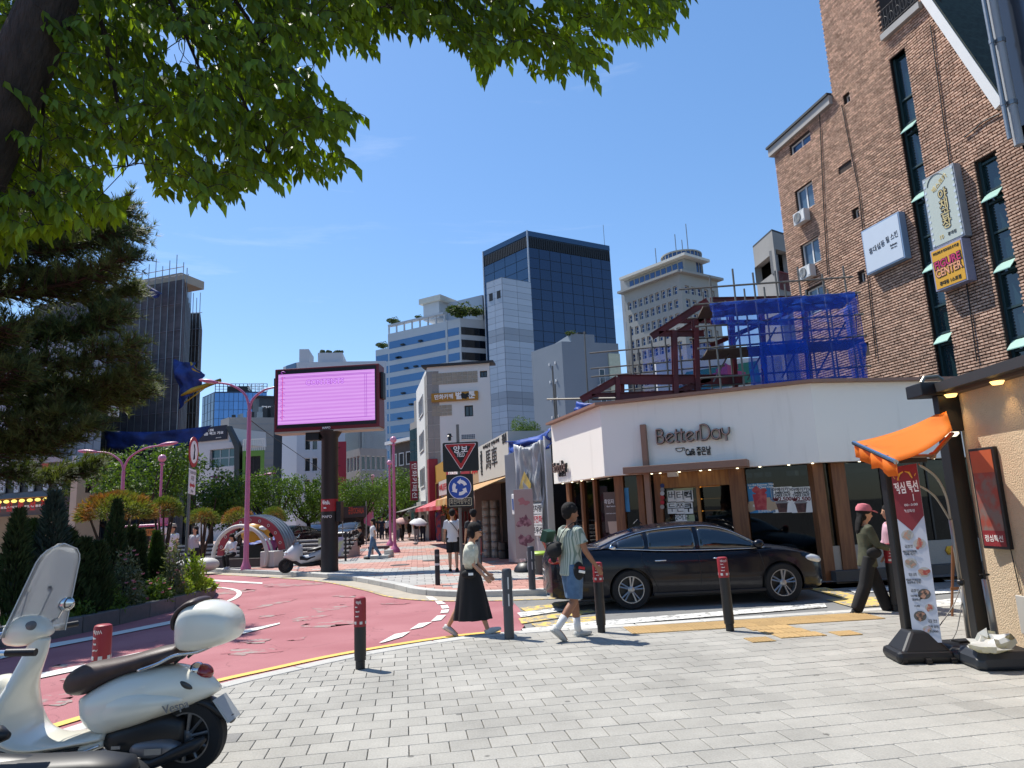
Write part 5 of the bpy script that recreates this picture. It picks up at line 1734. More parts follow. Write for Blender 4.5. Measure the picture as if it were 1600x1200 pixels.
def b1(t,F,w,h,d,tx):
 tx('홍대설동',.36,.48,h*.15,black_ink,rot=.1,bold=-.002,maxw=w*.42);tx('필 스킨',.76,.54,h*.15,black_ink,rot=.1,maxw=w*.3);tx('Esthetic',.78,.38,h*.06,black_ink);tx('skin care',.78,.32,h*.045,black_ink)
wall_sign('wall_sign','white lightbox sign with thin handwritten letters on the brick wall',[(1356,360),(1416,334),(1418,408),(1362,432)],1,1,.28,edge_blue,face_pale,b1)
cream_out=M('cream_letter','#cbb981',.5)
def b2_(t,F,w,h,d,tx):
 for k,ch_ in enumerate('야채곱창'):
  tx(ch_,.56,.66-k*.135,h*.155,black_ink,bold=.03);
  o=tx(ch_,.56,.66-k*.135,h*.155,cream_out,bold=.004);o.location+=FB.n*.006
 tx('페스토카',.52,.83,h*.085,cream_out,rot=.5,bold=.006,maxw=w*.55)
 tx('10',.33,.11,h*.075,cream_out,bold=.005);tx('홍대점',.66,.11,h*.05,black_ink)
 mb=MB();mb.tube([F.p(w*.42+w*.28*cos(a),h*.84+w*.28*sin(a),d+.005)for a in[pi*(.05+.9*i/12)for i in range(13)]],.012,5);mb.build('arc',black_ink,t)
 n=12
 for k in range(n):
  for s in(0,1):
   mb=MB();mb.lathe([(w*.035,0),(w*.035,.006)],10,F.mat(.09 if s==0 else w-.09,h*(k+.5)/n,d));mb.build('scallop',MATS['pale_lightbox'],t)
wall_sign('wall_sign','tall pale grey sign with cream bubble letters on the brick wall',[(1453,281),(1503,258),(1518,371),(1467,392)],1,1,.3,M('lightbox_grey_edge','#8f949c',.5),M('sage_lightbox','#b9c1b6',.45,var=.03),b2_)
yel=M('amber_lightbox','#d9a125',.45,var=.04)
def b3(t,F,w,h,d,tx):
 tx('FIGURE // GOODS // KUJI',.5,.88,h*.085,black_ink,bold=.002,maxw=w*.8)
 for(bd,y,cl)in(('FIGURE',.60,M('sign_magenta','#c02a62',.5)),('CENTER',.40,M('sign_peach','#e8a276',.5))):
  tx(bd,.5,y,h*.26,black_ink,bold=.03,maxw=w*.86,rot=.05);o=tx(bd,.5,y,h*.26,cl,bold=.008,maxw=w*.80,rot=.05);o.location+=FB.n*.008
 tx('홍대동 1스토점',.5,.14,h*.10,black_ink,bold=.003,maxw=w*.66)
wall_sign('wall_sign','amber yellow FIGURE CENTER sign on the brick wall',[(1468,394),(1518,372),(1529,438),(1473,459)],1,1,.36,M('lightbox_lilac_edge','#8e8fa6',.5),yel,b3)
for k,o in enumerate(winsL[:2]):
 ac_unit('outdoor_ac_unit',['white outdoor unit under the upper left window of the brick building','white outdoor unit under the lower left window of the brick building'][k],FB,o[0]+.1,o[2]-.62,.08,.8,.56,.3,'outdoor units on the brick wall')
 # -- tall dark pane edge of the neighbour at far right with pipes
rb=Bld('dark_glass_neighbour','dark glass faced building edge with grey pipes at the far right',[plan(1569,100,15.2),plan(1720,100,13.2)],22,3)
rb.shell(M('dark_reflecting_panel','#3a4049',.15,.2,var=.2,scale=.4,spec=.8),z0=at(1590,195,15).z)
fq=rb.fr[0]
for px,r,c in((1556,.05,steel),(1569,.10,M('pale_pvc_pipe','#9c9fa1',.5,var=.1))):
 mb=MB();a=plan(px,100,14.9);z_=at(px,190,14.9).z;mb.tube([(a.x,a.y,z_-.3-r*3),(a.x,a.y,21.5)],r,10);rb.put(mb,'pipe',c,smooth=40)
 for k in range(4):
  mb=MB();mb.tube([(a.x,a.y,z_+1.6*k+.4),(a.x,a.y,z_+1.6*k+.5)],r*1.2,10);rb.put(mb,'pipe_collar',steel)
  # -- STREET FURNITURE
plastic_black=M('black_plastic','#131315',.45,var=.1)
# -- lunch menu banner stand on water base
lb=gp(1445,1020);lb=V(4.15,7.75,0)
t=thing('menu_banner','tall white and dark red lunch menu banner on a black base','banner',tuple(lb))
L0=Vector(lb)
TL,TR=at(1391,731,7.75)-L0,at(1432,724,7.55)-L0
BL,BR=at(1428,1004,7.75)-L0,at(1472,1016,7.55)-L0
bx=(TR-TL);bu=(TL-BL)
FB2=Fr(BL,bx,bu);FB2 .u=bu.normalized();FB2 .n=FB2 .r.cross(FB2 .u).normalized()
bw_,bh_=bx.length,bu.length
mb=MB();mb.fbox(FB2,0,bw_,0,bh_,-.004,.0);mb.build('banner',M('white_banner','#b9bcc6',.6,var=.03),t)
mb=MB();mb.fprism(FB2,[(0,bh_*.70),(bw_*.5,bh_*.62),(bw_,bh_*.70),(bw_,bh_),(0,bh_)],.0005,.003);mb.build('banner_head',M('dark_red_print','#7c2029',.6,var=.05),t)
TB=Matrix.Translation(L0)
def bt(body,u,v,size,mat,**k):return text(body,size,mat,TB@FB2 .mat(bw_*u,bh_*v,.0042),t,.002,**k)
gold=M('gold_print','#c9a238',.5)
bt('점심',.27,.868,.13,white_ink,bold=.003,maxw=bw_*.43);bt('특선',.74,.868,.13,white_ink,bold=.003,maxw=bw_*.43)
bt('11:00~3:00',.5,.77,.035,white_ink,maxw=bw_*.66);bt('점심특선',.5,.735,.035,white_ink,maxw=bw_*.4)
mb=MB()
for s in(-1,1):
 mb.tube([FB2 .p(bw_*.5+s*.01,bh_*.965,.006),FB2 .p(bw_*.5+s*.05,bh_*.955,.006),FB2 .p(bw_*.5+s*.075,bh_*.92,.006)],[.006,.012,.006],6)
 mb.tube([FB2 .p(bw_*.5+s*.10,bh_*.93,.006),FB2 .p(bw_*.5+s*.115,bh_*.945,.006)],.004,5)
mb.build('gold_emblem',gold,t)
mb=MB();mb.tube([FB2 .p(bw_*.72,bh_*.83,.005),FB2 .p(bw_*.72,bh_*.79,.005)],.004,5);mb.build('arrow_mark',white_ink,t)
dishes=[(.30,.60,'#8a8f86'),(.70,.545,'#a04a44'),(.28,.44,'#7f7a70'),(.72,.385,'#9c4238'),(.62,.265,'#2f2c28'),(.74,.19,'#9c4a40'),(.36,.145,'#3a302a'),(.55,.07,'#a8a6b4')]
for k,(u,v,cl)in enumerate(dishes):
 mb=MB();r=.062 if k not in(5,7)else.045
 mb.fprism(FB2,[(bw_*u+r*cos(a),bh_*v+r*.85*sin(a))for a in[2*pi*i/20 for i in range(20)]],.0006,.003);mb.build('dish_print',M('dish_rim_%d'%k,'#56534f' if k in(4,6)else '#a3a19c',.5),t)
 mb=MB();mb.fprism(FB2,blob(bw_*u,bh_*v,r*.72,r*.6,k,18,k),.0032,.0042);mb.build('dish_print',M('dish_food_%d'%k,cl,.6,col2='#b0826a',scale=30),t)
for k,(v,w_)in enumerate(((.535,.3),(.505,.5),(.49,.42),(.375,.3),(.345,.55),(.33,.5),(.285,.3),(.255,.35),(.235,.3),(.2,.2),(.115,.32),(.085,.36),(.06,.3))):
 bt(['곱창전','야채곱창 점심 특선 만화카페','야채 특선','점심 곱창','야채곱창 우선 점심 대전','점심특선 전화','곱창전','야채전','점심특선','12,000','곱전','야채 곱전','9,000'][k],.30 if k<10 else.78,v,.028 if k not in(0,3,6,10)else.036,black_ink,maxw=bw_*w_)
mb=MB();mb.box(-.10,.02,.05,.16,.1,2.12);mb.build('black_mast',black_metal,t,bevel=.01)
mb=MB();mb.box(-.12,.42,.1,.14,2.04,2.13);mb.build('mast_head',black_metal,t)
def baseblock(pts,z,nm,mat,parent,bev=.03):
 mb=MB();mb.prism(pts,0,z);return mb.build(nm,mat,parent,bevel=bev)
baseblock([(-.36,-.22),(.22,-.26),(.26,.22),(-.30,.24)],.12,'base',plastic_black,t,.05)
mb=MB();mb.loft([[Vector((-.30+.0,-.2,.1)),Vector((.2,-.24,.1)),Vector((.24,.2,.1)),Vector((-.26,.22,.1))],[Vector((-.12,-.08,.30)),Vector((.06,-.1,.30)),Vector((.08,.16,.30)),Vector((-.1,.16,.30))]]);mb.build('base_dome',plastic_black,t,bevel=.03)
for x,y in((-.32,-.2),(-.1,-.25),(.15,-.25)):
 mb=MB();mb.tube([(x,y,.03),(x+.05,y,.03)],.03,10);mb.build('caster',plastic_black,t)
arm=thing('banner_pole','bent grey tube pole bracing the lunch menu banner','pole',tuple(gp(1512,1003)))
L1=Vector(arm.location)
def mk(px,py,Y):return at(px,py,Y)-L1
mb=MB();mb.tube(catmull([mk(1436,726,7.6),mk(1462,745,7.7),mk(1478,775,7.8),mk(1485,812,7.85)],6),.013,8);mb.build('tube',M('satin_tube','#9c9890',.35,.6),arm,smooth=True)
mb=MB();mb.tube(catmull([mk(1434,758,7.6),mk(1460,775,7.7),mk(1484,812,7.85)],6),.011,8);mb.build('tube',MATS['satin_tube'],arm,smooth=True)
mb=MB();mb.tube([mk(1485,812,7.85),mk(1501,912,7.9)],.02,10);mb.build('pole',MATS['satin_tube'],arm,smooth=True)
mb=MB();mb.tube([mk(1501,905,7.9),mk(1515,1005,7.9)],.024,10);mb.build('pole',MATS['satin_tube'],arm,smooth=True)
mb=MB();mb.ball(mk(1501,910,7.9),.04,8,6);mb.build('clamp',plastic_black,arm)
mb=MB();mb.tube(catmull([mk(1501,915,7.9),mk(1490,945,7.8),mk(1470,975,7.7),mk(1463,985,7.65)],6),.006,6);mb.tube(catmull([mk(1503,940,7.9),mk(1495,985,7.85),mk(1480,1010,7.75)],6),.006,6);mb.build('stay_wire',M('grey_cable','#77746e',.5),arm,smooth=True)
def weight(name,label,px,py,sx,sy,h,mat,rz):
 p=gp(px,py);t=thing(name,label,'base weight',tuple(p),rz)
 mb=MB();mb.loft([[Vector((x*sx*k,y*sy*k,z))for x,y in((-1,-.8),(-.8,-1),(.8,-1),(1,-.8),(1,.8),(.8,1),(-.8,1),(-1,.8))]for k,z in((.9,0),(1,.03),(1,h*.6),(.82,h),)]);mb.build('body',mat,t,bevel=.015)
 mb=MB();mb.box(-sx*.3,sx*.3,-sy*.3,sy*.3,h,h+.02);mb.build('cap',mat,t)
 return t
weight('base_weight','black plastic water weight behind the bent pole',1508,1028,.27,.22,.16,plastic_black,.1)
weight('base_weight','dark slate plastic weight nearest the viewer by the stucco wall',1560,1040,.30,.26,.17,M('slate_plastic','#262a30',.45,var=.1),-.1)
p=gp(1545,1020)
t=thing('parasol_pole','leaning folded grey pole with star knob by the stucco wall','pole',tuple(p));L1=Vector(p)
mb=MB();mb.tube([at(1539,905,7.6)-L1,at(1560,1020,7.6)-L1],.035,10);mb.build('pole',MATS['satin_tube'],t,smooth=True)
mb=MB()
for k in range(4):
 a=2*pi*k/4;c=at(1538,898,7.6)-L1;mb.tube([c,c+V(.05*cos(a),0,.05*sin(a))],.012,6)
mb.build('star_knob',plastic_black,t)
def bag(name,label,px,py,r,mat,z=.17):
 p=gp(px,py,z);mb=MB();rings=[]
 for j in range(9):
  a=-pi/2+pi*(j+.05)/8.1;ring=[]
  for k in range(18):
   b_=2*pi*k/18;q=1+.6*mnoise.noise(Vector((cos(b_)*2.4,sin(b_)*2.4,j*.8+px)))+.3*mnoise.noise(Vector((cos(b_)*6,sin(b_)*6,j*1.7)))
   ring.append(Vector((r*1.3*cos(a)*cos(b_)*q,r*cos(a)*sin(b_)*q,r*.55*(sin(a)+.8)*q)))
  rings.append(ring)
 mb.loft(rings);o=mb.build(name,mat,None,smooth=35,loc=p);tag(o,label,'bag');return o
bag('plastic_bag','crumpled white plastic bag lying on the slate base weight',1548,1018,.15,M('white_plastic_film','#c3c3c0',.4,var=.08,transl=.2))
t=thing('easel','small brown wooden easel standing behind the bent pole','easel',tuple(gp(1508,962)))
L1=Vector(t.location)
for a,c in(((-.18,0,0),(0,.05,.95)),((.2,0,0),(.04,.05,.95)),((.02,.35,0),(.02,.05,.9))):
 mb=MB();mb.tube([a,c],.018,6);mb.build('leg',wood,t)
mb=MB();mb.box(-.15,.17,-.02,.0,.35,.39);mb.build('ledge',wood,t)
# -- bollards
bol_black=M('bollard_black','#1c1c1e',.5,var=.15,scale=10,bump=.1)
bol_grey=M('bollard_grey','#3e4146',.5,var=.12,bump=.08)
bol_red=M('bollard_red_wrap','#8e1d27',.45,var=.08)
refl_w=M('reflector_white','#c9c9c5',.4,var=.05)
def scrib(mb,r,z0,z1,n,seed,a0=-2.3,a1=-.9,w=.0022):
 r_=random.Random(seed)
 for k in range(n):
  z=z1-(z1-z0)*(k+.5)/n;amp=(z1-z0)/n*(.34 if k==0 else.2)
  pts_=[]
  s0=a0+r_.uniform(0,.25);s1=a1-r_.uniform(0,.3)if k==0 else a0+(a1-a0)*r_.uniform(.35,.6)
  m=16
  for i in range(m+1):
   a=s0+(s1-s0)*i/m;pts_.append(((r+.001)*cos(a),(r+.001)*sin(a),z+amp*sin(i*1.9+k)*(1.2 if k==0 else.8)+r_.uniform(-.3,.3)*amp))
  mb.tube(pts_,w,4)
def bollard(label,px,py,h,r=.068,style='red',cap=.30,tilt=0.0,seed=1,zb=0.0,pos=None,group=None):
 p=gp(px,py,zb)if pos is None else Vector(pos)
 t=thing('bollard',label,'bollard',(p.x,p.y,zb),group=group)
 t.rotation_euler=(0,tilt,0)
 body=bol_grey if style=='grey' else bol_black
 if style=='red':
  mb=MB();mb.lathe([(r*.8,0),(r*.8,.09),(r*.98,.10),(r*.95,.13),(r,.15),(r,h-cap)],24);mb.build('post',body,t,smooth=40)
  mb=MB();mb.lathe([(r*1.03,h-cap),(r*1.03,h-.03),(r*.95,h-.008),(r*.7,h),(.001,h)],24);mb.build('red_cap',bol_red,t,smooth=40)
  mb=MB();scrib(mb,r*1.03,h-cap*.72,h-.03,4,seed);mb.build('lettering',white_ink,t)
  for a in(-2.2,-1.2,-.2,.8,1.8,2.8):
   mb=MB();pts_=[((r*1.04)*cos(a+q*.22),(r*1.04)*sin(a+q*.22),h-cap+.045)for q in(-1,0,1)]
   mb.tube(pts_,[(.004,.018)]*3,6,flat=(0,0,1));mb.build('reflector',refl_w,t)
 else:
  mb=MB();mb.lathe([(r,0),(r,h-.04),(r*.96,h-.015),(r*.8,h),(.001,h+.006)],24);mb.build('post',body,t,smooth=40)
  if style=='grey':
   for a in(-1.35,-1.35+pi/2,-1.35-pi/2):
    for z in(h*.47,h*.71):
     mb=MB();mb.tube([((r+.001)*cos(a),(r+.001)*sin(a),z),((r+.001)*cos(a),(r+.001)*sin(a),z+.16)],[(.009,.004)]*2,6);mb.build('reflector',refl_w,t)
  else:
   for z in(h*.55,h-.16):
    mb=MB();mb.lathe([(r*1.02,z),(r*1.02,z+.05)],20);mb.build('band',refl_w if z<h-.2 else M('band_grey','#5e5d5c',.5),t)
 return t
bollard('red capped bollard behind the white scooter seat',165,1160,.95,.066,'red',.30,seed=1,pos=V(-3.42,5.95,0))
bollard('red capped bollard with rusty foot at the front pavement edge, nearest the red road',563,1045,.80,.068,'red',.33,seed=2)
bollard('dark grey slotted bollard at the kerb beside the walking woman',796,998,.93,.068,'grey')
bollard('red capped bollard beside the walking man and the car',940,988,.95,.068,'red',.27,seed=3)
bollard('red capped bollard in front of the car bonnet side',1141,986,.97,.068,'red',.27,tilt=-.02,seed=4)
bollard('thin black bollard with pale bands on the plaza',684,914,.83,.06,'thin',zb=ZP)
bollard('dark grey slotted bollard on the plaza beside the pink banner',832,922,.90,.075,'grey',zb=ZP)
bollard('red capped bollard hidden behind the walking woman',750,893,.92,.07,'red',.45,seed=6,zb=ZP)
bollard('red capped bollard behind the lunch menu banner',1403,955,.98,.085,'red',.28,seed=5)
# -- LED billboard on a black column
pb=gp(515,893,ZP)
t=thing('led_billboard','LED billboard with pink screen on a thick black column','billboard',tuple(pb),radians(-4))
dk=M('billboard_black','#121215',.5,var=.12)
crim=M('billboard_crimson','#6a1420',.4,var=.08)
k_=pb.y/1095*1.02
zc_=at(515,627,pb.y).z;hw,hh=1.79,1.07
mb=MB();mb.lathe([(.29,0),(.275,.15),(.275,zc_-hh-.25),(.42,zc_-hh-.02)],28);mb.build('column',dk,t,smooth=40)
FBd=Fr((-hw,-.35,zc_-hh),(1,0,0))
mb=MB();mb.fbox(FBd,0,2*hw,0,2*hh,-.7,0);mb.build('cabinet',crim,t,bevel=.03)
mb=MB();mb.fbox(FBd,.02,2*hw-.02,-.06,.0,-.68,-.02);mb.build('underside',M('cabinet_underside','#a7a093',.7),t)
mb=MB();mb.fbox(FBd,.10,2*hw-.10,.11,2*hh-.07,.002,.02);mb.build('bezel',dk,t)
def led():
 m=bpy.data.materials.new('led_screen');m.use_nodes=True
 N,L=m.node_tree.nodes,m.node_tree.links
 b=N['Principled BSDF'];b.inputs['Base Color'].default_value=(.05,.04,.06,1);b.inputs['Roughness'].default_value=.5
 tcn=N.new('ShaderNodeTexCoord');mpn=N.new('ShaderNodeMapping');mpn.inputs['Scale'].default_value=(.35,1,16)
 nz=N.new('ShaderNodeTexNoise');nz.inputs['Scale'].default_value=1.1;nz.inputs['Detail'].default_value=3
 wv=N.new('ShaderNodeTexWave');wv.bands_direction='Z';wv.inputs['Scale'].default_value=2.6;wv.inputs['Distortion'].default_value=.6
 L.new(tcn.outputs['Object'],mpn.inputs[0]);L.new(mpn.outputs[0],nz.inputs['Vector']);L.new(tcn.outputs['Object'],wv.inputs['Vector'])
 a=N.new('ShaderNodeMath');a.operation='ADD';a.use_clamp=True
 h=N.new('ShaderNodeMath');h.operation='MULTIPLY';h.inputs[1].default_value=.45;L.new(wv.outputs['Fac'],h.inputs[0])
 h2=N.new('ShaderNodeMath');h2 .operation='MULTIPLY';h2 .inputs[1].default_value=.7;L.new(nz.outputs['Fac'],h2 .inputs[0])
 L.new(h.outputs[0],a.inputs[0]);L.new(h2 .outputs[0],a.inputs[1])
 r=N.new('ShaderNodeValToRGB');e=r.color_ramp.elements;e[0].position=.15;e[0].color=(*hexc('#c178d4'),1);e[1].position=.85;e[1].color=(*hexc('#d9a0ea'),1)
 L.new(a.outputs[0],r.inputs[0]);L.new(r.outputs[0],b.inputs['Emission Color']);b.inputs['Emission Strength'].default_value=.78
 return m
sx0,sx1,sz0,sz1=.14,2*hw-.14,.23,2*hh-.20
mb=MB();mb.fbox(FBd,sx0,sx1,sz0,sz1,.021,.03);mb.build('screen',led(),t)
led_line=M('led_dark_line','#8a3fa0',.5,emit=.75,var=.05);led_red=M('led_red_line','#c0407a',.5,emit=.75)
mb=MB()
for z in(sz0+.12,sz1-.14,sz1-.10):mb.fbox(FBd,sx0+.12,sx1-.1,z,z+.012,.0305,.033)
for x in(sx1-.34,sx1-.28):mb.fbox(FBd,x,x+.012,sz0+.13,sz1-.15,.0305,.033)
mb.build('screen_frame_line',led_line,t)
mb=MB();mb.fbox(FBd,sx0+.14,sx0+.16,sz0+.15,sz1-.1,.0305,.033);mb.build('screen_margin',led_red,t)
for k in range(9):
 zc2=sz0+.25+k*.19;mb=MB();mb.tube([FBd.p(sx0+.16+.07*cos(a),zc2+.04*sin(a),.034)for a in[2*pi*i/12 for i in range(10)]],.008,4);mb.build('screen_ring',led_line,t)
rzm=Matrix.Translation(t.location)@Matrix.Rotation(radians(-4),4,'Z')
o=text('CONTENTS',.24,led_line,rzm@FBd.mat((sx0+sx1)/2-.05,sz1-.34,.034),t,.003,bold=.012,maxw=1.32)
o=text('CONTENTS',.24,M('led_pale','#d79ae8',.5,emit=.75),rzm@FBd.mat((sx0+sx1)/2-.05,sz1-.34,.037),t,.003,bold=-.002,maxw=1.29)
text('MAPO',.10,white_ink,rzm@FBd.mat(hw,.055,.008),t,.003,bold=.003)
for s in(0,1):
 mb=MB();x=-.10 if s==0 else 2*hw;mb.fbox(FBd,x,x+.10,hh*.9,hh*1.75,-.5,-.15);mb.build('side_speaker',dk,t,bevel=.02)
mb=MB();mb.fbox(FBd,hw-.75,hw-.3,-.32,-.06,-.45,-.1);mb.build('control_box',dk,t,bevel=.01)
mb=MB();mb.lathe([(.279,at(515,799,pb.y).z-ZP),(.279,at(515,780,pb.y).z-ZP)],28);mb.build('red_band',M('band_red','#97161d',.5),t,smooth=40)
zb_=at(515,789,pb.y).z-ZP
mb=MB();scrib(mb,.281,zb_-.18,zb_+.16,2,8,-2.2,-.95,.012);mb.build('lettering',white_ink,t)
text('MAPO',.12,white_ink,rzm@Fr((0,-.28,0),(1,0,0)).mat(0,zb_-.38,0),t,.004)
mb=MB();mb.box(.26,.42,-.15,.15,zb_-.55,zb_+.1);mb.build('switch_box',dk,t,bevel=.01)
for k in range(5):
 mb=MB();mb.tube([(.25,0,2.2+k*.6),(.37,-.02,2.2+k*.6)],.012,5);mb.build('step_bolt',black_metal,t)
 # -- yield and roundabout sign
ys=gp(722,905,ZP);ys=V(*at(722,905,19.0)[:2],ZP)
t=thing('yield_sign','black backed yield sign above a blue roundabout sign on a grey post','sign',tuple(ys))
L1=Vector(ys)
mb=MB();mb.tube([(0,.03,0),(0,.03,4.05)],.042,14);mb.build('post',M('sign_post_grey','#6d6b66',.5,.3),t,smooth=40)
FY=Fr((0,-.02,0),(1,0,0));
def yz(px,py):q=at(px,py,19.0)-L1;return q.x,q.z
x0,z0=yz(693,738);x1,z1=yz(747,690)
def rrect(a,b_,c,d,r=.04,n=4):
 return arc2(b_-r,c+r,r,-90,0,n)+arc2(b_-r,d-r,r,0,90,n)+arc2(a+r,d-r,r,90,180,n)+arc2(a+r,c+r,r,180,270,n)
blackb=M('sign_black_board','#0e0e10',.4,var=.05)
mb=MB();mb.fprism(FY,rrect(x0,x1,z0,z1),0,.05);mb.build('yield_board',blackb,t)
cxm,w_,h_=(x0+x1)/2,x1-x0,z1-z0
def tri(k,n=5):
 A1=(cxm,z0+h_*.05+(1-k)*h_*.30);
 pts_=[]
 cx_,cz_=cxm,z0+h_*.66
 for(vx,vz,a0)in((cxm-w_*.46,z1-h_*.05,0),(cxm+w_*.46,z1-h_*.05,0),(cxm,z0+h_*.04,0)):
  pts_.append((cx_+(vx-cx_)*k,cz_+(vz-cz_)*k))
 out=[]
 for i in range(3):
  p0,p1,p2=[Vector(pts_[(i+j-1)%3])for j in range(3)]
  a=p1+(p0-p1).normalized()*.06*k;c=p1+(p2-p1).normalized()*.06*k
  for q in range(n+1):
   s=q/n;out.append(tuple((a.lerp(p1,s)).lerp(p1 .lerp(c,s),s)))
 return out
mb=MB();mb.fprism(FY,tri(1.0),.05,.053);mb.build('yield_edge',white_ink,t)
sred=M('sign_red','#a81f20',.45,var=.04)
mb=MB();mb.fprism(FY,tri(.955),.0532,.056);mb.build('yield_triangle',sred,t)
mb=MB();mb.fprism(FY,tri(.66),.0562,.058);mb.build('yield_centre',blackb,t)
TY=Matrix.Translation(L1)
text('양보',.21,white_ink,TY@FY.mat(cxm,z0+h_*.735,.06),t,.003,spacing=1.15,bold=.004)
text('YIELD',.16,white_ink,TY@FY.mat(cxm,z0+h_*.56,.06),t,.003,bold=.002,maxw=.22)
x0,z0=yz(699,794);x1,z1=yz(739,740)
mb=MB();mb.fprism(FY,rrect(x0,x1,z0,z1),0,.05);mb.build('roundabout_board',blackb,t)
cxr,czr,rr=(x0+x1)/2,z1-(x1-x0)*.5,(x1-x0)*.41
mb=MB();mb.fprism(FY,arc2(cxr,czr,rr*1.05,0,354,40),.05,.053);mb.build('roundabout_edge',white_ink,t)
mb=MB();mb.fprism(FY,arc2(cxr,czr,rr,0,354,40),.0532,.056);mb.build('roundabout_disc',M('sign_blue','#1e4aa0',.45),t)
for k in range(3):
 a0=20+120*k
 outer=arc2(cxr,czr,rr*.70,a0,a0+62,10);inner=arc2(cxr,czr,rr*.40,a0+62,a0,10)
 a1=radians(a0+62);tipa=radians(a0+98)
 head=[(cxr+rr*.84*cos(a1),czr+rr*.84*sin(a1)),(cxr+rr*.55*cos(tipa),czr+rr*.55*sin(tipa)),(cxr+rr*.26*cos(a1),czr+rr*.26*sin(a1))]
 mb=MB();mb.fprism(FY,outer+head+inner,.0562,.059);mb.build('arrow',white_ink,t)
zz0,zz1=z0+.05,z0+.25
mb=MB()
for a in(rrect(x0+.06,x1-.06,zz0,zz1,.02),):
 mb.tube([FY.p(p[0],p[1],.054)for p in a+a[:1]],.007,4)
mb.build('plate_outline',M('sign_cream','#c9c1a0',.5),t)
text('회전차량우선',.15,MATS['sign_cream'],TY@FY.mat(cxr,(zz0+zz1)/2,.055),t,.003,maxw=(x1-x0)*.74)
mb=MB();a=yz(720,688);mb.box(a[0],a[0]+.40,.05,.25,a[1]+.02,a[1]+.17);mb.build('solar_panel',white_paint,t)
mb=MB()
for i in range(8):
 for j in range(3):mb.box(a[0]+.02+i*.047,a[0]+.06+i*.047,.046,.05,a[1]+.035+j*.043,a[1]+.07+j*.043)
mb.build('solar_cells',M('solar_cell','#51606c',.3),t)
a=yz(702,688);mb=MB();mb.lathe([(.045,0),(.045,.10),(.09,.11),(.05,.15),(.055,.19),(.01,.2)],14,Matrix.Translation((a[0],.1,a[1])));mb.build('beacon',black_metal,t)
# -- no-entry style handcart sign by the planter
ns=gp(287,924,0);ns=V(*at(288,920,16.9)[:2],.15)
t=thing('prohibition_sign','round red ringed sign above a white plate on a thin grey pole in the planter','sign',tuple(ns));t.rotation_euler=(0,radians(2.5),radians(98))
L1=Vector(ns);
mb=MB();mb.tube([(0,0,0),(0,0,3.68)],.036,10);mb.build('post',MATS['sign_post_grey'],t,smooth=40)
FN=Fr((0,-.045,0),(1,0,0));zc3=3.34
mb=MB();mb.fprism(FN,arc2(0,zc3,.37,0,354,36),0,.015);mb.build('disc',sred,t)
mb=MB();mb.fprism(FN,arc2(0,zc3,.275,0,354,36),.0152,.018);mb.build('disc_centre',white_ink,t)
mb=MB();mb.tube([FN.p(-.03,zc3-.19,.022),FN.p(.03,zc3+.06,.022),FN.p(-.04,zc3+.18,.022)],.018,5);mb.tube([FN.p(.04,zc3-.17,.022),FN.p(.0,zc3,.022)],.016,5);mb.build('symbol',black_ink,t)
mb=MB();mb.fprism(FN,rrect(-.26,.26,2.32,2.92,.02),0,.012);mb.build('plate',white_paint,t)
TN=Matrix.Translation(L1)@t.rotation_euler.to_matrix().to_4x4()
text('7:30-9:30',.10,black_ink,TN@FN.mat(0,2.83,.014),t,.002,maxw=.42);text('차량',.13,black_ink,TN@FN.mat(0,2.69,.014),t,.002);text('120m',.09,black_ink,TN@FN.mat(0,2.39,.014),t,.002)
mb=MB();mb.fprism(FN,[(x,z+.63)for x,z in((-.2,1.9),(-.1,1.97),(-.1,1.93),(.1,1.93),(.1,1.97),(.2,1.9),(.1,1.83),(.1,1.87),(-.1,1.87),(-.1,1.83))],.0122,.015);mb.build('arrow',sred,t)
# -- pink street lamps
pinkm=M('pink_lamp_paint','#b8678a',.45,var=.06,coat=.2)
def lamp(label,px,py,pyt,Y,arms=((-1,1.35,.35),(1,1.2,.05)),r=.085,extra=None,zb=None,rz=0.0,pos=None):
 p=V(*at(px,py,Y)[:2],ZP)
 H=at(px,pyt,Y).z-ZP
 t=thing('street_lamp',label,'street lamp',tuple(p),rz)
 mb=MB();mb.lathe([(r*1.9,0),(r*1.9,.10),(r*1.5,.18),(r*1.15,.3),(r,.4),(r*.78,H*.8)],20);mb.build('post',pinkm,t,smooth=40)
 for s,L_,rise in arms:
  path=catmull([V(0,0,H*.76),V(s*.02,0,H*.82),V(s*.16*L_,0,H*.82+(.55+rise)*.6),V(s*.55*L_,0,H*.82+.62+rise*.8),V(s*L_,0,H*.82+.70+rise)],6)
  mb=MB();mb.tube(path,[r*.62*(1-.45*i/len(path))for i in range(len(path))],10);mb.build('arm',pinkm,t,smooth=True)
  e=path[-1];d_=(path[-1]-path[-4]).normalized()
  mb=MB();q=[e+d_*x for x in(-.03,.1,.3,.5,.66,.72)]
  mb.tube(q,[(.05,.035),(.11,.06),(.15,.085),(.13,.07),(.07,.04),(.02,.012)],12,flat=(0,0,1));h_=mb.build('lamp_head',pinkm,t,smooth=True)
  mb=MB();mb.tube([e+d_*x-Vector((0,0,.055))for x in(.14,.3,.5)],[(.07,.02),(.1,.03),(.07,.02)],10,flat=(0,0,1));mb.build('lens',M('lamp_lens','#bdb7b4',.25),t,smooth=True)
 if extra:extra(t,H)
 return t
lamp('tall double armed pink street lamp beside the billboard',384,892,583,26.2,((-1,1.25,.30),(1,1.05,.02)),.095)
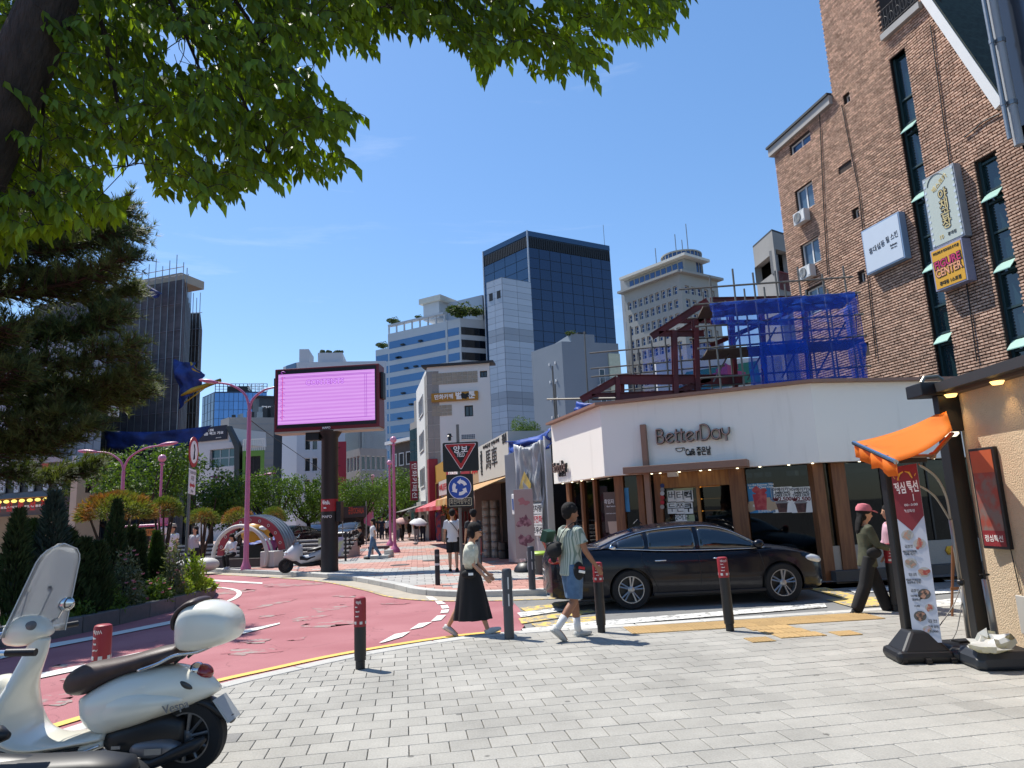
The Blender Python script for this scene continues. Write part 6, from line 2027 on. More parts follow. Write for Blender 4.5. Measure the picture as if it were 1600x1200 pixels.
def ex(t,H):
 mb=MB();mb.tube([(0,0,H*.36),(1.95,0,H*.36+.02)],.05,10);mb.build('camera_arm',pinkm,t)
 mb=MB();mb.box(-.42,-.08,-.15,.15,H*.05,H*.44);mb.build('cabinet',pinkm,t,bevel=.02)
 mb=MB();mb.box(.35,1.35,-.05,.02,H*.36-.38,H*.36-.12);mb.build('plate',M('orange_plate','#b5701c',.5),t)
 mb=MB();mb.box(1.45,1.75,-.1,.12,H*.36+.05,H*.36+.27);mb.build('camera_box',pinkm,t)
 mb=MB();mb.lathe([(.02,-.36),(.1,-.32),(.12,-.18),(.12,-.1),(.04,-.04)],14,Matrix.Translation((1.65,0,H*.36)));mb.build('dome_camera',white_paint,t,smooth=40)
 text('CCTV 홍대전',.16,black_ink,Matrix.Translation(t.location)@Fr((0,-.052,0),(1,0,0)).mat(.85,H*.36-.25,0),t,.003,maxw=.85)
lamp('pink street lamp with camera arm and orange plate behind the round pines',184,900,697,27,((-1,1.1,-.02),(1,1.35,.12)),.08,ex)
lamp('small far pink street lamp between the trees and the banner building',376,880,740,44,((-1,1.35,.0),(1,1.35,.02)),.07)
def globe(label,px,py,pyt,Y,r=.075):
 p=V(*at(px,py,Y)[:2],ZP);H=at(px,pyt,Y).z-ZP
 t=thing('globe_lamp',label,'street lamp',tuple(p))
 mb=MB();mb.lathe([(.26,0),(.25,.08),(.20,.2),(.11,.3),(.08,.42),(r,.5),(r*.8,H-.35)],20);mb.build('post',pinkm,t,smooth=40)
 mb=MB();mb.lathe([(.05,H-.4),(.10,H-.38),(.10,H-.32),(.04,H-.3),(.04,H-.22)],14);mb.build('collar',pinkm,t,smooth=40)
 mb=MB();mb.ball((0,0,H-.12),.16,16,10);mb.build('globe',M('pink_globe','#c98aa2',.3),t,smooth=True)
 return t
globe('tall pink globe lamp nearest on the shopping street',617,857,683,34)
globe('second pink globe lamp behind the first on the shopping street',610,847,720,42)
globe('far pink globe lamp under the street trees',583,835,742,56,.06)
globe('slim pink camera pole beside the camera lamp',247,860,712,29,.06)
mb=MB();mb.tube(catmull([at(392,657,26.2),at(430,685,40),at(510,740,60)],6),.02,5)
tag(mb.build('overhead_cable',black_ink),'thin black cable sagging from the tall pink lamp','cable')
# -- SHOP ROW along the right of the street
RD=V(-.235,.972,0).normalized()
r0=plan(860,800,19.9)
FRW=Fr(r0,-RD)
def rh(px,py):return FRW.hit(px,py)
def ru(px):return rh(px,800)[0]
SHOPS=[]
def shop(name,label,x_far,x_near,H,mat,depth=6.0):
 u0,u1=ru(x_far),ru(x_near)
 t=thing(name,label,'shop',tuple(FRW.p(u1,0,0)));SHOPS.append(t)
 F=Fr((0,0,0),FRW.r);W=u1-u0
 F=Fr(F.p(-W,0),FRW.r)
 return t,F,W,Matrix.Translation(t.location)
def sput(mb,name,mat,t,**k):return mb.build(name,mat,t,**k)
def stext(t,F,T,body,u,v,d,size,mat,**k):return text(body,size,mat,T@F.mat(u,v,d),t,.015,**k)
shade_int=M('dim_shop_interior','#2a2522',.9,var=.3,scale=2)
t,F,W,T=shop('awning_shop','shop with white calligraphy sign and tan striped awning beside the construction fence',741,804,4.6,white_wall)
z1,z0=rh(800,700)[1],rh(800,756)[1]
zt=5.3;zb=3.55
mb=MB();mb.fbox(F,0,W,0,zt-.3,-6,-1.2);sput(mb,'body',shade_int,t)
for a_ in(0,W-.25):
 mb=MB();mb.fbox(F,a_,a_+.25,0,zb,-1.2,0);sput(mb,'pier',M('dull_pink_tile','#8f7d78',.8,var=.2),t)
mb=MB();mb.fbox(F,W*.26,W,zb,zt,-1.2,.12);sput(mb,'sign_board',M('cream_sign','#b9b7ae',.6,var=.05),t)
mb=MB();mb.fbox(F,0,W*.255,zb,zt,-1.2,.1);sput(mb,'sign_board',M('tan_sign','#a58a6a',.6,var=.1),t)
stext(t,F,T,'馬車',W*.62,4.42,.13,1.0,black_ink,maxw=2.2);stext(t,F,T,'곱\n창\n전',W*.36,4.42,.13,.46,black_ink,line=.8,bold=.02)
stext(t,F,T,'야채곱창 만화카페',W*.62,5.12,.13,.2,black_ink,maxw=W*.4);stext(t,F,T,'점심',W*.93,5.05,.13,.4,black_ink,bold=.02)
stext(t,F,T,'특선점심',W*.13,4.9,.11,.36,M('sign_brown','#6b4a35',.6),maxw=W*.2);stext(t,F,T,'900',W*.13,4.3,.11,.7,red_ink,bold=.02,maxw=W*.2)
aw_t=M('tan_awning','#b5945f',.7,col2='#a17f4c',scale=2);
for k in range(10):
 a,c=W*k/10,W*(k+1)/10-.01
 mb=MB();mb.idx([F.p(a,zb-.05,.1),F.p(c,zb-.05,.1),F.p(c,zb-.75,1.7),F.p(a,zb-.75,1.7),F.p(a,zb-.08,.1),F.p(c,zb-.08,.1),F.p(c,zb-.78,1.7),F.p(a,zb-.78,1.7)],[(3,2,1,0),(4,5,6,7),(3,7,6,2),(0,4,7,3),(2,6,5,1)])
 mb.idx([F.p(a,zb-.78,1.7),F.p(c,zb-.78,1.7),F.p(c,zb-1.02,1.72),F.p((a+c)/2,zb-1.1,1.72),F.p(a,zb-1.02,1.72)],[(0,4,3,2,1)])
 sput(mb,'awning_strip',aw_t if k%2 else M('amber_awning','#a8763c',.7),t)
mb=MB();mb.fbox(F,W*.3,W*.95,.1,2.5,-1.25,-1.15);sput(mb,'shop_glass',dark_glass,t)
mb=MB()
for k in range(70):
 c=F.p(W*.05+rnd.uniform(-.3,1.2),2.35+rnd.uniform(-.3,.3),1.2+rnd.uniform(-.3,.3));mb.ball(c,rnd.uniform(.04,.1),5,3)
sput(mb,'hanging_flowers',M('flower_mix','#4d5a28',.8,col2='#a03a34',scale=6),t)
t,F,W,T=shop('red_sign_shop','shop under a broad red sign board with white lettering behind the yield sign',688,741,4.8,white_wall)
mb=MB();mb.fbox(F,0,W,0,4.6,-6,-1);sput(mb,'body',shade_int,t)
mb=MB();mb.fbox(F,W*.35,W,3.5,5.3,-1,.15);sput(mb,'sign_board',M('crimson_sign','#8f1c26',.5,var=.06),t)
stext(t,F,T,'만화',W*.58,4.35,.16,.95,white_ink,bold=.03,maxw=W*.3);stext(t,F,T,'곱창전',W*.85,4.6,.16,.5,white_ink,maxw=W*.2)
mb=MB();mb.fbox(F,0,W*.35,3.4,4.4,-1,.05);sput(mb,'sign_board',M('white_small_sign','#b5b2ac',.6),t)
stext(t,F,T,'야채곱창전',W*.17,3.9,.06,.5,red_ink,maxw=W*.3)
red_aw=M('red_awning','#a8242e',.6,var=.1)
for k in range(8):
 a,c=W*k/8,W*(k+1)/8-.01
 mb=MB();mb.idx([F.p(a,3.2,.1),F.p(c,3.2,.1),F.p(c,2.55,1.5),F.p(a,2.55,1.5),F.p(a,3.16,.1),F.p(c,3.16,.1),F.p(c,2.5,1.5),F.p(a,2.5,1.5)],[(3,2,1,0),(4,5,6,7),(3,7,6,2),(0,4,7,3),(2,6,5,1)])
 mb.idx([F.p(a,2.5,1.5),F.p(c,2.5,1.5),F.p(c,2.32,1.5),F.p(a,2.32,1.5)],[(0,3,2,1)])
 sput(mb,'awning_strip',red_aw if k%2==0 else M('pink_awning','#b5575c',.6),t)
for k in range(9):
 mb=MB();u=W*(.05+.1*k);mb.fbox(F,u,u+.12,.3,2.2,-.9,-.8);sput(mb,'door_batten',M('red_batten','#6b2326',.7),t)
cols=[('#8d8778','ochre'),('#5d544c','brown'),('#7f8084','grey')]
t,F,W,T=shop('yellow_shop','narrow yellow fronted shop behind a red column',672,688,6,white_wall)
mb=MB();mb.fbox(F,0,W,0,6.0,-6,-.4);sput(mb,'body',M('mustard_front','#a67c22',.7,var=.1),t)
for k in range(2):
 window(t,Fr(F.p(0,0)+t.location,FRW.r),W*(.1+.42*k),W*(.48+.42*k),3.2,4.6,.38,dark_glass,M('ochre_bar','#8a6a20',.6),.1)
mb=MB();mb.fbox(F,W*.1,W*.9,2.5,3.0,-.4,.1);sput(mb,'sign_board',red_ink,t);stext(t,F,T,'24',W*.5,2.75,.11,.4,white_ink,bold=.02)
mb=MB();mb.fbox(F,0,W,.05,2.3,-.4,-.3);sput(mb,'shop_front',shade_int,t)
t,F,W,T=shop('red_column_shop','shop with tall red column and red vertical banner far along the row',655,672,6,white_wall)
mb=MB();mb.fbox(F,0,W,0,5.5,-6,-.6);sput(mb,'body',M('dim_front','#4b4540',.8,var=.2),t)
mb=MB();mb.fbox(F,W-.9,W,0,6.6,-.6,.02);sput(mb,'red_column',M('red_column','#8d2430',.6),t)
pj_=Fr(F.p(W*.3,0,0),FRW.n,(0,0,1))
mb=MB();mb.fbox(Fr(F.p(W*.5,0,.5),FRW.n.cross(Vector((0,0,1)))*-1),-.05,.05,0,0.1,0,.1)
mb2=MB();FV=Fr(F.p(W*.45,0,.4),-FRW.n)
mb2 .fbox(FV,-.55,0,3.4,6.8,0,.12);sput(mb2,'vertical_banner',M('maroon_banner','#7c1624',.6),t)
text('만화카페선',.4,white_ink,T@FV.mat(-.27,5.1,.13,-pi/2),t,.01,maxw=3.0)
mb=MB();mb.fbox(F,0,W*.6,2.6,3.3,-.6,.2);sput(mb,'sign_board',M('pale_shop_sign','#a9a6a0',.6),t)
for k in range(5):
 mb=MB();a,c=W*k/5,W*(k+1)/5-.02
 mb.idx([F.p(a,3.0,.2),F.p(c,3.0,.2),F.p(c,2.5,1.8),F.p(a,2.5,1.8),F.p(a,2.95,.2),F.p(c,2.95,.2),F.p(c,2.45,1.8),F.p(a,2.45,1.8)],[(3,2,1,0),(4,5,6,7),(3,7,6,2),(0,4,7,3),(2,6,5,1)]);sput(mb,'awning_strip',M('grey_awning','#6f6b68',.7),t)
t,F,W,T=shop('dark_far_shop','dark low shop with small canopy under the far street trees',640,655,4,white_wall)
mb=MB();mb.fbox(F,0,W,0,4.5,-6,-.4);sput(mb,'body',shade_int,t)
mb=MB();mb.fbox(F,0,W,2.5,3.2,-.4,.3);sput(mb,'sign_board',M('dull_teal_sign','#46585a',.6),t);stext(t,F,T,'CAFE',W*.5,2.85,.31,.5,white_ink)
for t in SHOPS:t.scale=(1,1,.84)
t=thing('arcade_booth','red and blue poster booth standing in front of the red sign shop','booth',tuple(gp(693,846,ZP)))
mb=MB();mb.fprism(Fr((-.45,0,0),(1,0,0)),[(0,0),(1.0,0),(1.0,1.55)]+arc2(.5,1.55,.5,0,180,10)+[(0,1.55)],-.3,.1);mb.build('panel',M('booth_blue','#2a3563',.6,col2='#8a2a30',scale=3),t)
mb=MB();mb.fprism(Fr((-.45,0,0),(1,0,0)),[(.08,.1),(.92,.1),(.92,1.4),(.08,1.4)],.101,.12);mb.build('poster',M('booth_poster','#31406f',.5,col2='#93363f',scale=5),t)
t=thing('menu_board','tall white menu board leaning at the shop row','board',tuple(gp(673,838,ZP)))
mb=MB();mb.box(-.4,.4,-.05,.05,0,2.4);mb.build('board',white_paint,t)
for k in range(3):text(['점심','특선','곱창'][k],.34,black_ink,Matrix.Translation(t.location)@Fr((0,0,0),(1,0,0)).mat(0,1.9-.6*k,.06),t,.01)
keg_m=M('steel_keg','#7e7c77',.4,.6,var=.2,scale=6)
kg=MB();kg.lathe([(.17,0),(.19,.02),(.19,.05),(.18,.06),(.19,.09),(.19,.22),(.18,.24),(.19,.26),(.17,.30)],18)
km=kg.mesh('keg',keg_m)
for s_,(px,py,n)in enumerate(((763.5,871,7),(776,871,7))):
 p=gp(px,py,ZP)
 for k in range(n):
  lab=['lowest','second','third','fourth','fifth','sixth','topmost'][k]+' steel keg from the ground in the stack '+['nearer the awning post','nearer the fence'][s_]
  tag(obj('steel_keg',km,None,(p.x,p.y,ZP+.302*k),(0,0,k)),lab,'keg',['kegs in the stack by the awning post','kegs in the stack by the fence'][s_])
p=gp(788,873,ZP);kd=MB();kd.lathe([(.17,0),(.2,.02),(.2,.26),(.17,.3)],18);kdm=kd.mesh('keg',M('black_keg','#1d1d1f',.4,var=.1))
for k in range(2):tag(obj('black_keg',kdm,None,(p.x,p.y,ZP+.302*k)),['black keg on the ground beside the steel kegs','black keg stacked on top beside the steel kegs'][k],'keg')
# -- construction fence wrapped in torn vinyl
fA,fB=plan(793,800,23.4),plan(858,800,21.2)
t=thing('construction_fence','white corrugated construction fence wrapped in torn silver vinyl','fence',(fB.x,fB.y,ZP))
Ff=Fr(fA-fB,fB-fA);Wf=(fB-fA).length
sheetm=M('white_corrugated_sheet','#a9abae',.5,.2,var=.12,scale=2)
np_=9
hl,hr_=rh(800,716)[1],0
for k in range(np_):
 a=Wf*k/np_;n=8;w=Wf/np_
 h=3.5+.28*k/np_
 P=[];F_=[]
 for i in range(n*2+1):
  u=a+w*i/(n*2);d=.035 if i%2 else 0
  P+=[Ff.p(u,0.05,d),Ff.p(u,h,d)]
 for i in range(n*2):F_.append((2*i,2*i+2,2*i+3,2*i+1))
 mb=MB();mb.idx(P,F_);o=mb.build('sheet_panel',sheetm,t);so=o.modifiers.new('t','SOLIDIFY');so.thickness=.01
vin=M('silver_vinyl','#b0b2b6',.45,.0,col2='#8f9196',scale=1.2,bump=.5,bscale=3,stretch=(1,1,.35))
def drape(u0,u1,v0,v1,d,amp,mat,nm,nu=30,nv=24,seed=0):
 P=[];F_=[]
 for j in range(nv+1):
  for i in range(nu+1):
   s,q=i/nu,j/nv;u=u0+(u1-u0)*s;v=v0+(v1-v0)*q
   w=mnoise.noise(Vector((s*7+seed,q*1.6,seed)))*amp+mnoise.noise(Vector((s*17+seed,q*4,3)))*amp*.4
   sag=-.18*sin(pi*s)*q
   P.append(Ff.p(u,v+sag,d+abs(w)))
 for j in range(nv):
  for i in range(nu):a=j*(nu+1)+i;F_.append((a,a+1,a+nu+2,a+nu+1))
 mb=MB();mb.idx(P,F_);o=mb.build(nm,mat,t,smooth=True);so=o.modifiers.new('t','SOLIDIFY');so.thickness=.006
 return o
drape(Wf*.34,Wf*.97,.05,3.78,.07,.16,vin,'vinyl_wrap')
drape(Wf*.50,Wf*.95,1.9,3.72,.12,.2,M('clear_vinyl','#a6a7a6',.3,col2='#8b8d90',scale=2,bump=.6,bscale=4),'torn_vinyl',seed=4)
mb=MB();c=Ff.hit if False else None
mb.fprism(Ff,[(Wf*.52,2.0),(Wf*.74,1.95),(Wf*.78,2.45),(Wf*.64,2.85),(Wf*.50,2.4)],.24,.252);mb.build('faded_house_print',M('faded_yellow_print','#b59a4a',.6,col2='#8f7f50',scale=3),t)
mb=MB();mb.fprism(Ff,[(Wf*.62,2.05),(Wf*.71,2.02),(Wf*.72,2.35),(Wf*.63,2.5)],.253,.26);mb.build('print_window',M('print_grey','#7d7f86',.6),t)
tf=Matrix.Translation(t.location)
for r,(row,mats_)in enumerate((('우선차량',black_ink),('회전전화',red_ink),('양보우선',black_ink))):
 for k,chh in enumerate(row[:4]):
  a=Wf*.68+k*.2;z=1.55-r*.32
  mb=MB();mb.fbox(Ff,a,a+.19,z,z+.29,.24,.246);mb.build('notice',white_paint,t)
  text(chh,.22,mats_,tf@Ff.mat(a+.095,z+.145,.248),t,.004,bold=.004)
mb=MB();mb.fbox(Ff,Wf*.2,Wf*.27,1.55,2.2,.04,.12);mb.build('meter_box',white_paint,t,bevel=.02)
mb=MB();mb.fbox(Ff,Wf*.22,Wf*.25,1.7,2.05,.12,.13);mb.build('meter_label',M('label_blue','#2b4f8f',.5),t)
for k in range(7):
 mb=MB();mb.tube([Ff.p(Wf*(k+.5)/7,0,-.3),Ff.p(Wf*(k+.5)/7,3.2,-.06)],.024,6);mb.build('brace',steel,t)
mb=MB();mb.fbox(Ff,Wf-.02,Wf+.05,0.02,3.85,-.15,.06);mb.build('end_post',white_paint,t)
t=thing('red_skip','red metal container between the vinyl fence and the cafe','container',tuple(gp(872,878,0)))
mb=MB();mb.box(-.15,1.35,.5,2.2,.15,1.62);mb.build('body',M('red_container','#9c1418',.5,var=.1),t,bevel=.03)
mb=MB();mb.box(.35,1.4,.44,.5,.3,1.0);mb.build('panel',M('grey_panel_plate','#3c3d40',.6),t)
mb=MB();mb.box(-.18,1.38,.47,.53,1.56,1.66);mb.build('rim',M('red_container','#9c1418'),t)
def standee(name,label,p,rz,w,h,bg_,decos):
 t=thing(name,label,'banner stand',tuple(p),rz)
 mb=MB();mb.lathe([(.34,0),(.36,.03),(.34,.10),(.22,.24),(.08,.27)],20);mb.build('water_base',M('black_plastic','#131315',.45,var=.1),t,smooth=40)
 mb=MB();mb.tube([(0,.03,.2),(0,.03,h)],.018,8);mb.build('pole',steel,t)
 F=Fr((-w/2,0,0),(1,0,0))
 mb=MB();mb.fbox(F,0,w,h-(h-.35),h,-.01,.01);mb.build('banner',bg_,t)
 mb=MB();mb.tube([(-w/2,0,h),(w/2,0,h)],.012,6);mb.build('bar',steel,t)
 decos(t,F)
 return t
def dec(t,F):
 for k,z in enumerate((1.35,.85)):
  mb=MB();mb.fprism(F,blob(.27,z,.16,.18,0,20,k+3),.0105,.014);mb.build('print',M('print_plum','#6b3a48',.6,col2='#a0707a',scale=9),t)
 mb=MB();mb.fprism(F,blob(.27,1.9,.14,.1,0,20,9),.0105,.014);mb.build('print',M('print_rose','#a86a6e',.6),t)
standee('banner_stand','narrow faded pink food banner standing before the vinyl fence',gp(823,893,ZP),radians(-8),.54,2.25,M('faded_pink_banner','#a38d8a',.7,var=.1),dec)
p=gp(846,897,ZP)
t=thing('rubbish_bin','small grey bin with a lime green lid behind the dark bollard','bin',tuple(p))
mb=MB();mb.lathe([(.2,0),(.25,.48),(.27,.5)],20);mb.build('tub',M('grey_bin','#4a4b4a',.6,var=.1),t,smooth=40)
mb=MB();mb.lathe([(.285,.5),(.285,.54),(.24,.58),(.02,.59)],20);mb.build('lid',M('lime_lid','#8fae33',.5),t,smooth=40)
# -- SCAFFOLD AND RED STEEL FRAME behind the cafe
scaf=thing('scaffold','tube scaffold with blue netting rising behind the cafe parapet','scaffold',(6.5,21,0))
SO=Vector((6.5,21,0))
def sp(mb,name,mat,**k):
 o=mb.build(name,mat,scaf,**k);o.location=-SO;return o
SA,SB=plan(1112,500,20.5),plan(1336,500,20.0)
FS=Fr(SA,SB-SA);WSF=(SB-SA).length
zt_=FS.hit(1220,466)[1]
lev=[FS.hit(1220,y)[1]for y in(440,466,501,536,583)]
blue_net=net_mat('blue_safety_net','#2b5acb',fill=.56,transl=.35)
blue_net2=net_mat('blue_safety_net_thin','#3a66d0',fill=.30,transl=.35)
tube_m=M('scaffold_tube','#6e6a63',.5,.4,var=.25,scale=6)
for d in(0,-1.6):
 for z in lev[1:]:
  mb=MB();mb.tube([FS.p(-.5,z,d+.04),FS.p(WSF+.25,z+rnd.uniform(-.03,.03),d+.04)],.03,6);sp(mb,'tube',tube_m)
 for k in range(7):
  u=WSF*(k+.12)/6.3;h=lev[0]+.05 if k in(0,2,3)else lev[1]+rnd.uniform(.1,.8)
  mb=MB();mb.tube([FS.p(u,1,d),FS.p(u+rnd.uniform(-.04,.04),h+.3,d)],.03,6);sp(mb,'tube',tube_m)
mb=MB();mb.tube([FS.p(-.9,lev[0],.05),FS.p(WSF+.1,lev[0]-.05,.05)],.03,6);sp(mb,'tube',tube_m)
for k in range(4):
 mb=MB();mb.tube([FS.p(WSF*k/4,lev[4],-.8),FS.p(WSF*(k+1)/4,lev[2],-.8)],.028,6);sp(mb,'brace',tube_m)
mb=MB();mb.fbox(FS,-.2,WSF+.2,lev[1]-.06,lev[1]-.01,-1.5,-.1);sp(mb,'plank',M('scaffold_board','#5d5044',.8,var=.2))
mb=MB();mb.fbox(FS,-.2,WSF+.2,lev[3]-.06,lev[3]-.01,-1.5,-.1);sp(mb,'plank',M('scaffold_board','#5d5044'))
def net(F,u0,u1,v0,v1,d,amp,mat,seed,nu=26,nv=14):
 P=[];Fc=[]
 for j in range(nv+1):
  for i in range(nu+1):
   s,q=i/nu,j/nv
   w=mnoise.noise(Vector((s*6+seed,q*3,seed)))*amp+mnoise.noise(Vector((s*15,q*8,seed)))*amp*.3
   P.append(F.p(u0+(u1-u0)*s+w*.3,v0+(v1-v0)*q,d+w+.1))
 for j in range(nv):
  for i in range(nu):a=j*(nu+1)+i;Fc.append((a,a+1,a+nu+2,a+nu+1))
 mb=MB();mb.idx(P,Fc);return sp(mb,'safety_net',mat,smooth=True)
net(FS,-.02,WSF*.5,lev[2],lev[1]-.02,.05,.16,blue_net,1)
net(FS,WSF*.48,WSF+.05,lev[2],lev[1]-.02,.05,.16,blue_net,2)
net(FS,WSF*.10,WSF*.98,lev[3],lev[2],.06,.12,blue_net,3)
net(FS,WSF*.22,WSF+.1,lev[4]-1.0,lev[3],.05,.2,blue_net,4)
net(FS,WSF*.3,WSF*.62,lev[4]-1.2,lev[3],.2,.2,blue_net,6)
FS2=Fr(SB,(SB.normalized()*2+V(.3,2,0)))
net(Fr(SB+V(.05,0,0),V(.25,.97,0)),0,2.0,lev[4]-1,lev[1],0,.15,blue_net,7,12,12)
SC,SD=plan(1003,560,24.0),plan(1112,560,23.5)
FL=Fr(SC,SD-SC);WL_=(SD-SC).length
zl=[FL.hit(1050,y)[1]for y in(541,566,579,604)]
net(FL,0,WL_*1.2,zl[3]-1.0,zl[0],0,.12,blue_net2,9)
for z in zl:
 mb=MB();mb.tube([FL.p(-1.8,z,.1),FL.p(WL_+.4,z,.1)],.03,6);sp(mb,'tube',tube_m)
for k in range(6):
 mb=MB();mb.tube([FL.p(WL_*(k-.2)/5,1.5,.12),FL.p(WL_*(k-.2)/5,zl[0]+.25*(k%3),.12)],.03,6);sp(mb,'tube',tube_m)
for px,y0,y1,Y in((985,510,600,22.5),(913,518,600,27),(863,572,650,25),(867,600,660,24.6)):
 a,c=at(px,y0,Y),at(px+4,y1,Y);mb=MB();mb.tube([a,(c.x,c.y,c.z-1.5)],.032,6);sp(mb,'tube',tube_m)
a,c=at(855,624,23),at(962,622,21.5);mb=MB();mb.tube([a,c],.035,6);sp(mb,'tube',tube_m)
redm=M('red_oxide_steel','#6a2325',.6,col2='#511b1d',scale=1.5)
frm=thing('red_steelwork','dark red steel building frame with sloping rafters behind the cafe','steel frame',(5,23,0))
def ibeam(a,b_,h=.3,w=.16):
 h*=.72;w*=.8
 a,b_=Vector(a),Vector(b_);t_=(b_-a).normalized()
 side=t_.cross(Vector((0,0,1)))if abs(t_.z)<.95 else Vector((1,0,0))
 side.normalize();up=side.cross(t_)
 mb=MB()
 for(du,dv,su,sv)in((0,h/2-.01,w/2,.012),(0,-h/2+.01,w/2,.012),(0,0,.01,h/2-.02)):
  rings=[]
  for p in(a,b_):rings.append([p+side*(du+x*su)+up*(dv+y*sv)for x,y in((-1,-1),(1,-1),(1,1),(-1,1))])
  mb.loft(rings)
 o=mb.build('beam',redm,frm);o.location=-Vector((5,23,0));return o
def ab(x0,y0,Y0,x1,y1,Y1,**k):return ibeam(at(x0,y0,Y0),at(x1,y1,Y1),**k)
ab(1018,526,22,1106,470,22);ab(1050,527,24,1140,470,24);ab(1030,521,22,1100,521,22,h=.26);ab(1060,501,24,1110,501,24,h=.24)
ab(1053,518,22,1056,620,22,h=.34,w=.2);ab(1086,500,22,1090,620,22,h=.34,w=.2)
ab(965,593,22,1160,593,22,h=.42);ab(965,590,22,965,640,22,h=.3);ab(972,592,22.3,972,640,22.3,h=.3);ab(908,625,22,965,592,22,h=.3);ab(925,620,22,1160,612,22,h=.3)
ab(1060,612,22,1110,592,22,h=.26);ab(1142,480,22.5,1150,620,22.5,h=.3);ab(1190,490,22.5,1196,620,22.5,h=.3);ab(1255,470,22.5,1268,620,22.5,h=.3);ab(1110,470,22.5,1330,466,22.5,h=.3);ab(1110,540,22.5,1250,480,23,h=.2);ab(1110,505,22.5,1240,503,22.5,h=.24)
cloth('blue_tarp','bright blue tarp hanging over the construction fence','tarp',[at(788,690,24),at(862,668,21),at(862,700,21),at(792,712,24)],16,8,.1,M('bright_blue_tarp','#1d4aa8',.55,col2='#163a86',scale=2,bump=.5,bscale=6,transl=.2),12,.3)
cloth('blue_tarp','scrap of blue tarp poking over the cafe coping','tarp',[at(900,627,20),at(928,630,19.5),at(928,645,19.5),at(898,642,20)],8,6,.03,MATS['bright_blue_tarp'],14,.1)
pb_=thing('mural_wall','low wall with a green and pink painted banner seen through the red frame','wall',tuple(V(*at(1115,575,30)[:2],0)))
FM=Fr((0,0,0),(1,0,.0));zz=at(1115,590,30).z
mb=MB();mb.fbox(FM,-2.5,3.0,0,zz+.8,-.3,0);mb.build('wall',white_wall,pb_)
mb=MB();mb.fprism(FM,[(-1.8,zz-.6),(2,zz-.3),(1.9,zz+.65),(-1.2,zz+.3)],.01,.03);mb.build('painted_banner',M('banner_green','#2f7f6c',.6),pb_)
mb=MB();mb.fprism(FM,blob(.6,zz+.2,.7,.3,.2,24,5),.031,.04);mb.build('painted_banner',M('banner_pink','#b04a78',.6),pb_)
# -- BEIGE STUCCO BUILDING at the right edge
stucco=M('beige_stucco','#bfa98b',.95,var=.10,scale=6,bump=1.0,bscale=62)
MATS['beige_stucco'].node_tree.nodes['Bump'].inputs['Distance'].default_value=.02
w0=gp(1562,1008);w0=V(5.35,8.45,0)
WDv=V(-.06,-1.0,0).normalized()
zE=at(1500,612,8.4).z
sb_=thing('stucco_building','rough beige stucco building corner with dark eaves at the right edge','building',tuple(w0))
corner=[]
for i in range(7):
 a=radians(180-12*i*1.0);
 corner.append((.35+.35*cos(radians(180-15*i)),-.35+.35*sin(radians(180-15*i))+.35))
wl=[(0.0,0.0)]
poly=[(-.16,-6.0),(4,-6.0),(4,3.2),(.75,.28),(.35,.25),(.10,.10),(0,-.15)]
mb=MB();mb.prism(poly,0,zE);mb.build('wall',stucco,sb_)
mb=MB();mb.prism([(-.42,-6.1),(4.2,-6.1),(4.2,3.4),(.7,.55),(.25,.5),(-.12,.28),(-.26,-.1)],zE,zE+.11);mb.build('eaves',M('charcoal_eaves','#2b2a2b',.6,var=.1),sb_)
mb=MB();mb.prism([(-.30,-6.1),(4.2,-6.1),(4.2,3.4),(.7,.45),(.25,.4),(-.02,.22),(-.14,-.1)],zE-.035,zE-.002);mb.build('soffit',M('eaves_soffit','#4a3f36',.7),sb_)
for k,(x,y)in enumerate(((-.12,-.15),(-.14,-1.0),(-.15,-2.0))):
 mb=MB();mb.lathe([(.05,zE-.075),(.07,zE-.04)],12,Matrix.Translation((x,y,0)));o=mb.build('eave_lamp',M('warm_spot','#ffc978',.4,emit=2),sb_)
 ld=bpy.data.lights.new('eave_spot','SPOT');ld.energy=5;ld.color=(1,.68,.34);ld.spot_size=radians(95);ld.spot_blend=.8;ld.shadow_soft_size=.04
 lo=bpy.data.objects.new('eave_spot',ld);link(lo,sb_);lo.location=(x-.0,y,zE-.09)
mb=MB();mb.box(-.03,.02,-.9,-.55,.18,.58);mb.build('meter_box',M('pale_box','#a8a59d',.6),sb_,bevel=.01)
mb=MB();mb.tube([(-.02,-.62,1.55),(-.03,-.60,1.2),(-.025,-.64,.6)],.006,5);mb.build('wire',black_ink,sb_)
p=w0+V(-.05,-.30,0)
t=thing('poster_frame','black framed food poster hung on the stucco wall','poster',(w0 .x-.03,w0 .y-.26,1.06))
FP=Fr((0,0,0),(.10,-1,0))
mb=MB();mb.fbox(FP,0,.38,0,1.12,0,.07);mb.build('frame',black_metal,t,bevel=.006)
mb=MB();mb.fbox(FP,.03,.35,.03,1.09,.07,.074);mb.build('print',M('grill_print','#6e5f58',.5,col2='#8a3a2a',scale=7),t)
mb=MB();mb.fbox(FP,.03,.35,.84,1.09,.0745,.077);mb.build('print',M('print_orange','#a8512c',.5,var=.2),t)
mb=MB();mb.fbox(FP,.03,.35,.03,.2,.0745,.077);mb.build('print',M('print_wine','#7d1c22',.5),t)
text('점심특선',.08,white_ink,Matrix.Translation(t.location)@FP.mat(.19,.11,.079),t,.002,maxw=.26)
pw=gp(1535,1000)
t=thing('orange_awning','black steel awning post with bright orange folding awning','awning',(w0 .x-.02,w0 .y+.16,0))
mb=MB();mb.box(-.09,.09,-.09,.09,0,3.0);mb.build('post',black_metal,t,bevel=.008)
mb=MB();mb.box(-.40,.14,-.24,.1,2.86,3.02);mb.build('cassette',black_metal,t,bevel=.01)
mb=MB();mb.box(-.2,.1,-.2,-.09,2.42,2.86);mb.build('motor_box',black_metal,t,bevel=.008)
